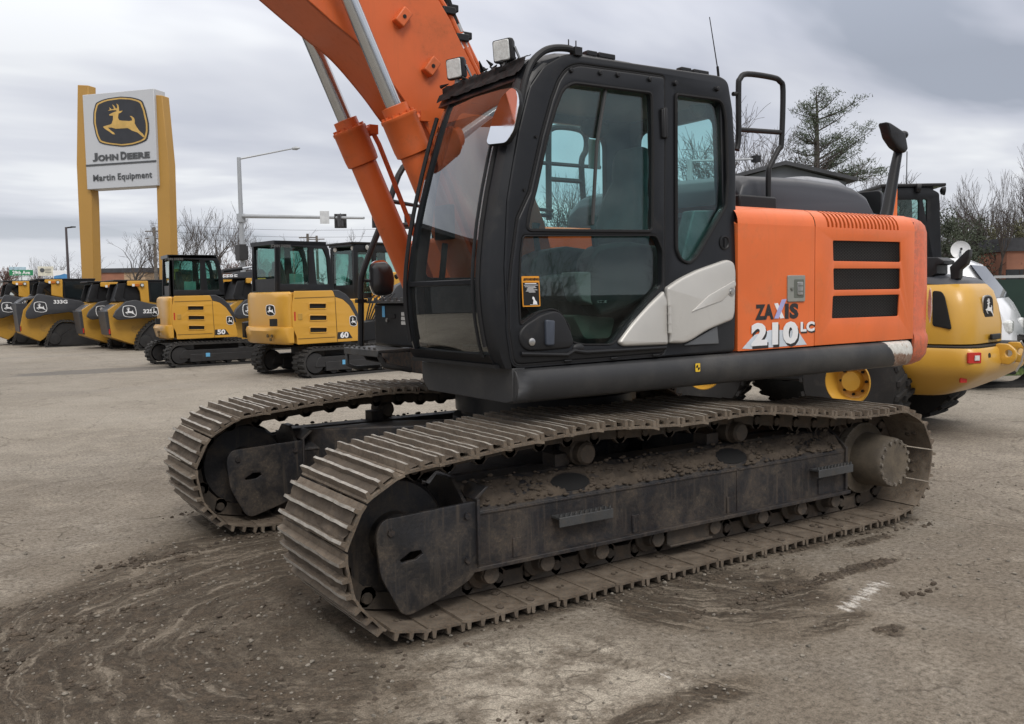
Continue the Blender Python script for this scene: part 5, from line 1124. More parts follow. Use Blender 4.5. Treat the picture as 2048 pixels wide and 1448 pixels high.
# orange excavator with a black roof, behind the engine hood
a = Wd(1805, 560, 15.5); fr = Frame((a.x, a.y), radians(146))
zz5 = lambda v: Wd(1805, v, 15.5).z
OE = cab_machine('excavator', 'orange excavator of which only the black cab roof with round lights shows above the hood', 'excavator', fr, None, ORANGE, (-.52, .42), (1.3, zz5(383)), (-.5, .55),
    [(.02, -.58, zz5(386)), (.52, -.36, zz5(389)), (.50, .45, zz5(389))], (.0, -.1, zz5(372)), [(-.6, .5, -.6, 1.0, .95, 1.35, 'body', ORANGE), (-.50, -.34, -.60, -.52, 1.3, zz5(386), 'orange_post', ORANGE)], True, 1)
# ---------------------------------------------------------------- wheel loader at the right
WO = V((-4.9, -1.0, 0)); FW = Frame(WO, radians(-80))
WL = thing('wheel_loader', 'yellow wheel loader with yellow rims, its back end showing past the orange counterweight', 'wheel loader', WO, radians(-80))
TYRE = mat('black_tyre', (.018, .018, .018), .85, dirt=.35, dcol=(.055, .05, .044), scale=4, bump=.3)
def wheel(x, y, s, z=.585, yaw=0):
    m = MB(); R_ = .575
    m.lathe([(.25, -.19), (.30, -.205), (.45, -.205), (.53, -.185), (R_-.03, -.15), (R_-.03, .15), (.53, .185), (.45, .205), (.30, .205), (.25, .19)], (0, 0, 0), (0, 1, 0), 48, 0, False)
    for k in range(22):
        for sd in (-1, 1):
            a0 = 2*pi*(k+(.5 if sd > 0 else 0))/22
            m.loft([[(r*cos(a0+da+sk), sd*yy, r*sin(a0+da+sk)) for r, da in ((R_-.035, -.05), (R_, -.045), (R_, .045), (R_-.035, .05))] for yy, sk in ((.01, 0), (.19, .13*sd))])
    t_ = m.build('tyre', TYRE, WL, smooth=30); t_.location = (x, y, z); t_.rotation_euler = (0, 0, yaw)
    m = MB(); m.lathe([(.262, s*.12), (.265, s*.19), (.25, s*.20), (.235, s*.17), (.20, s*.08), (.19, s*.05), (.165, s*.04), (.12, s*.045), (.115, s*.085), (.105, s*.12), (.0, s*.125)], (0, 0, 0), (0, 1, 0), 40, 0, False)
    for k in range(8): m.cyl((.145*cos(k*pi/4), s*.04, .145*sin(k*pi/4)), (.145*cos(k*pi/4), s*.065, .145*sin(k*pi/4)), .016, 6, 1)
    r_ = m.build('wheel_rim', [YELB, VENT], t_)
for y, s in ((0, 1), (-1.55, -1)): wheel(0, y, s)
fw = FW.loc(Wd(1417, 739, 12.0)); wheel(fw.x, fw.y, 1, .57, .2); wheel(fw.x-.31, fw.y-1.55, -1, .57, .2)
hp_ = rnd([(.9, -.22), (-1.10, -.22), (-1.10, -1.36), (.9, -1.36)], [.05, .30, .30, .05], 8)
def hs(z, d, dr=0): return [(max(x, -1.10+dr)+(d if x < -.5 else 0), y-(d if y > -.8 else -d), z) for x, y in hp_]
m = MB(); m.loft([hs(z, d) for z, d in ((.98, .03), (1.00, .0), (1.20, 0), (1.40, .03), (1.55, .07), (1.62, .12), (1.655, .2))]); hd = m.build('hood', YELB, WL, smooth=50)
m = MB(); m.loft([[(x, y, z+.12*max(0, (x+.9))*(1 if k else 1)) for x, y, z in hs(zq, d)] for k, (zq, d) in enumerate(((1.60, .125), (1.66, .15), (1.69, .22), (1.70, .32)))]); m.build('hood_top', COVER, WL, smooth=50)
sw = [FW.at(1780+X/3.914, 460+Y/3.914, -.21) for X, Y in ((330, 475), (400, 480), (425, 520), (480, 780), (330, 750))]
plate('side_grille', [rnd(sw, .03)], .02, VENT, hd, XZ(-.222), .004)
bp_ = rnd([(-.22, .0), (-1.26, .0), (-1.26, -1.58), (-.22, -1.58)], [.02, .26, .26, .02], 6)
def bs(z, d, x0_=-.22): return [((x+d) if x < -.6 else max(x, x0_) if False else x, y-(d if y > -.8 else -d)*.6, z) for x, y in bp_]
m = MB(); m.loft([bs(.97, .02), bs(.94, .0), bs(.80, -.02), bs(.72, .01), bs(.66, .08), bs(.56, .24), bs(.47, .42), bs(.44, .5)]); cwl = m.build('rear_bumper', YELB, WL, smooth=50)
m = MB(); m.loft([bs(.985, .04), bs(.965, .04)]); m.build('bumper_gap', VENT, WL)
nb = V((-1, 0, 0)); RW = lambda x, y, z: axes((x, y, z), (0, -1, 0), (0, 0, 1), (-1, 0, 0))
emblem('badge', .30, RW(-1.075, -.77, 1.37), hd, STEEL, VENT, WHITE, .015, .98)
n_ = V((-.80, .60, 0)); CRN = lambda x, y, z: axes((x, y, z), V((0, 0, 1)).cross(n_), (0, 0, 1), n_)
mesh_obj('tail_light', [plate_mesh([rnd(rect(.14, .11), .01)], .03, CRN(-1.205, -.06, .88), .004), plate_mesh([rect(.05, .05, .02, 0)], .01, CRN(-1.222, -.045, .88), 0)], [REDL, LAMPW], WL, weld=False)
mesh_obj('reflector', plate_mesh([rnd(rect(.07, .06), .006)], .02, CRN(-1.09, -.10, .65), 0), REDL, WL)
m = MB(); m.cyl((-1.245, -.30, .885), (-1.27, -.30, .885), .035, 12); m.build('socket', BLACKP, WL)
for y in (-.62, -.98):
    pts = [(-1.22, .80), (-1.22, 1.0), (-1.34, 1.0), (-1.42, .93), (-1.42, .84), (-1.36, .78)]; h = [(-1.35+.035*cos(a), .90+.035*sin(a)) for a in [2*pi*k/14 for k in range(14)]]
    plate('tow_lug', [rnd(pts, .03), h], .05, YELB, WL, XZ(y), .008)
m = MB(); m.tube([(-1.40, -.80, 1.02), (-1.42, -.86, .95), (-1.40, -.84, .80), (-1.36, -.80, .70)], .012, 6); m.box((-1.28, -.82, .86), (.06, .22, .16)); m.build('hitch_pin', STEEL, WL)
m = MB(); m.box((-1.13, -.86, 1.06), (.03, .26, .06)); m.build('hood_handle', BLACKP, WL, .008)
q0 = FW.at(1780+500/3.914, 460+395/3.914, -.5)
pts = [FW.at(1780+X/3.914, 460+Y/3.914, -.5) for X, Y in ((490, 400), (480, 290), (610, 160), (635, 150), (630, 210), (610, 270), (560, 310), (555, 380))]
plate('rear_mirror', [rnd(pts, .01)], .10, BLACKP, WL, XZ(-.5), .01)
pts = [FW.at(1780+X/3.914, 460+Y/3.914, -.5) for X, Y in ((300, 215), (400, 215), (450, 240), (450, 265), (395, 275), (395, 340), (300, 400))]
plate('air_intake', [pts], .3, BLACKP, WL, XZ(-.55), .01)
m = MB(); m.box((1.0, -.8, .75), (1.7, .9, .5)); m.box((fw.x-.2, fw.y-.75, .7), (1.3, .9, .5)); m.build('chassis', BLACKP, WL, .03)
co = [(.35, 1.1), (.35, 2.78), (1.55, 2.78), (1.85, 1.75), (1.8, 1.1)]; h1 = rnd([(.5, 1.5), (.5, 2.6), (1.45, 2.6), (1.68, 1.75), (1.68, 1.5)], .05)
cb = mesh_obj('cab', [plate_mesh([rnd(co, .06), h1], .06, XZ(-.2), .01)], BLACK, WL); merge_mesh(cb, plate_mesh([rnd(co, .06), h1], .06, XZ(-1.35), .01)); m = MB(); m.box((.95, -.78, 1.1), (1.2, 1.15, .1)); merge(cb, m)
m = MB(); m.loft([[(x, y, z) for x, y in rnd([(.7, -.12), (1.95, -.12), (1.95, -1.25), (.7, -1.25)], .2, 4)] for z in (2.80, 2.85)]+[[(x*.9+.13, -.7+(y+.7)*.85, 2.91) for x, y in rnd([(.7, -.12), (1.95, -.12), (1.95, -1.25), (.7, -1.25)], .2, 4)]]); m.build('cab_roof', mat('pale_grey_roof', (.22, .23, .25), .4), WL, smooth=50)
for y in (-.2, -1.35): plate('cab_window', [h1], .006, MINIG, cb, XZ(y), 0)
m = MB(); m.prism(rnd([(1.9, .9), (2.5, 1.3), (3.6, .6), (3.9, .15), (4.3, .1), (4.2, .8), (3.7, 1.0), (2.5, 1.7), (1.9, 1.5)], .05), -1.5, -.1); m.build('loader_arms', YELB, WL, .02)
# ---------------------------------------------------------------- white van and dish
a = Wd(1978, 650, 14.6); FV = Frame((a.x, a.y), radians(112)); VN = thing('van', 'white van parked behind the yellow wheel loader, windscreen towards the right edge', 'van', (a.x, a.y, 0), radians(112))
WV = mat('white_car_paint', (.72, .74, .77), .22, var=.02, coat=.4, dirt=.05); VG = mat('dark_car_window', (.015, .018, .022), .05)
def vsec(x, zt, zb_, w_, tum): return [(x, -w_, zb_), (x, -w_, zb_+(zt-zb_)*.5), (x, -w_+tum, zt-.12), (x, -w_+tum+.14, zt), (x, w_-tum-.14, zt), (x, w_-tum, zt-.12), (x, w_, zb_+(zt-zb_)*.5), (x, w_, zb_)]
xf = .42
zr = Wd(1900, 516, 14.6).z
m = MB(); m.loft([vsec(xf-k, zt, .35, w_, t_) for k, zt, w_, t_ in ((5.0, zr-.05, .9, .12), (4.9, zr+.02, .98, .14), (3.0, zr+.03, .98, .14), (.80, zr-.02, .98, .15), (.62, zr-.10, .98, .16), (.22, zr-.66, .98, .10), (.16, zr-.74, .98, .06), (.05, zr-.95, .95, .05), (.0, zr-1.15, .88, .05))]); vb = m.build('body', WV, VN, .0, smooth=40)
m = MB(); m.loft([[(xf-k+.012, y, z) for y in (-w_, w_)]+[(xf-k-.01, y, z) for y in (w_, -w_)] for k, z, w_ in ((.60, zr-.13, .78), (.235, zr-.64, .88))]); m.build('windscreen', VG, VN)
for s in (-1, 1):
    plate('side_window', [rnd([(xf-2.2, zr-.6), (xf-2.2, zr-.2), (xf-1.15, zr-.2), (xf-.62, zr-.6)], .05)], .03, VG, VN, XZ(s*.93), 0)
    m = MB(); m.box((xf-.10, s*.76, .98), (.2, .34, .20)); m.build('headlight', LAMPW, VN, .04)
    for x in (xf-.95, xf-4.0): m = MB(); m.lathe([(.2, -.1), (.33, -.1), (.35, -.07), (.35, .07), (.33, .1), (.2, .1)], (x, s*.88, .35), (0, 1, 0), 28); m.build('wheel', TYRE, VN)
m = MB(); m.box((xf-.0, 0, .55), (.14, 1.7, .22)); m.build('bumper', WV, VN, .05); m = MB(); m.box((xf-1.15, 0, zr-.01), (.12, .3, .05)); m.build('roof_light', LAMPW, VN, .015); m = MB(); m.box((xf-2.3, .35, zr+.05), (.5, .12, .04)); m.build('roof_bar', BLACKP, VN, .01)
b = Wd(1921, 500, 17.5)
SDH = thing('satellite_dish', 'round white satellite dish on a thin post above the white van', 'satellite dish', (b.x, b.y, 0))
ax = (CAM-b); ax.z = 2.5; ax.normalize(); ax = (ax+V((.3, .3, 0))).normalized()
m = MB(); m.lathe([(.001, -.05), (.08, -.045), (.14, -.02), (.17, .01), (.175, .012), (.165, .0), (.08, -.03), (.001, -.038)], (0, 0, b.z), ax, 28); m.build('dish', WHITE, SDH, smooth=60)
m = MB(); m.tube([(0, 0, b.z-.05), V((0, 0, b.z-.02))+ax*.16], .01, 5); m.ball(V((0, 0, b.z-.0))+ax*.17, .025, 8); m.build('feed_arm', BLACKP, SDH); m = MB(); m.tube([(0, 0, 0), (0, 0, b.z-.1), V((0, 0, b.z))-ax*.05], .022, 8); m.build('post', GALV, SDH)
# ================================================================ GROUND
import numpy as np
def ground_mat():
    t = T('worn_dusty_paving'); g = t.n('ShaderNodeNewGeometry'); P = g.outputs['Position']; s = t.sep(P)
    at_ = t.n('ShaderNodeAttribute'); at_.attribute_name = 'mud'; mud = at_.outputs['Fac']
    at2 = t.n('ShaderNodeAttribute'); at2.attribute_name = 'chalk'; chalk = at2.outputs['Fac']
    big = t.noise(.55, 6, .6, P, .3); mid = t.noise(2.6, 7, .66, P, .4); fine = t.noise(34, 5, .7, P); grit = t.noise(130, 3, .8, P)
    c = t.mix(t.ramp(big, .34, .66), (.190, .166, .134), (.275, .248, .208))
    c = t.mix(t.mt('MULTIPLY', t.ramp(mid, .46, .70), .65), c, (.335, .298, .243))
    c = t.mix(t.mt('MULTIPLY', t.ramp(mid, .50, .30), .55), c, (.160, .140, .115))
    c = t.mix(t.mt('MULTIPLY', t.ramp(fine, .50, .66), .6), c, (.105, .088, .068))
    c = t.mix(t.mt('MULTIPLY', t.ramp(fine, .44, .26), .5), c, (.36, .335, .30))
    c = t.mix(t.mt('MULTIPLY', t.ramp(grit, .56, .68), .8), c, (.060, .052, .043)); c = t.mix(t.mt('MULTIPLY', t.ramp(grit, .40, .30), .75), c, (.42, .39, .34))
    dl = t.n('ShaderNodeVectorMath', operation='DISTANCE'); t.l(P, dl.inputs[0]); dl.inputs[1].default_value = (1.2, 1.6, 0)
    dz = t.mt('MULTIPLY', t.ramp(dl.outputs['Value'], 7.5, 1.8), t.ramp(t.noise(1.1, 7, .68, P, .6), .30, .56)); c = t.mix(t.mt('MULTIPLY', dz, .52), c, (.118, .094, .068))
    c = t.mix(t.mt('MULTIPLY', t.ramp(t.noise(11, 6, .75, P, .3), .56, .66), .5), c, (.10, .082, .062))
    # cracks of the old paving: fine crazing, plus a few long joints
    wv = t.n('ShaderNodeVectorMath', operation='ADD'); t.l(P, wv.inputs[0])
    wn = t.n('ShaderNodeTexNoise'); wn.inputs['Scale'].default_value = 2.2; wn.inputs['Detail'].default_value = 4; t.l(P, wn.inputs['Vector'])
    sc_ = t.n('ShaderNodeVectorMath', operation='SCALE'); t.l(wn.outputs['Color'], sc_.inputs[0]); sc_.inputs['Scale'].default_value = .35; t.l(sc_.outputs[0], wv.inputs[1])
    ckn = t.ramp(t.noise(6, 5, .7, P), .40, .62)
    def crack(scale, w_):
        v = t.n('ShaderNodeTexVoronoi', feature='DISTANCE_TO_EDGE'); v.inputs['Scale'].default_value = scale; t.l(wv.outputs[0], v.inputs['Vector']); return t.ramp(v.outputs['Distance'], w_, 0.0)
    ck = t.mt('MULTIPLY', crack(2.6, .035), t.ramp(t.noise(.8, 4, .6, P), .40, .60))
    ck2 = t.mt('MULTIPLY', crack(.42, .011), t.ramp(t.noise(.35, 3, .6, P), .36, .5)); ck = t.mt('MULTIPLY', t.mt('MAXIMUM', ck, t.mt('MAXIMUM', ck2, t.mt('MULTIPLY', crack(7.0, .06), t.ramp(t.noise(1.3, 4, .6, P), .50, .66)))), ckn)
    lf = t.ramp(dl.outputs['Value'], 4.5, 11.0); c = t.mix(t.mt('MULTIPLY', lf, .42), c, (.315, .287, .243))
    # arcs ground into the surface where the tracks slewed
    wpx = t.mt('MULTIPLY', t.mt('SUBTRACT', t.noise(1.4, 4, .6, P), .5), .42); wpy = t.mt('MULTIPLY', t.mt('SUBTRACT', t.noise(1.7, 4, .6, P, .2), .5), .42)
    def polar(cx, cy, kr, ka, seed):
        x = t.mt('ADD', t.mt('SUBTRACT', s[0], cx), wpx); y = t.mt('ADD', t.mt('SUBTRACT', s[1], cy), wpy); r = t.mt('SQRT', t.mt('ADD', t.mt('MULTIPLY', x, x), t.mt('MULTIPLY', y, y))); a = t.mt('ARCTAN2', y, x)
        return t.noise(1, 6, .62, t.comb(t.mt('MULTIPLY', r, kr), t.mt('MULTIPLY', a, ka), seed), .35)
    sA = t.mt('ADD', t.mt('MULTIPLY', polar(1.9, 1.25, 14, 1.2, 1.0), .55), t.mt('MULTIPLY', polar(1.9, 1.25, 40, 2.2, 9.0), .45)); sB = t.mt('ADD', t.mt('MULTIPLY', polar(-.25, 1.45, 20, 2.0, 5.0), .6), t.mt('MULTIPLY', polar(-.25, 1.45, 52, 3.0, 11.0), .4))
    sel = t.ramp(s[0], 1.15, 1.5); st = t.mt('ADD', t.mt('MULTIPLY', sA, sel), t.mt('MULTIPLY', sB, t.mt('SUBTRACT', 1.0, sel)))
    dc = t.n('ShaderNodeVectorMath', operation='DISTANCE'); t.l(P, dc.inputs[0]); dc.inputs[1].default_value = (1.9, 1.25, 0); st = t.mt('ADD', .47, t.mt('MULTIPLY', t.mt('SUBTRACT', st, .5), t.ramp(dc.outputs['Value'], .45, 1.1, .25, 1.0)))
    clod = t.noise(9, 7, .72, P, .8)
    mm = t.mt('ADD', mud, t.mt('MULTIPLY', t.mt('SUBTRACT', st, .5), 2.3)); mm = t.mt('ADD', mm, t.mt('ADD', t.mt('MULTIPLY', t.mt('SUBTRACT', clod, .5), 1.2), t.mt('MULTIPLY', t.mt('SUBTRACT', t.noise(1.7, 5, .65, P, .6), .5), 1.5)))
    on = t.ramp(mud, .02, .18)
    mf = t.mt('MULTIPLY', t.ramp(mm, .30, .86), on)
    mc = t.mix(t.ramp(clod, .36, .64), (.036, .028, .020), (.090, .069, .049)); mc = t.mix(t.mt('MULTIPLY', t.ramp(grit, .40, .30), .6), mc, (.27, .245, .21)); mc = t.mix(t.mt('MULTIPLY', t.ramp(fine, .5, .72), .6), mc, (.042, .034, .027))
    dq = t.n('ShaderNodeVectorMath', operation='DISTANCE'); t.l(P, dq.inputs[0]); dq.inputs[1].default_value = (1.75, 2.35, 0)
    slab_ = t.mt('MULTIPLY', t.ramp(t.mt('ADD', dq.outputs['Value'], t.mt('MULTIPLY', mid, .9)), 1.35, .85), t.mt('SUBTRACT', 1.0, mf)); c = t.mix(t.mt('MULTIPLY', slab_, t.ramp(t.noise(5, 6, .7, P), .40, .60)), c, (.34, .305, .25)); ck = t.mt('MAXIMUM', ck, t.mt('MULTIPLY', slab_, t.mt('MULTIPLY', crack(6.5, .05), t.mt('MULTIPLY', ckn, .8))))
    jx = t.mt('ABSOLUTE', t.mt('ADD', t.mt('ADD', s[0], 2.26), t.mt('MULTIPLY', t.mt('SUBTRACT', t.noise(3, 4, .6, P), .5), .12))); jt = t.mt('MULTIPLY', t.ramp(jx, .016, .004), t.ramp(s[1], .8, 1.3))
    ck = t.mt('MULTIPLY', ck, t.mt('SUBTRACT', 1.0, mf))
    c = t.mix(t.mt('MULTIPLY', t.mt('MAXIMUM', ck, jt), .6), c, (.085, .07, .053))
    c = t.mix(t.mt('MULTIPLY', t.ramp(mud, .02, .45), .72), c, (.112, .090, .066)); dust = t.mt('MULTIPLY', on, t.ramp(st, .47, .33)); c = t.mix(t.mt('MULTIPLY', dust, .55), c, (.26, .225, .178))
    c = t.mix(t.mt('MULTIPLY', mf, .93), c, mc)
    cf = t.ramp(t.mt('ADD', chalk, t.mt('MULTIPLY', t.mt('SUBTRACT', t.noise(1, 6, .75, t.scale(P, (30, 10, 1))), .5), 3.2)), .62, 1.0); c = t.mix(t.mt('MULTIPLY', cf, .7), c, (.56, .54, .50))
    # a damp patch left of the mini excavators and darker tyre-worn lanes far off
    lane = t.ramp(t.noise(1, 4, .6, t.scale(P, (.10, .55, 1))), .46, .66); far = t.ramp(s[1], -8.0, -15.0)
    c = t.mix(t.mt('MULTIPLY', t.mt('MULTIPLY', lane, far), .30), c, (.17, .16, .15))
    dx = t.mt('DIVIDE', t.mt('SUBTRACT', s[0], .15), 1.9); dy = t.mt('DIVIDE', t.mt('SUBTRACT', s[1], -17.3), .75)
    dp = t.ramp(t.mt('ADD', t.mt('ADD', t.mt('MULTIPLY', dx, dx), t.mt('MULTIPLY', dy, dy)), t.mt('MULTIPLY', mid, .7)), 1.45, 1.05); c = t.mix(t.mt('MULTIPLY', dp, .6), c, (.075, .07, .064))
    gs = t.ramp(grit, .30, .70, .58, 1.42); fs = t.ramp(fine, .30, .70, 1.22, .78); k_ = t.mt('MULTIPLY', gs, fs); c = t.mix(1.0, c, t.comb(k_, k_, k_), 'MULTIPLY')
    h = t.mt('ADD', t.mt('MULTIPLY', fine, .5), t.mt('MULTIPLY', grit, .35)); h = t.mt('SUBTRACT', h, t.mt('MULTIPLY', ck, .8)); h = t.mt('ADD', h, t.mt('MULTIPLY', mf, t.mt('ADD', .4, t.mt('MULTIPLY', st, 1.4))))
    t.set(c, t.mt('SUBTRACT', .92, t.mt('MULTIPLY', dp, .3)), spec=.25, normal=t.bump(h, .75, .016)); return t.m
def mudmask(x, y):
    n = noise.noise
    w1_ = .35*n((x*1.1, y*1.1, 1))+.18*n((x*3.3, y*3.3, 2))
    m = 0
    # the fan in front of the tracks (left of the picture), centred on the near track's front foot
    dx, dy = x-1.9, y-1.3; r = hypot(dx, dy); a = math.degrees(atan2(dy, dx))
    fan = min(1, max(0, (r-.15)/.3))*min(1, max(0, (2.45+.9*w1_-r)/.55))
    fan *= min(1, max(0, (a+118+25*w1_)/14))*min(1, max(0, (82+30*w1_-a)/25)); m = max(m, fan*(.60+.55*w1_+.12*min(1, max(0, (1.5-r)/.5))))
    # apron by the front of the near track towards the camera, thinner
    d = hypot((x-2.9)/1.2, (y-2.0)/1.0); m = max(m, min(1, max(0, (1.05+.6*w1_-d)/.5))*(.50+.2*w1_))
    # arcs right of the near track
    d = hypot((x-.25)/.80, (y-1.95)/.62); m = max(m, min(1, max(0, (1.0+.55*w1_-d)/.45))*.66)
    for (cx, cy, rx_, ry_, k) in ((-.75, 2.08, .30, .06, .9), (-.15, 2.08, .55, .07, .85), (-1.25, 1.75, .25, .05, .8), (1.35, 2.75, .5, .12, .6), (.0, 2.75, .10, .07, .6), (2.75, 3.1, .4, .15, .55), (.15, 2.55, .3, .09, .6)):
        d = hypot((x-cx)/rx_, (y-cy)/ry_); m = max(m, min(1, max(0, (1.2+.9*w1_-d)/.6))*k)
    # soil dropped under and along the tracks
    for s in (1, -1):
        if abs(x) < 2.1: m = max(m, min(1, max(0, (.52+.25*w1_-abs(y-1.195*s))/.15))*.75)
    if abs(x) < 1.6 and abs(y) < 1.0: m = max(m, .35+.3*w1_)
    return max(0, min(1, m))
def chalkmask(x, y):
    m = 0
    for (ax_, ay_, bx_, by_, w_) in ((-.10, 2.44, -.58, 2.30, .11), (1.45, 2.35, 1.2, 2.5, .12)):
        t = max(0, min(1, ((x-ax_)*(bx_-ax_)+(y-ay_)*(by_-ay_))/((bx_-ax_)**2+(by_-ay_)**2))); d = hypot(x-ax_-t*(bx_-ax_), y-ay_-t*(by_-ay_)); m = max(m, max(0, 1-d/w_))
    return m
# a centre grid fine enough for ruts, then coarser out to the horizon, as one sheet
def axis(a, b, st): k = int(round((b-a)/st)); return [a+(b-a)*i/k for i in range(k+1)]
gx = [-900, -400, -200, -100, -60, -40, -28, -20, -14, -10, -7.5, -6]+axis(-5, -1.6, .10)+axis(-1.5, 4.2, .032)+axis(4.3, 7, .15)+[9, 12, 18, 28, 45, 80, 160, 400, 900]
gy_ = [-900, -400, -200, -120, -80, -60, -48, -38, -30, -24, -19, -15, -12, -10, -8.5, -7.2, -6]+axis(-5, -1.6, .14)+axis(-1.5, 4.6, .032)+axis(4.7, 7, .2)+[9, 14, 24, 45, 100, 300, 900]
gv = []; mv = []; cv = []
for y in gy_:
    for x in gx:
        m = mudmask(x, y) if -3.2 < x < 5 and -2.4 < y < 4.6 else 0; mv.append(m)
        cv.append(chalkmask(x, y) if -1.4 < x < 1.2 and 2 < y < 3 else 0); z = 0
        if -6 < x < 7 and -6 < y < 7:
            z = .006*noise.noise((x*1.3, y*1.3, 7))
            if m > .05:
                if x > 1.3: r = hypot(x-1.9, y-1.3); a = atan2(y-1.3, x-1.9)
                else: r = hypot(x+.25, y-1.45); a = atan2(y-1.45, x+.25)
                z += .6*m*(.020*noise.noise((r*6.5, a*1.6, 3))+.012*noise.noise((r*15, a*3, 4))+.016*max(0, noise.noise((x*9, y*9, 5))-.15)+.010*noise.noise((x*22, y*22, 6)))
            if abs(abs(y)-1.195) < .46 and abs(x) < 2.0: z = min(z, 0)-.004
        gv.append((x, y, z))
nx = len(gx); ny = len(gy_)
gb = MB(); gb.v = [V(p) for p in gv]; gb.f = [[j*nx+i, j*nx+i+1, (j+1)*nx+i+1, (j+1)*nx+i] for j in range(ny-1) for i in range(nx-1)]; gb.mi = [0]*len(gb.f)
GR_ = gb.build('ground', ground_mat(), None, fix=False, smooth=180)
for nm, vals in (('mud', mv), ('chalk', cv)): at_ = GR_.data.attributes.new(nm, 'FLOAT', 'POINT'); at_.data.foreach_set('value', vals)
tag(GR_, kind='structure')
# pebbles and mud clods lying on it
rg = random.Random(21); b1 = MB(); b2 = MB()
def stone(b, x, y, s, z=0):
    k = 6; secs = []
    sq = (rg.uniform(.7, 1.3), rg.uniform(.7, 1.3), rg.uniform(.5, .8)); ph = rg.random()*6
    for i in range(5):
        t = pi*i/4; secs.append([V((x, y, z+s*.25))+V((s*sq[0]*sin(t)*cos(2*pi*j/k+ph), s*sq[1]*sin(t)*sin(2*pi*j/k+ph), -s*sq[2]*cos(t)))*(1+rg.uniform(-.22, .22)) for j in range(k)])
    b.loft(secs)
cnt = 0
while cnt < 4200:
    x = rg.uniform(-4, 5); y = rg.uniform(-1.6, 4.6)
    d = (V((x, y, 0))-CAM).dot(CF)
    if d < 1.2: continue
    m = mudmask(x, y)
    if rg.random() > .25+.6*m: continue
    stone(b1, x, y, rg.choice((.003, .004, .004, .005, .006, .008)) *(1+.6*rg.random())); cnt += 1
tag(b1.build('pebbles', mat('pebble_grey', (.19, .17, .14), .85, var=.45, scale=25), None, smooth=0), kind='stuff')
spots = [(-.75, 2.08, .30, .06, 130), (-.15, 2.08, .55, .07, 180), (-1.25, 1.75, .25, .05, 60), (.0, 2.75, .08, .06, 14), (2.95, -.05, .45, .10, 150), (3.2, .35, .5, .12, 130), (2.6, -.55, .35, .12, 120), (2.5, 1.9, .5, .3, 110), (3.0, 1.0, .7, .5, 170), (2.75, 3.0, .35, .12, 60), (2.2, 2.5, .4, .15, 60), (.25, 1.9, .6, .3, 90), (-1.9, 1.75, .1, .03, 14), (-.6, 2.5, .2, .05, 20), (-2.5, 3.0, .15, .1, 10)]
for cx, cy, rx_, ry_, k in spots:
    for i in range(k):
        a = rg.random()*2*pi; q = rg.random()**.6; stone(b2, cx+rx_*q*cos(a), cy+ry_*q*sin(a), rg.choice((.004, .005, .006, .008, .010, .016))*rg.uniform(.7, 1.25))
for s in (1, -1):
    for i in range(260): stone(b2, rg.uniform(-2.1, 2.3), s*1.195+rg.choice((-1, 1))*rg.uniform(.40, .56), rg.choice((.005, .007, .01, .014)))
tag(b2.build('mud_clods', EARTH, None, smooth=0), kind='stuff')
# grass verge at the right
vg = MB(); p0 = G(1990, 752); p1 = G(2120, 752)
GRASS = mat('grass_ground', (.075, .105, .03), .9, var=.5, scale=3, bump=.8, bscale=40)
d = V((CR.x, CR.y, 0)).normalized(); f2 = V((CF.x, CF.y, 0)).normalized(); e0 = p0-d*.6
vg.add([e0+V((0, 0, .006)), e0+d*40+V((0, 0, .006)), e0+d*40+f2*14+V((0, 0, .006)), e0+f2*14+V((0, 0, .006))], [(0, 1, 2, 3)]); tag(vg.build('lawn', GRASS), kind='structure')
gb = MB()
for i in range(5200):
    q = e0+d*rg.uniform(0, 3.2)+f2*rg.uniform(0, 3.6)**1; h = rg.uniform(.03, .10); a = rg.random()*pi; w_ = V((cos(a), sin(a), 0))*.006; l = V((rg.uniform(-.03, .03), rg.uniform(-.03, .03), h))
    gb.add([q-w_, q+w_, q+l], [(0, 1, 2)])
tag(gb.build('grass', mat('grass_blade', (.10, .15, .035), .7, var=.5, scale=6), None, fix=False, smooth=0), kind='stuff')
# ================================================================ SIGN PYLON
SX = lambda u, v, d: Wd(u, v, d)
a, c = Wd(176, 560, 37.5), Wd(338, 560, 36.4)
pd = V((c.x-a.x, c.y-a.y, 0)); PL = pd.length; pd.normalize(); pn_ = V((pd.y, -pd.x, 0))
if pn_.dot(CAM-a) < 0: pn_ = -pn_
PY = thing('sign_pylon', 'tall two-post yellow sign pylon with a grey panel and a black and gold leaping deer', 'sign', (a.x, a.y, 0), atan2(pd.y, pd.x))
PS = PY.matrix_basis.inverted()
def PX(u, v):                                        # pixel on the pylon's face -> (s,z)
    r = ray(u, v); t = pn_.dot(V((a.x, a.y, 0))-CAM)/pn_.dot(r); p = CAM+r*t; return ((p-V((a.x, a.y, 0))).dot(pd), p.z)
sgn = 1 if pn_.dot(V((-pd.y, pd.x, 0))) > 0 else -1     # local y of the face
MUST = mat('mustard_post_paint', (.42, .235, .050), .5, dirt=.15, dcol=(.36, .20, .07), var=.04, scale=.6)
PANEL = mat('pale_grey_sign_panel', (.50, .52, .545), .45, var=.02, scale=.4)
for us in ((167, 183, 170, 163, 154, 196), (324, 336, 340, 350, 352, 322)):
    pass
def post_(pts, nm='post'): b = MB(); b.prism([PX(*p) for p in pts], -.22, .22); return b.build(nm, MUST, PY, .02)
post_([(163, 172), (184, 173), (186, 330), (191, 400), (197, 600), (173, 600), (164, 400), (161, 330)])
post_([(315, 192), (331, 193), (344, 330), (346, 400), (352, 600), (327, 600), (321, 400), (319, 330)])
pf_ = [PX(*p) for p in ((178, 178), (320, 196), (327, 381), (185, 373))]
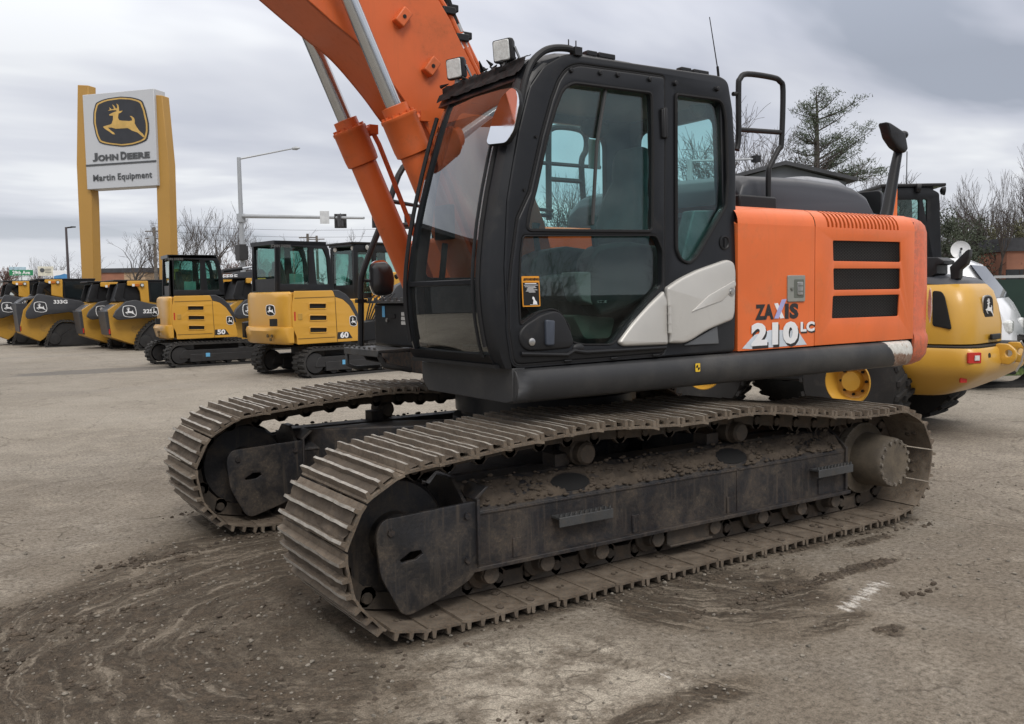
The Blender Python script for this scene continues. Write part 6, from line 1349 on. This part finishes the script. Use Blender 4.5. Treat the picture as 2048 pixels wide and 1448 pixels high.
x0 = (pf_[0][0]+pf_[3][0])/2; x1 = (pf_[1][0]+pf_[2][0])/2; zt = (pf_[0][1]+pf_[1][1])/2; zb = (pf_[2][1]+pf_[3][1])/2
fy = sgn*.36
b = MB(); b.box(((x0+x1)/2, 0, (zt+zb)/2), (x1-x0, .70, zt-zb)); pnl = b.build('panel', PANEL, PY, .02)
LP = lambda s, z, o=0: axes((s, fy+sgn*o, z), (1, 0, 0), (0, 0, 1), (0, sgn, 0)) if sgn < 0 else axes((s, fy+o, z), (-1, 0, 0), (0, 0, 1), (0, 1, 0))
GOLD = mat('gold_vinyl', (.56, .36, .10), .45); NAVY = mat('black_vinyl', (.022, .024, .030), .45); INK = mat('dark_grey_lettering', (.07, .075, .08), .5)
PW = x1-x0; PH = zt-zb
es = PX(254, 247); r0, r1 = PX(200, 250)[0], PX(307, 250)[0]
esz = abs(r1-r0)
k = esz/2; ky = abs(PX(254, 199)[1]-PX(254, 298)[1])/2/.925
em = lambda s_, h: plate_mesh([[(x*k*s_, y*ky*s_) for x, y in SHIELD]], .01, LP(es[0], es[1], h), 0)
mesh_obj('deer_emblem', [em(1.03, .005), em(.985, .012), em(.925, .019), plate_mesh([[(x*k*.985, y*ky*.985) for x, y in DEER]], .01, LP(es[0], es[1], .027), 0)], [NAVY, GOLD, NAVY, GOLD], PY, weld=False)
def fit(s, w_, h_, pos, bold=.03, sp=1.05):
    me = text_mesh(s, 1, M.Identity(4), .004, bold, sp); xs = [p.co.x for p in me.vertices]; ys = [p.co.y for p in me.vertices]
    me.transform(LP(*pos, .012) @ M.Diagonal((w_/(max(xs)-min(xs)), h_/(max(ys)-min(ys)), 1, 1)) @ M.Translation((-(max(xs)+min(xs))/2, -(max(ys)+min(ys))/2, 0))); return me
pz = lambda u, v: PX(u, v); W_ = lambda u0, u1, v: abs(PX(u1, v)[0]-PX(u0, v)[0]); H_ = lambda u, v0, v1: abs(PX(u, v0)[1]-PX(u, v1)[1])
base = PX(255, 325)[1]
for s, u0, u1, vc, hh in (('J', 198, 208, 312.5, 17), ('OHN', 209, 249, 314.5, 12.5), ('D', 254, 266, 316.5, 16), ('EERE', 267, 312, 320, 12.5)):
    mesh_obj('name_lettering', fit(s, W_(u0, u1, vc), H_(255, vc-hh/2, vc+hh/2), (PX((u0+u1)/2, vc)[0], base+H_(255, vc-hh/2, vc+hh/2)/2+.06), .05), INK, PY, weld=False)
Bz = PX(255, 361.5)[1]; Hm = H_(220, 343, 356)
mesh_obj('dealer_lettering', fit('Martin', W_(199, 242, 350), Hm, (PX(220.5, 350)[0], Bz+Hm/2), .02, 1.08), INK, PY, weld=False); mesh_obj('dealer_lettering', fit('Equipment', W_(248, 316, 354), Hm*1.27, (PX(282, 354)[0], Bz+Hm-Hm*1.27/2), .02, 1.08), INK, PY, weld=False)
b = MB(); z_ = PX(255, 329)[1]; b.box(((x0+x1)/2, fy+sgn*.005, z_), (PW-.02, .01, .07)); b.build('panel_joint', INK, PY)
# ================================================================ STREET FURNITURE
def ground_at(u, d): p = Wd(u, 590, d); return V((p.x, p.y, 0))
def facing(p): q = CAM-p; return atan2(q.y, q.x)+pi/2    # local -y looks at the camera
TP = ground_at(488, 55); TPh = Wd(478, 318, 55).z
TS = thing('signal_pole', 'grey steel street pole with a lamp arm above and a long signal mast arm', 'street pole', TP)
def lw(u, v, d): return Wd(u, v, d)-TP
b = MB(); b.tube([(0, 0, 0), (0, 0, TPh)], [.17, .115], 12); b.box((0, 0, lw(488, 437, 55).z), (.42, .42, .5)); b.build('pole', GALV, TS)
b = MB(); p1, p2 = lw(480, 321, 55), lw(586, 297, 55); b.tube([V((0, 0, p1.z)), p1.lerp(p2, .5)+V((0, 0, .05)), p2], [.06, .05, .04], 8); b.build('lamp_arm', GALV, TS); b = MB(); e_ = lw(600, 296, 55); b.tube([p2-(e_-p2)*.1, p2.lerp(e_, .5), e_], [.08, .12, .03], 8); b.build('lamp_head', GALV, TS)
b = MB(); p1, p2 = lw(492, 433, 55), lw(728, 436, 50); b.tube([V((0, 0, p1.z)), p2], [.13, .07], 10); b.build('mast_arm', GALV, TS)
SIG = mat('black_signal_backplate', (.02, .02, .022), .6)
b = MB(); c_ = lw(482, 505, 54.5); b.box(tuple(c_), (.45, .9, .95)); b.box(tuple(c_+V((-.25, -.05, 0))), (.3, .4, .8)); b.build('signal_box', SIG, TS, .03)
def signal(u, v, d, w_, h_, lab):
    p = Wd(u, v, d); o = thing('traffic_light', lab, 'traffic light', p, facing(p), 'traffic lights seen from behind')
    b = MB(); b.box((0, 0, 0), (w_, .05, h_)); b.build('backplate', SIG, o, .03); b = MB(); b.box((0, -.14, 0), (w_*.5, .24, h_*.85)); b.box((0, -.16, h_*.05), (w_*.72, .05, .04)); b.tube([(0, -.3, -h_*.5), (0, -.3, h_*.5)], .035, 6); b.build('housing', mat('signal_housing', (.05, .05, .055), .5), o, .02); return o
signal(681, 442, 51, .68, .80, 'black traffic light hung next to the white lane sign on the mast arm')
signal(756, 441, 49.5, .66, .80, 'black traffic light past the end of the mast arm, left of the boom cylinder'); signal(819, 443, 48.5, .55, .80, 'black traffic light seen in the gap beside the cab, rightmost of the row')
def board(nm, lab, cat, u0, u1, v0, v1, d, m, thick=.05, rot=0, post=True, poly=None):
    p = ground_at((u0+u1)/2, d); o = thing(nm, lab, cat, p, facing(p)); z0, z1_ = Wd((u0+u1)/2, v1, d).z, Wd((u0+u1)/2, v0, d).z; w_ = (u1-u0)*d/FPX
    if poly: plate('sign_face', [[(x*w_/2, (z0+z1_)/2+y*(z1_-z0)/2) for x, y in poly]], thick, m, o, XZ(0), .004)
    else: b = MB(); b.box((0, 0, (z0+z1_)/2), (w_, thick, z1_-z0)); b.build('sign_face', m, o, .01)
    if post: b = MB(); b.tube([(0, thick, 0), (0, thick, z0+.1*(z1_-z0))], .06, 6); b.build('sign_post', GALV, o)
    return o, w_, z0, z1_
board('lane_sign', 'small white sign hung on the signal mast arm', 'sign', 645, 663, 423, 448, 51.2, mat('white_sign_back', (.55, .57, .58), .5), post=False)
DIA = [(0, 1), (1, 0), (0, -1), (-1, 0)]
board('diamond_sign', 'pale diamond road sign seen from behind, left of the 60 mini excavator', 'sign', 523, 548, 517, 549, 42, mat('sign_back_grey', (.45, .47, .48), .5), .01, poly=DIA)
GRN = mat('street_sign_green', (.02, .22, .09), .5)
o, w_, z0, z1_ = board('street_sign', 'green street name sign on the far left', 'sign', 24, 66, 540, 551, 80, GRN)
mesh_obj('street_lettering', text_mesh('29th Ave', (z1_-z0)*.85, axes((0, -.03, (z0+z1_)/2), (1, 0, 0), (0, 0, 1), (0, -1, 0)), .004, .012, 1, 0, 'CENTER', .9), WHITE, o, weld=False)
BLU = mat('sign_blue', (.06, .22, .45), .5); CRM = mat('sign_cream', (.62, .60, .50), .5); PBL = mat('sign_pale_blue', (.38, .52, .60), .5)
o, w_, z0, z1_ = board('roadside_sign', 'cream roadside sign with a dark round mark, far left', 'sign', 80, 108, 533, 552, 92, CRM); b = MB(); b.cyl((-w_*.22, -.03, z0+(z1_-z0)*.6), (-w_*.22, -.04, z0+(z1_-z0)*.6), .22, 14)
for k in range(3): b.box((w_*.15, -.035, z0+(z1_-z0)*(.35+.18*k)), (w_*.4, .01, .05))
b.build('sign_marks', INK, o)
o, w_, z0, z1_ = board('roadside_sign', 'white roadside sign with a blue wave below, left of the yellow pylon', 'sign', 110, 139, 541, 558, 92, WHITE); plate('wave', [[(-w_*.46, z0+.04), (w_*.46, z0+.04), (w_*.46, z0+.5*(z1_-z0)), (w_*.2, z0+.62*(z1_-z0)), (-w_*.1, z0+.45*(z1_-z0)), (-w_*.3, z0+.42*(z1_-z0)), (-w_*.46, z0+.3*(z1_-z0))]], .02, BLU, o, XZ(-.035), 0)
board('roadside_sign', 'pale blue roadside sign behind the green street sign', 'sign', 23, 53, 534, 549, 95, PBL)
# slim lamp at the left, utility poles
def slim(nm, lab, u, v, d, cat): p = ground_at(u, d); o = thing(nm, lab, cat, p); return o, Wd(u, v, d).z, p
o, h, p = slim('street_lamp', 'slim dark street lamp on the far left with a short arm', 139, 455, 70, 'street lamp'); b = MB(); b.tube([(0, 0, 0), (0, 0, h)], [.13, .08], 8); b.build('pole', mat('brown_pole', (.06, .05, .055), .6), o); q = Wd(146, 454, 70)-p; b = MB(); b.tube([(0, 0, h-.05), q], .06, 6); b.box(tuple(q), (.35, .35, .08)); b.build('lamp_head', BLACKP, o)
WOOD = mat('weathered_pole_wood', (.13, .115, .10), .85)
tops = []
for u, v, d, lab in ((619, 468, 95, 'wooden utility pole with a transformer above the 60 mini excavator'), (637, 472, 105, 'wooden utility pole with two crossarms above the 60 mini excavator'), (314, 455, 90, 'dark wooden utility pole close behind the right pylon post')):
    o, h, p = slim('utility_pole', lab, u, v, d, 'utility pole'); b = MB(); b.tube([(0, 0, 0), (0, 0, h)], [.2, .14], 8); b.build('pole', WOOD, o); b = MB(); ax = CR
    for k in (0, 1): b.tube([V((CR.x, CR.y, 0))*-.9+V((0, 0, h-.4-.7*k)), V((CR.x, CR.y, 0))*.9+V((0, 0, h-.4-.7*k))], .06, 5)
    b.build('crossarm', WOOD, o); b = MB(); b.cyl((.3, .2, h-1.7), (.3, .2, h-.9), .25, 10); b.build('transformer', GALV, o); tops.append(p+V((0, 0, h-.3)))
for k, z in enumerate((0, -.7, -1.3)):
    A_, B_ = Wd(300, 470, 92)+V((0, 0, z+1.2)), Wd(860, 478, 92)+V((0, 0, z+1.2)); b = MB(); b.tube([A_.lerp(B_, i/10)-V((0, 0, .5*(1-(2*i/10-1)**2))) for i in range(11)], .018, 4); tag(b.build('power_line', RUBBER), 'thin power line crossing the sky behind the pylon and mast arm', 'power line', 'power lines')
# ================================================================ BUILDINGS AND BOUNDARIES
def house(nm, lab, cat, u0, u1, vt, d, depth, wall, roofm, roof_h=.5, gable=False, wins=()):
    p0, p1 = ground_at(u0, d), ground_at(u1, d); x = (p1-p0); W__ = x.length; x.normalize(); h = Wd((u0+u1)/2, vt, d).z
    o = thing(nm, lab, cat, (p0+p1)/2, atan2(x.y, x.x)); y = V((-x.y, x.x, 0)); s = 1 if y.dot(CAM-p0) < 0 else -1
    b = MB(); b.box((0, s*depth/2, h/2), (W__, depth, h)); b.build('wall', wall, o)
    b = MB()
    if gable: b.prism([(-W__/2-.3, h), (0, h+roof_h), (W__/2+.3, h), (W__/2+.3, h+.12), (0, h+roof_h+.14), (-W__/2-.3, h+.12)], -.3*s if s > 0 else -depth-.3, depth+.3 if s > 0 else .3)
    else: b.box((0, s*depth/2, h+roof_h/2), (W__+.3, depth+.3, roof_h))
    b.build('roof', roofm, o)
    if gable: b = MB(); b.prism([(-W__/2, h), (W__/2, h), (0, h+roof_h)], 0 if s > 0 else -depth, depth if s > 0 else 0); b.build('gable_wall', wall, o)
    for fx_, fz, w2, h2 in wins: b = MB(); b.box((W__*fx_, -s*.02, h*fz), (w2, .06, h2)); f_ = b.build('window', MINIGD, o); b = MB(); b.box((W__*fx_, -s*.03, h*fz-h2/2-.06), (w2+.2, .1, .1)); b.build('sill', GALV, f_)
    return o
DKROOF = mat('dark_shingle_roof', (.05, .052, .058), .8, var=.2, scale=2); SIDING = mat('grey_metal_siding', (.13, .14, .16), .5, var=.08, scale=.5)
TAN = mat('tan_render_wall', (.42, .30, .19), .8, var=.08, scale=.4); PALEW = mat('pale_siding', (.46, .50, .50), .7, var=.06)
house('brick_building', 'low brick building with a flat roof behind the yellow pylon posts', 'building', 196, 312, 545, 105, 12, BRICK, DKROOF, .5, False, ((-.25, .45, 2.4, 1.2), (.2, .45, 4.5, 1.3)))
house('tan_building', 'low tan building between the pylon and the 50 mini excavator', 'building', 250, 292, 545, 100, 8, TAN, DKROOF, .3, False, ((-.1, .4, 3.2, 1.5),))
house('pale_building', 'long pale building at the far left edge', 'building', -60, 26, 572, 120, 10, PALEW, mat('pale_roof', (.4, .42, .42), .7), 1.2, True)
house('dark_building', 'dark low building behind the 50 mini excavator', 'building', 425, 545, 546, 110, 10, BRICK, DKROOF, .4, False, ((-.2, .5, 3, 1.2), (.25, .5, 3, 1.2)))
house('metal_shed', 'dark grey metal shed with a shallow gable roof behind the engine cover', 'shed', 1440, 1690, 368, 33, 14, SIDING, DKROOF, .62, True)
house('brick_house', 'red brick house with a dark roof at the right edge among bare trees', 'house', 2012, 2110, 502, 62, 8, BRICK, DKROOF, .9, False, ((-.38, .5, .9, 1.5), (-.1, .5, .9, 1.5)))
o = thing('green_fence', 'tall dark green fence panel at the right edge behind the white van', 'fence', ground_at(2060, 17), facing(ground_at(2060, 17))); zt = Wd(2030, 553, 17).z
b = MB(); b.box((1.6, 0, zt/2), (4.4, .06, zt-.1)); b.build('panel', mat('dark_green_paint', (.012, .035, .025), .5, var=.1), o); b = MB(); b.box((1.6, 0, zt), (4.4, .09, .05)); b.build('rail', mat('pale_rail', (.42, .43, .43), .5), o)
for k in range(3): b = MB(); b.box((-.56+2.1*k, -.05, zt/2-.02), (.06, .06, zt-.04)); b.build('post', MATS['dark_green_paint'], o)
b = MB(); p = Wd(1500, 318, 42); o = thing('street_lamp', 'street lamp arm showing behind the handrail', 'street lamp', ground_at(1380, 42)); gp_ = ground_at(1380, 42)
q0, q1 = Wd(1380, 322, 42)-gp_, Wd(1512, 318, 42)-gp_; b = MB(); b.tube([(0, 0, 0), (0, 0, q0.z)], .12, 8); b.build('pole', GALV, o); b = MB(); b.tube([q0, q1], .05, 6); b.build('arm', GALV, o); b = MB(); b.box(tuple(q1), (.3, .3, .3)); b.build('lamp_head', BLACKP, o)
# dark building added out of view, left of frame, to darken the windscreen's reflection
DARKW = mat('dark_reflection_wall', (.035, .038, .042), .6, var=.15, scale=.4)
o = thing('windscreen_reflection_block', 'dark building with roller doors, added out of view for the windscreen reflection', 'building', (10, -12, 0), radians(34))
b = MB(); b.box((0, -3, 2.9), (16, 6, 5.8)); b.build('wall', DARKW, o); b = MB(); b.prism([(-6.4, 5.8), (.4, 5.8), (.4, 6.0), (-3, 6.5), (-6.4, 6.0)], -8.3, 8.3, 'x'); b.build('roof', DKROOF, o)
for k in range(3): b = MB(); b.box((-5+5*k, .03, 1.7), (3.6, .08, 3.2)); b.build('door', mat('grey_roller_door', (.10, .105, .11), .5), o)
o = thing('door_reflection_block', 'long dark brick building added behind the camera to darken the door glass reflection', 'building', (-16, 38, 0), 0)  # unseen building, added so the door glass reflects something dark
b = MB(); b.box((0, 5, 2.4), (70, 10, 4.8)); b.build('wall', mat('dark_brick_wall', (.075, .05, .04), .85, var=.2), o); b = MB(); b.box((0, 5, 4.95), (70.6, 10.6, .3)); b.build('roof', DKROOF, o)
for k in range(12): b = MB(); b.box((-30+5.4*k, -.04, 2.0), (2.0, .08, 1.6)); b.build('window', MINIGD, o)
# ================================================================ TREES
BARK = mat('grey_brown_bark', (.058, .049, .043), .9, var=.25, scale=4); TWIG = mat('bare_twigs', (.060, .049, .043), .9, var=.2, scale=1); REDTW = mat('reddish_twigs', (.16, .10, .085), .9, var=.2, scale=1); BIRCH = mat('pale_bark', (.20, .185, .17), .85, var=.25, scale=5)
def bare_tree(seed, h, tr, spread=.55, lv=6, up=.25, split=(2, 3), thin=.013, droop=0, first=.22):
    rg = random.Random(seed); T1 = MB(); T2 = MB()
    def grow_(p, d, L_, r, lev):
        n = 4 if lev <= 2 else 3; pts = [p]; rs = [r]; q = p.copy(); dd = d.copy(); k = 4 if lev < 3 else 3
        for i in range(k):
            dd = (dd+V((rg.gauss(0, .11), rg.gauss(0, .11), rg.gauss(0, .07)+up*.10-droop*lev*.02))).normalized(); q = q+dd*(L_/k); pts.append(q.copy()); rs.append(max(thin*.7, r*(1-.38*(i+1)/k)))
        (T1 if lev <= 2 else T2).tube(pts, rs, 6 if lev == 0 else n, False)
        if lev >= lv: return
        m = rg.randint(*split)+(1 if lev in (1, 2) else 0)
        for j in range(m):
            t = 1 if j == 0 else rg.uniform(.35, .95); i = min(k-1, int(t*k)); pp = pts[i].lerp(pts[i+1], t*k-i) if t < 1 else pts[-1]
            a = rg.random()*2*pi; o_ = dd.orthogonal().normalized(); o2 = dd.cross(o_); s_ = spread*(rg.uniform(.35, .8) if j == 0 else rg.uniform(.7, 1.35))
            nd_ = (dd+(o_*cos(a)+o2*sin(a))*s_+V((0, 0, up*.25))).normalized()
            grow_(pp, nd_, L_*rg.uniform(.62, .86), max(thin, rs[i]*rg.uniform(.55, .75)), lev+1)
    grow_(V((0, 0, 0)), V((rg.gauss(0, .03), rg.gauss(0, .03), 1)).normalized(), h*first, tr, 0)
    zt = max([v.z for v in T2.v] or [h]); k = h/zt
    for b in (T1, T2): b.v = [V((v.x*k, v.y*k, v.z*k)) for v in b.v]
    return T1, T2
PROTO = {}
def tree(kind, lab, u, vt, d, rz=0, group='bare trees', sx=1.0):
    p = ground_at(u, d); h = Wd(u, vt, d).z
    if kind not in PROTO:
        kw, m1, m2 = KINDS[kind]; a_, b_ = bare_tree(**kw); o = thing('bare_tree', lab, 'tree', p, rz, group); a_.build('trunk', m1, o, fix=False); b_.build('crown', m2, o, fix=False); PROTO[kind] = (o, kw['h'])
    else: o = copy_tree(PROTO[kind][0])
    k = h/PROTO[kind][1]; o.location = p; o.rotation_euler = (0, 0, rz); o.scale = (k*sx, k*sx, k); o['label'] = lab; o['group'] = group; return o
KINDS = {'oak': (dict(seed=3, h=9, tr=.26, spread=.75, lv=6, up=.25, first=.26, thin=.010), BARK, TWIG), 'fan': (dict(seed=11, h=12, tr=.22, spread=.66, lv=6, up=.5, first=.18, thin=.010, split=(2, 3)), BARK, TWIG), 'slim': (dict(seed=8, h=12, tr=.20, spread=.48, lv=6, up=.8, first=.22, thin=.010), BARK, TWIG),
    'shrub': (dict(seed=5, h=6, tr=.13, spread=.7, lv=6, up=.5, first=.14, thin=.011), REDTW, REDTW), 'birch': (dict(seed=23, h=9, tr=.13, spread=.55, lv=6, up=.45, first=.24, thin=.009, droop=.8), BIRCH, TWIG), 'gnarl': (dict(seed=31, h=13, tr=.32, spread=.85, lv=6, up=.25, first=.24, thin=.012), BARK, TWIG)}
for k_, lab, u, vt, d, rz, sx_ in (
    ('oak', 'spreading bare tree standing between the two pylon posts', 243, 453, 78, .5, 1.0), ('fan', 'big fan-shaped bare tree left of the grey signal pole', 440, 400, 82, .4, .9), ('slim', 'slender bare tree just right of the right pylon post', 372, 414, 85, 1.2, 1.0),
    ('shrub', 'reddish bush at the left edge of the photo', 8, 512, 95, .3, 1.2), ('shrub', 'small reddish bush under the cream roadside sign', 72, 540, 100, 2.1, 1.3), ('slim', 'thin bare tree behind the cream roadside sign', 64, 512, 110, .7, .7), ('oak', 'bare tree right of the cream roadside sign', 97, 500, 108, 2.0, .9),
    ('oak', 'small bare tree close behind the left pylon post', 206, 500, 92, 3.1, .9), ('slim', 'bare tree showing left of the right pylon post', 312, 438, 100, 2.4, 1.1), ('oak', 'low bare tree just right of the signal pole', 548, 458, 95, 1.1, 1.0), ('fan', 'bare tree behind the diamond sign', 520, 468, 120, 2.2, .8),
    ('gnarl', 'bare tree over the roof of the 60 mini excavator', 690, 455, 105, .2, .6), ('slim', 'distant bare tree left of the boom cylinder', 655, 480, 120, .9, .7), ('oak', 'distant bare tree behind the boom cylinder', 740, 470, 115, 1.9, .9), ('oak', 'faint tree at the end of the pale building', 150, 540, 125, .4, .8), ('shrub', 'bush behind the dark building', 468, 505, 118, .4, 1.4),
    ('fan', 'broad bare tree left of the fan-shaped one', 352, 432, 95, 5.2, .8), ('slim', 'bare tree close behind the signal pole', 500, 430, 100, 3.3, .9),
    ('slim', 'bare tree seen through the front of the cab door window', 1112, 345, 70, .4, 1.0), ('oak', 'bare tree seen through the middle of the cab door window', 1150, 330, 66, 2.4, 1.0), ('fan', 'bare tree seen through the rear of the cab door window', 1275, 310, 62, .9, .8), ('gnarl', 'bare tree seen through the rear side window', 1380, 250, 52, 1.5, .9), ('fan', 'dense bare tree seen through the rear side window', 1430, 280, 58, 2.6, .8), ('slim', 'bare tree seen through the windscreen', 905, 400, 90, 2.6, .8),
    ('birch', 'tall pale birch just right of the handrail', 1500, 190, 47, .3, .9), ('birch', 'leaning birch inside the handrail frame', 1545, 240, 45, 2.4, 1.0), ('fan', 'bare tree behind the shed, left of the pine', 1588, 262, 52, 1.4, .75), ('birch', 'bare birch close right of the pine', 1705, 295, 48, 3.6, 1.1), ('slim', 'small bare tree right of the pine', 1735, 330, 50, .6, .6), ('slim', 'bare tree showing left of the handrail frame', 1482, 262, 55, .5, .8),
    ('slim', 'tall bare tree at the right edge of the photo', 2036, 285, 60, .6, .8), ('fan', 'bare tree left of the tall one at the right edge', 1980, 335, 66, 1.6, .75), ('slim', 'thin bare tree above the orange counterweight', 1885, 385, 75, 2.7, .7), ('fan', 'bare tree above the satellite dish', 1925, 380, 80, .2, .6), ('gnarl', 'bare tree above the brick house', 2075, 330, 75, 4.1, .6), ('slim', 'bare tree right of the satellite dish', 1955, 365, 66, 3.3, .7), ('slim', 'bare tree before the brick house', 2005, 340, 60, 5.1, .6), ('fan', 'bare tree right of the black cab roof', 1905, 420, 90, 3.0, .8)):
    tree(k_, lab, u, vt, d, rz, 'bare trees along the road' if u < 800 else 'bare trees behind the yard', sx_)
# pine with long bare-looking limbs carrying tufts of needles
NEED = mat('pine_needles', (.045, .062, .034), .8, var=.35, scale=2); NEED2 = mat('evergreen_leaves', (.035, .045, .026), .85, var=.4, scale=1.2)
def pine(u, vt, d):
    p = ground_at(u, d); h = Wd(u, vt, d).z; o = thing('pine_tree', 'tall ragged pine with long level branches behind the shed', 'tree', p); rg = random.Random(14)
    r = V((CR.x, CR.y, 0)).normalized(); f = V((CF.x, CF.y, 0)).normalized(); W = lambda uu, vv: Wd(uu, vv, d)-p
    b = MB(); b.tube([(0, 0, 0), W(1634, 330), W(1634, 260), W(1634, 215), W(1632, 182)], [.19, .15, .10, .06, .02], 7); T_ = MB(); Nd = MB()
    def tuft(c, s, n):
        for i in range(n):
            q = c+V((rg.gauss(0, 1), rg.gauss(0, 1), rg.gauss(0, .55)))*s; dr = V((rg.gauss(0, 1), rg.gauss(0, 1), rg.uniform(.1, 1.4))).normalized()*rg.uniform(.10, .20); w_ = dr.cross(V((rg.random(), rg.random(), rg.random()))).normalized()*.020
            Nd.add([q-w_, q+w_, q+dr], [(0, 1, 2)])
    limbs = [((1634, 232), (1603, 212)), ((1634, 250), (1612, 222)), ((1634, 240), (1697, 212)), ((1636, 262), (1690, 222)), ((1634, 225), (1662, 196)), ((1633, 215), (1612, 205)), ((1634, 205), (1650, 190)), ((1634, 290), (1595, 255)), ((1634, 285), (1600, 270)),
        ((1634, 322), (1722, 258)), ((1634, 330), (1700, 280)), ((1634, 335), (1712, 285)), ((1634, 345), (1690, 300)), ((1650, 345), (1752, 348)), ((1650, 350), (1740, 360)), ((1640, 340), (1680, 320)), ((1634, 310), (1672, 268)), ((1634, 300), (1690, 262)), ((1634, 192), (1640, 180)), ((1634, 350), (1710, 352)), ((1634, 270), (1622, 232)), ((1634, 310), (1588, 302)), ((1634, 290), (1598, 265)), ((1634, 330), (1592, 322)), ((1634, 340), (1700, 318)), ((1650, 350), (1722, 330))]
    for i, (q0, q1) in enumerate(limbs):
        for rep in range(3):
            a_, c_ = W(*q0), W(*q1)+f*rg.uniform(-1, 1)*(.3+1.2*rep)*min(1.6, abs(q1[0]-q0[0])*.025); m_ = a_.lerp(c_, .5)-V((0, 0, .12)); T_.tube([a_, m_, c_], [.038, .024, .007], 4, False)
            L_ = (c_-a_).length; n = int(5+L_*6)
            for k in range(n):
                t = rg.uniform(.32, 1.03); q = (a_.lerp(m_, t*2) if t < .5 else m_.lerp(c_, t*2-1)); s_ = .10+.12*sin(pi*min(1, t))
                tuft(q+V((rg.gauss(0, .1), rg.gauss(0, .1), .06)), s_, 7)
    b.build('trunk', BARK, o, fix=False); T_.build('limbs', BARK, o, fix=False); Nd.build('crown', NEED, o, fix=False, smooth=0)
pine(1634, 182, 46)
def evergreen(u, vt, d, w_, seed, lab, m=None):
    p = ground_at(u, d); h = Wd(u, vt, d).z; o = thing('evergreen_tree', lab, 'tree', p, 0, 'dark evergreens behind the yard'); rg = random.Random(seed); b = MB(); t = MB(); t.tube([(0, 0, 0), (0, 0, h*.9)], [.16, .03], 6)
    cl = [(V((rg.gauss(0, .36)*w_, rg.gauss(0, .36)*w_, h*rg.uniform(.12, .95))), rg.uniform(.35, .8)) for i in range(24)]
    for c, s in cl:
        k = max(.25, 1.15-c.z/h); c = V((c.x*k, c.y*k, c.z)); t.tube([(0, 0, c.z*.8), c], [.03, .01], 3, False)
        for i in range(80):
            q = c+V((rg.gauss(0, .5), rg.gauss(0, .5), rg.gauss(0, .42)))*s; a_ = V((rg.gauss(0, 1), rg.gauss(0, 1), rg.gauss(0, 1))).normalized()*.09; c2 = a_.cross(V((rg.random(), rg.random(), .3))).normalized()*.05
            b.add([q-a_, q+c2, q+a_, q-c2], [(0, 1, 2, 3)])
    t.build('trunk', BARK, o, fix=False); b.build('crown', m or NEED2, o, fix=False, smooth=0)
OLIVE = mat('olive_leaves', (.075, .075, .035), .85, var=.4, scale=1.2)
for i, (u, vt, d, w_, lab, m) in enumerate(((1893, 418, 58, 1.6, 'dark evergreen right above the orange counterweight', None), (1925, 420, 60, 1.5, 'dark evergreen left of the satellite dish', None), (1952, 440, 63, 1.7, 'dark evergreen right of the satellite dish', None), (1985, 452, 66, 1.9, 'olive leafy tree before the brick house', OLIVE), (2030, 440, 70, 1.8, 'olive leafy tree behind the brick house', OLIVE), (1870, 440, 70, 1.6, 'dark evergreen beside the black cab roof', None))): evergreen(u, vt, d, w_, 40+i, lab, m)
# far woods closing the view at the right and left: countless thin stems and brush
def wood(nm, u0, u1, vt, d, n, seed, m):
    rg = random.Random(seed); b = MB()
    for i in range(n):
        u = rg.uniform(u0, u1); dd = d*rg.uniform(.9, 1.25); p = ground_at(u, dd); h = Wd(u, vt, dd).z*rg.uniform(.45, 1.05); q = p; pts = [p]
        for k in range(3): q = q+V((rg.gauss(0, .25), rg.gauss(0, .25), h/3)); pts.append(q)
        b.tube(pts, [.09, .06, .04, .02], 3, False)
        for k in range(9):
            t = rg.uniform(.25, 1); c = pts[0].lerp(pts[-1], t); e_ = c+V((rg.gauss(0, .8), rg.gauss(0, .8), rg.uniform(.3, 1.3))); b.tube([c, c.lerp(e_, .5)+V((0, 0, -.08)), e_], [.03, .022, .012], 3, False)
            for z in range(2): e2 = c.lerp(e_, rg.random()); b.tube([e2, e2+V((rg.gauss(0, .4), rg.gauss(0, .4), rg.uniform(.1, .6)))], [.016, .010], 3, False)
    tag(b.build(nm, m, None, fix=False, smooth=0), kind='stuff')
wood('far_woods', 1850, 2140, 425, 92, 330, 3, BARK); wood('brushwood', 1855, 2120, 500, 70, 260, 4, TWIG); wood('far_thicket', -120, 900, 545, 150, 420, 6, TWIG); wood('yard_thicket', 1050, 1760, 395, 75, 260, 9, TWIG)

for i, (x, y, k_, h_) in enumerate(((-30, 30, 'fan', 9), (-22, 33, 'oak', 8), (-15, 31, 'slim', 10), (-9, 33, 'fan', 8.5), (-3, 30, 'oak', 7.5))):
    o = copy_tree(PROTO[k_][0]); o.location = (x, y, 0); o.scale = (h_/PROTO[k_][1],)*3; o.rotation_euler = (0, 0, i*1.3); o['group'] = 'bare trees before the added building'; o['label'] = 'bare tree before the added dark building, seen only as a reflection in the door glass'
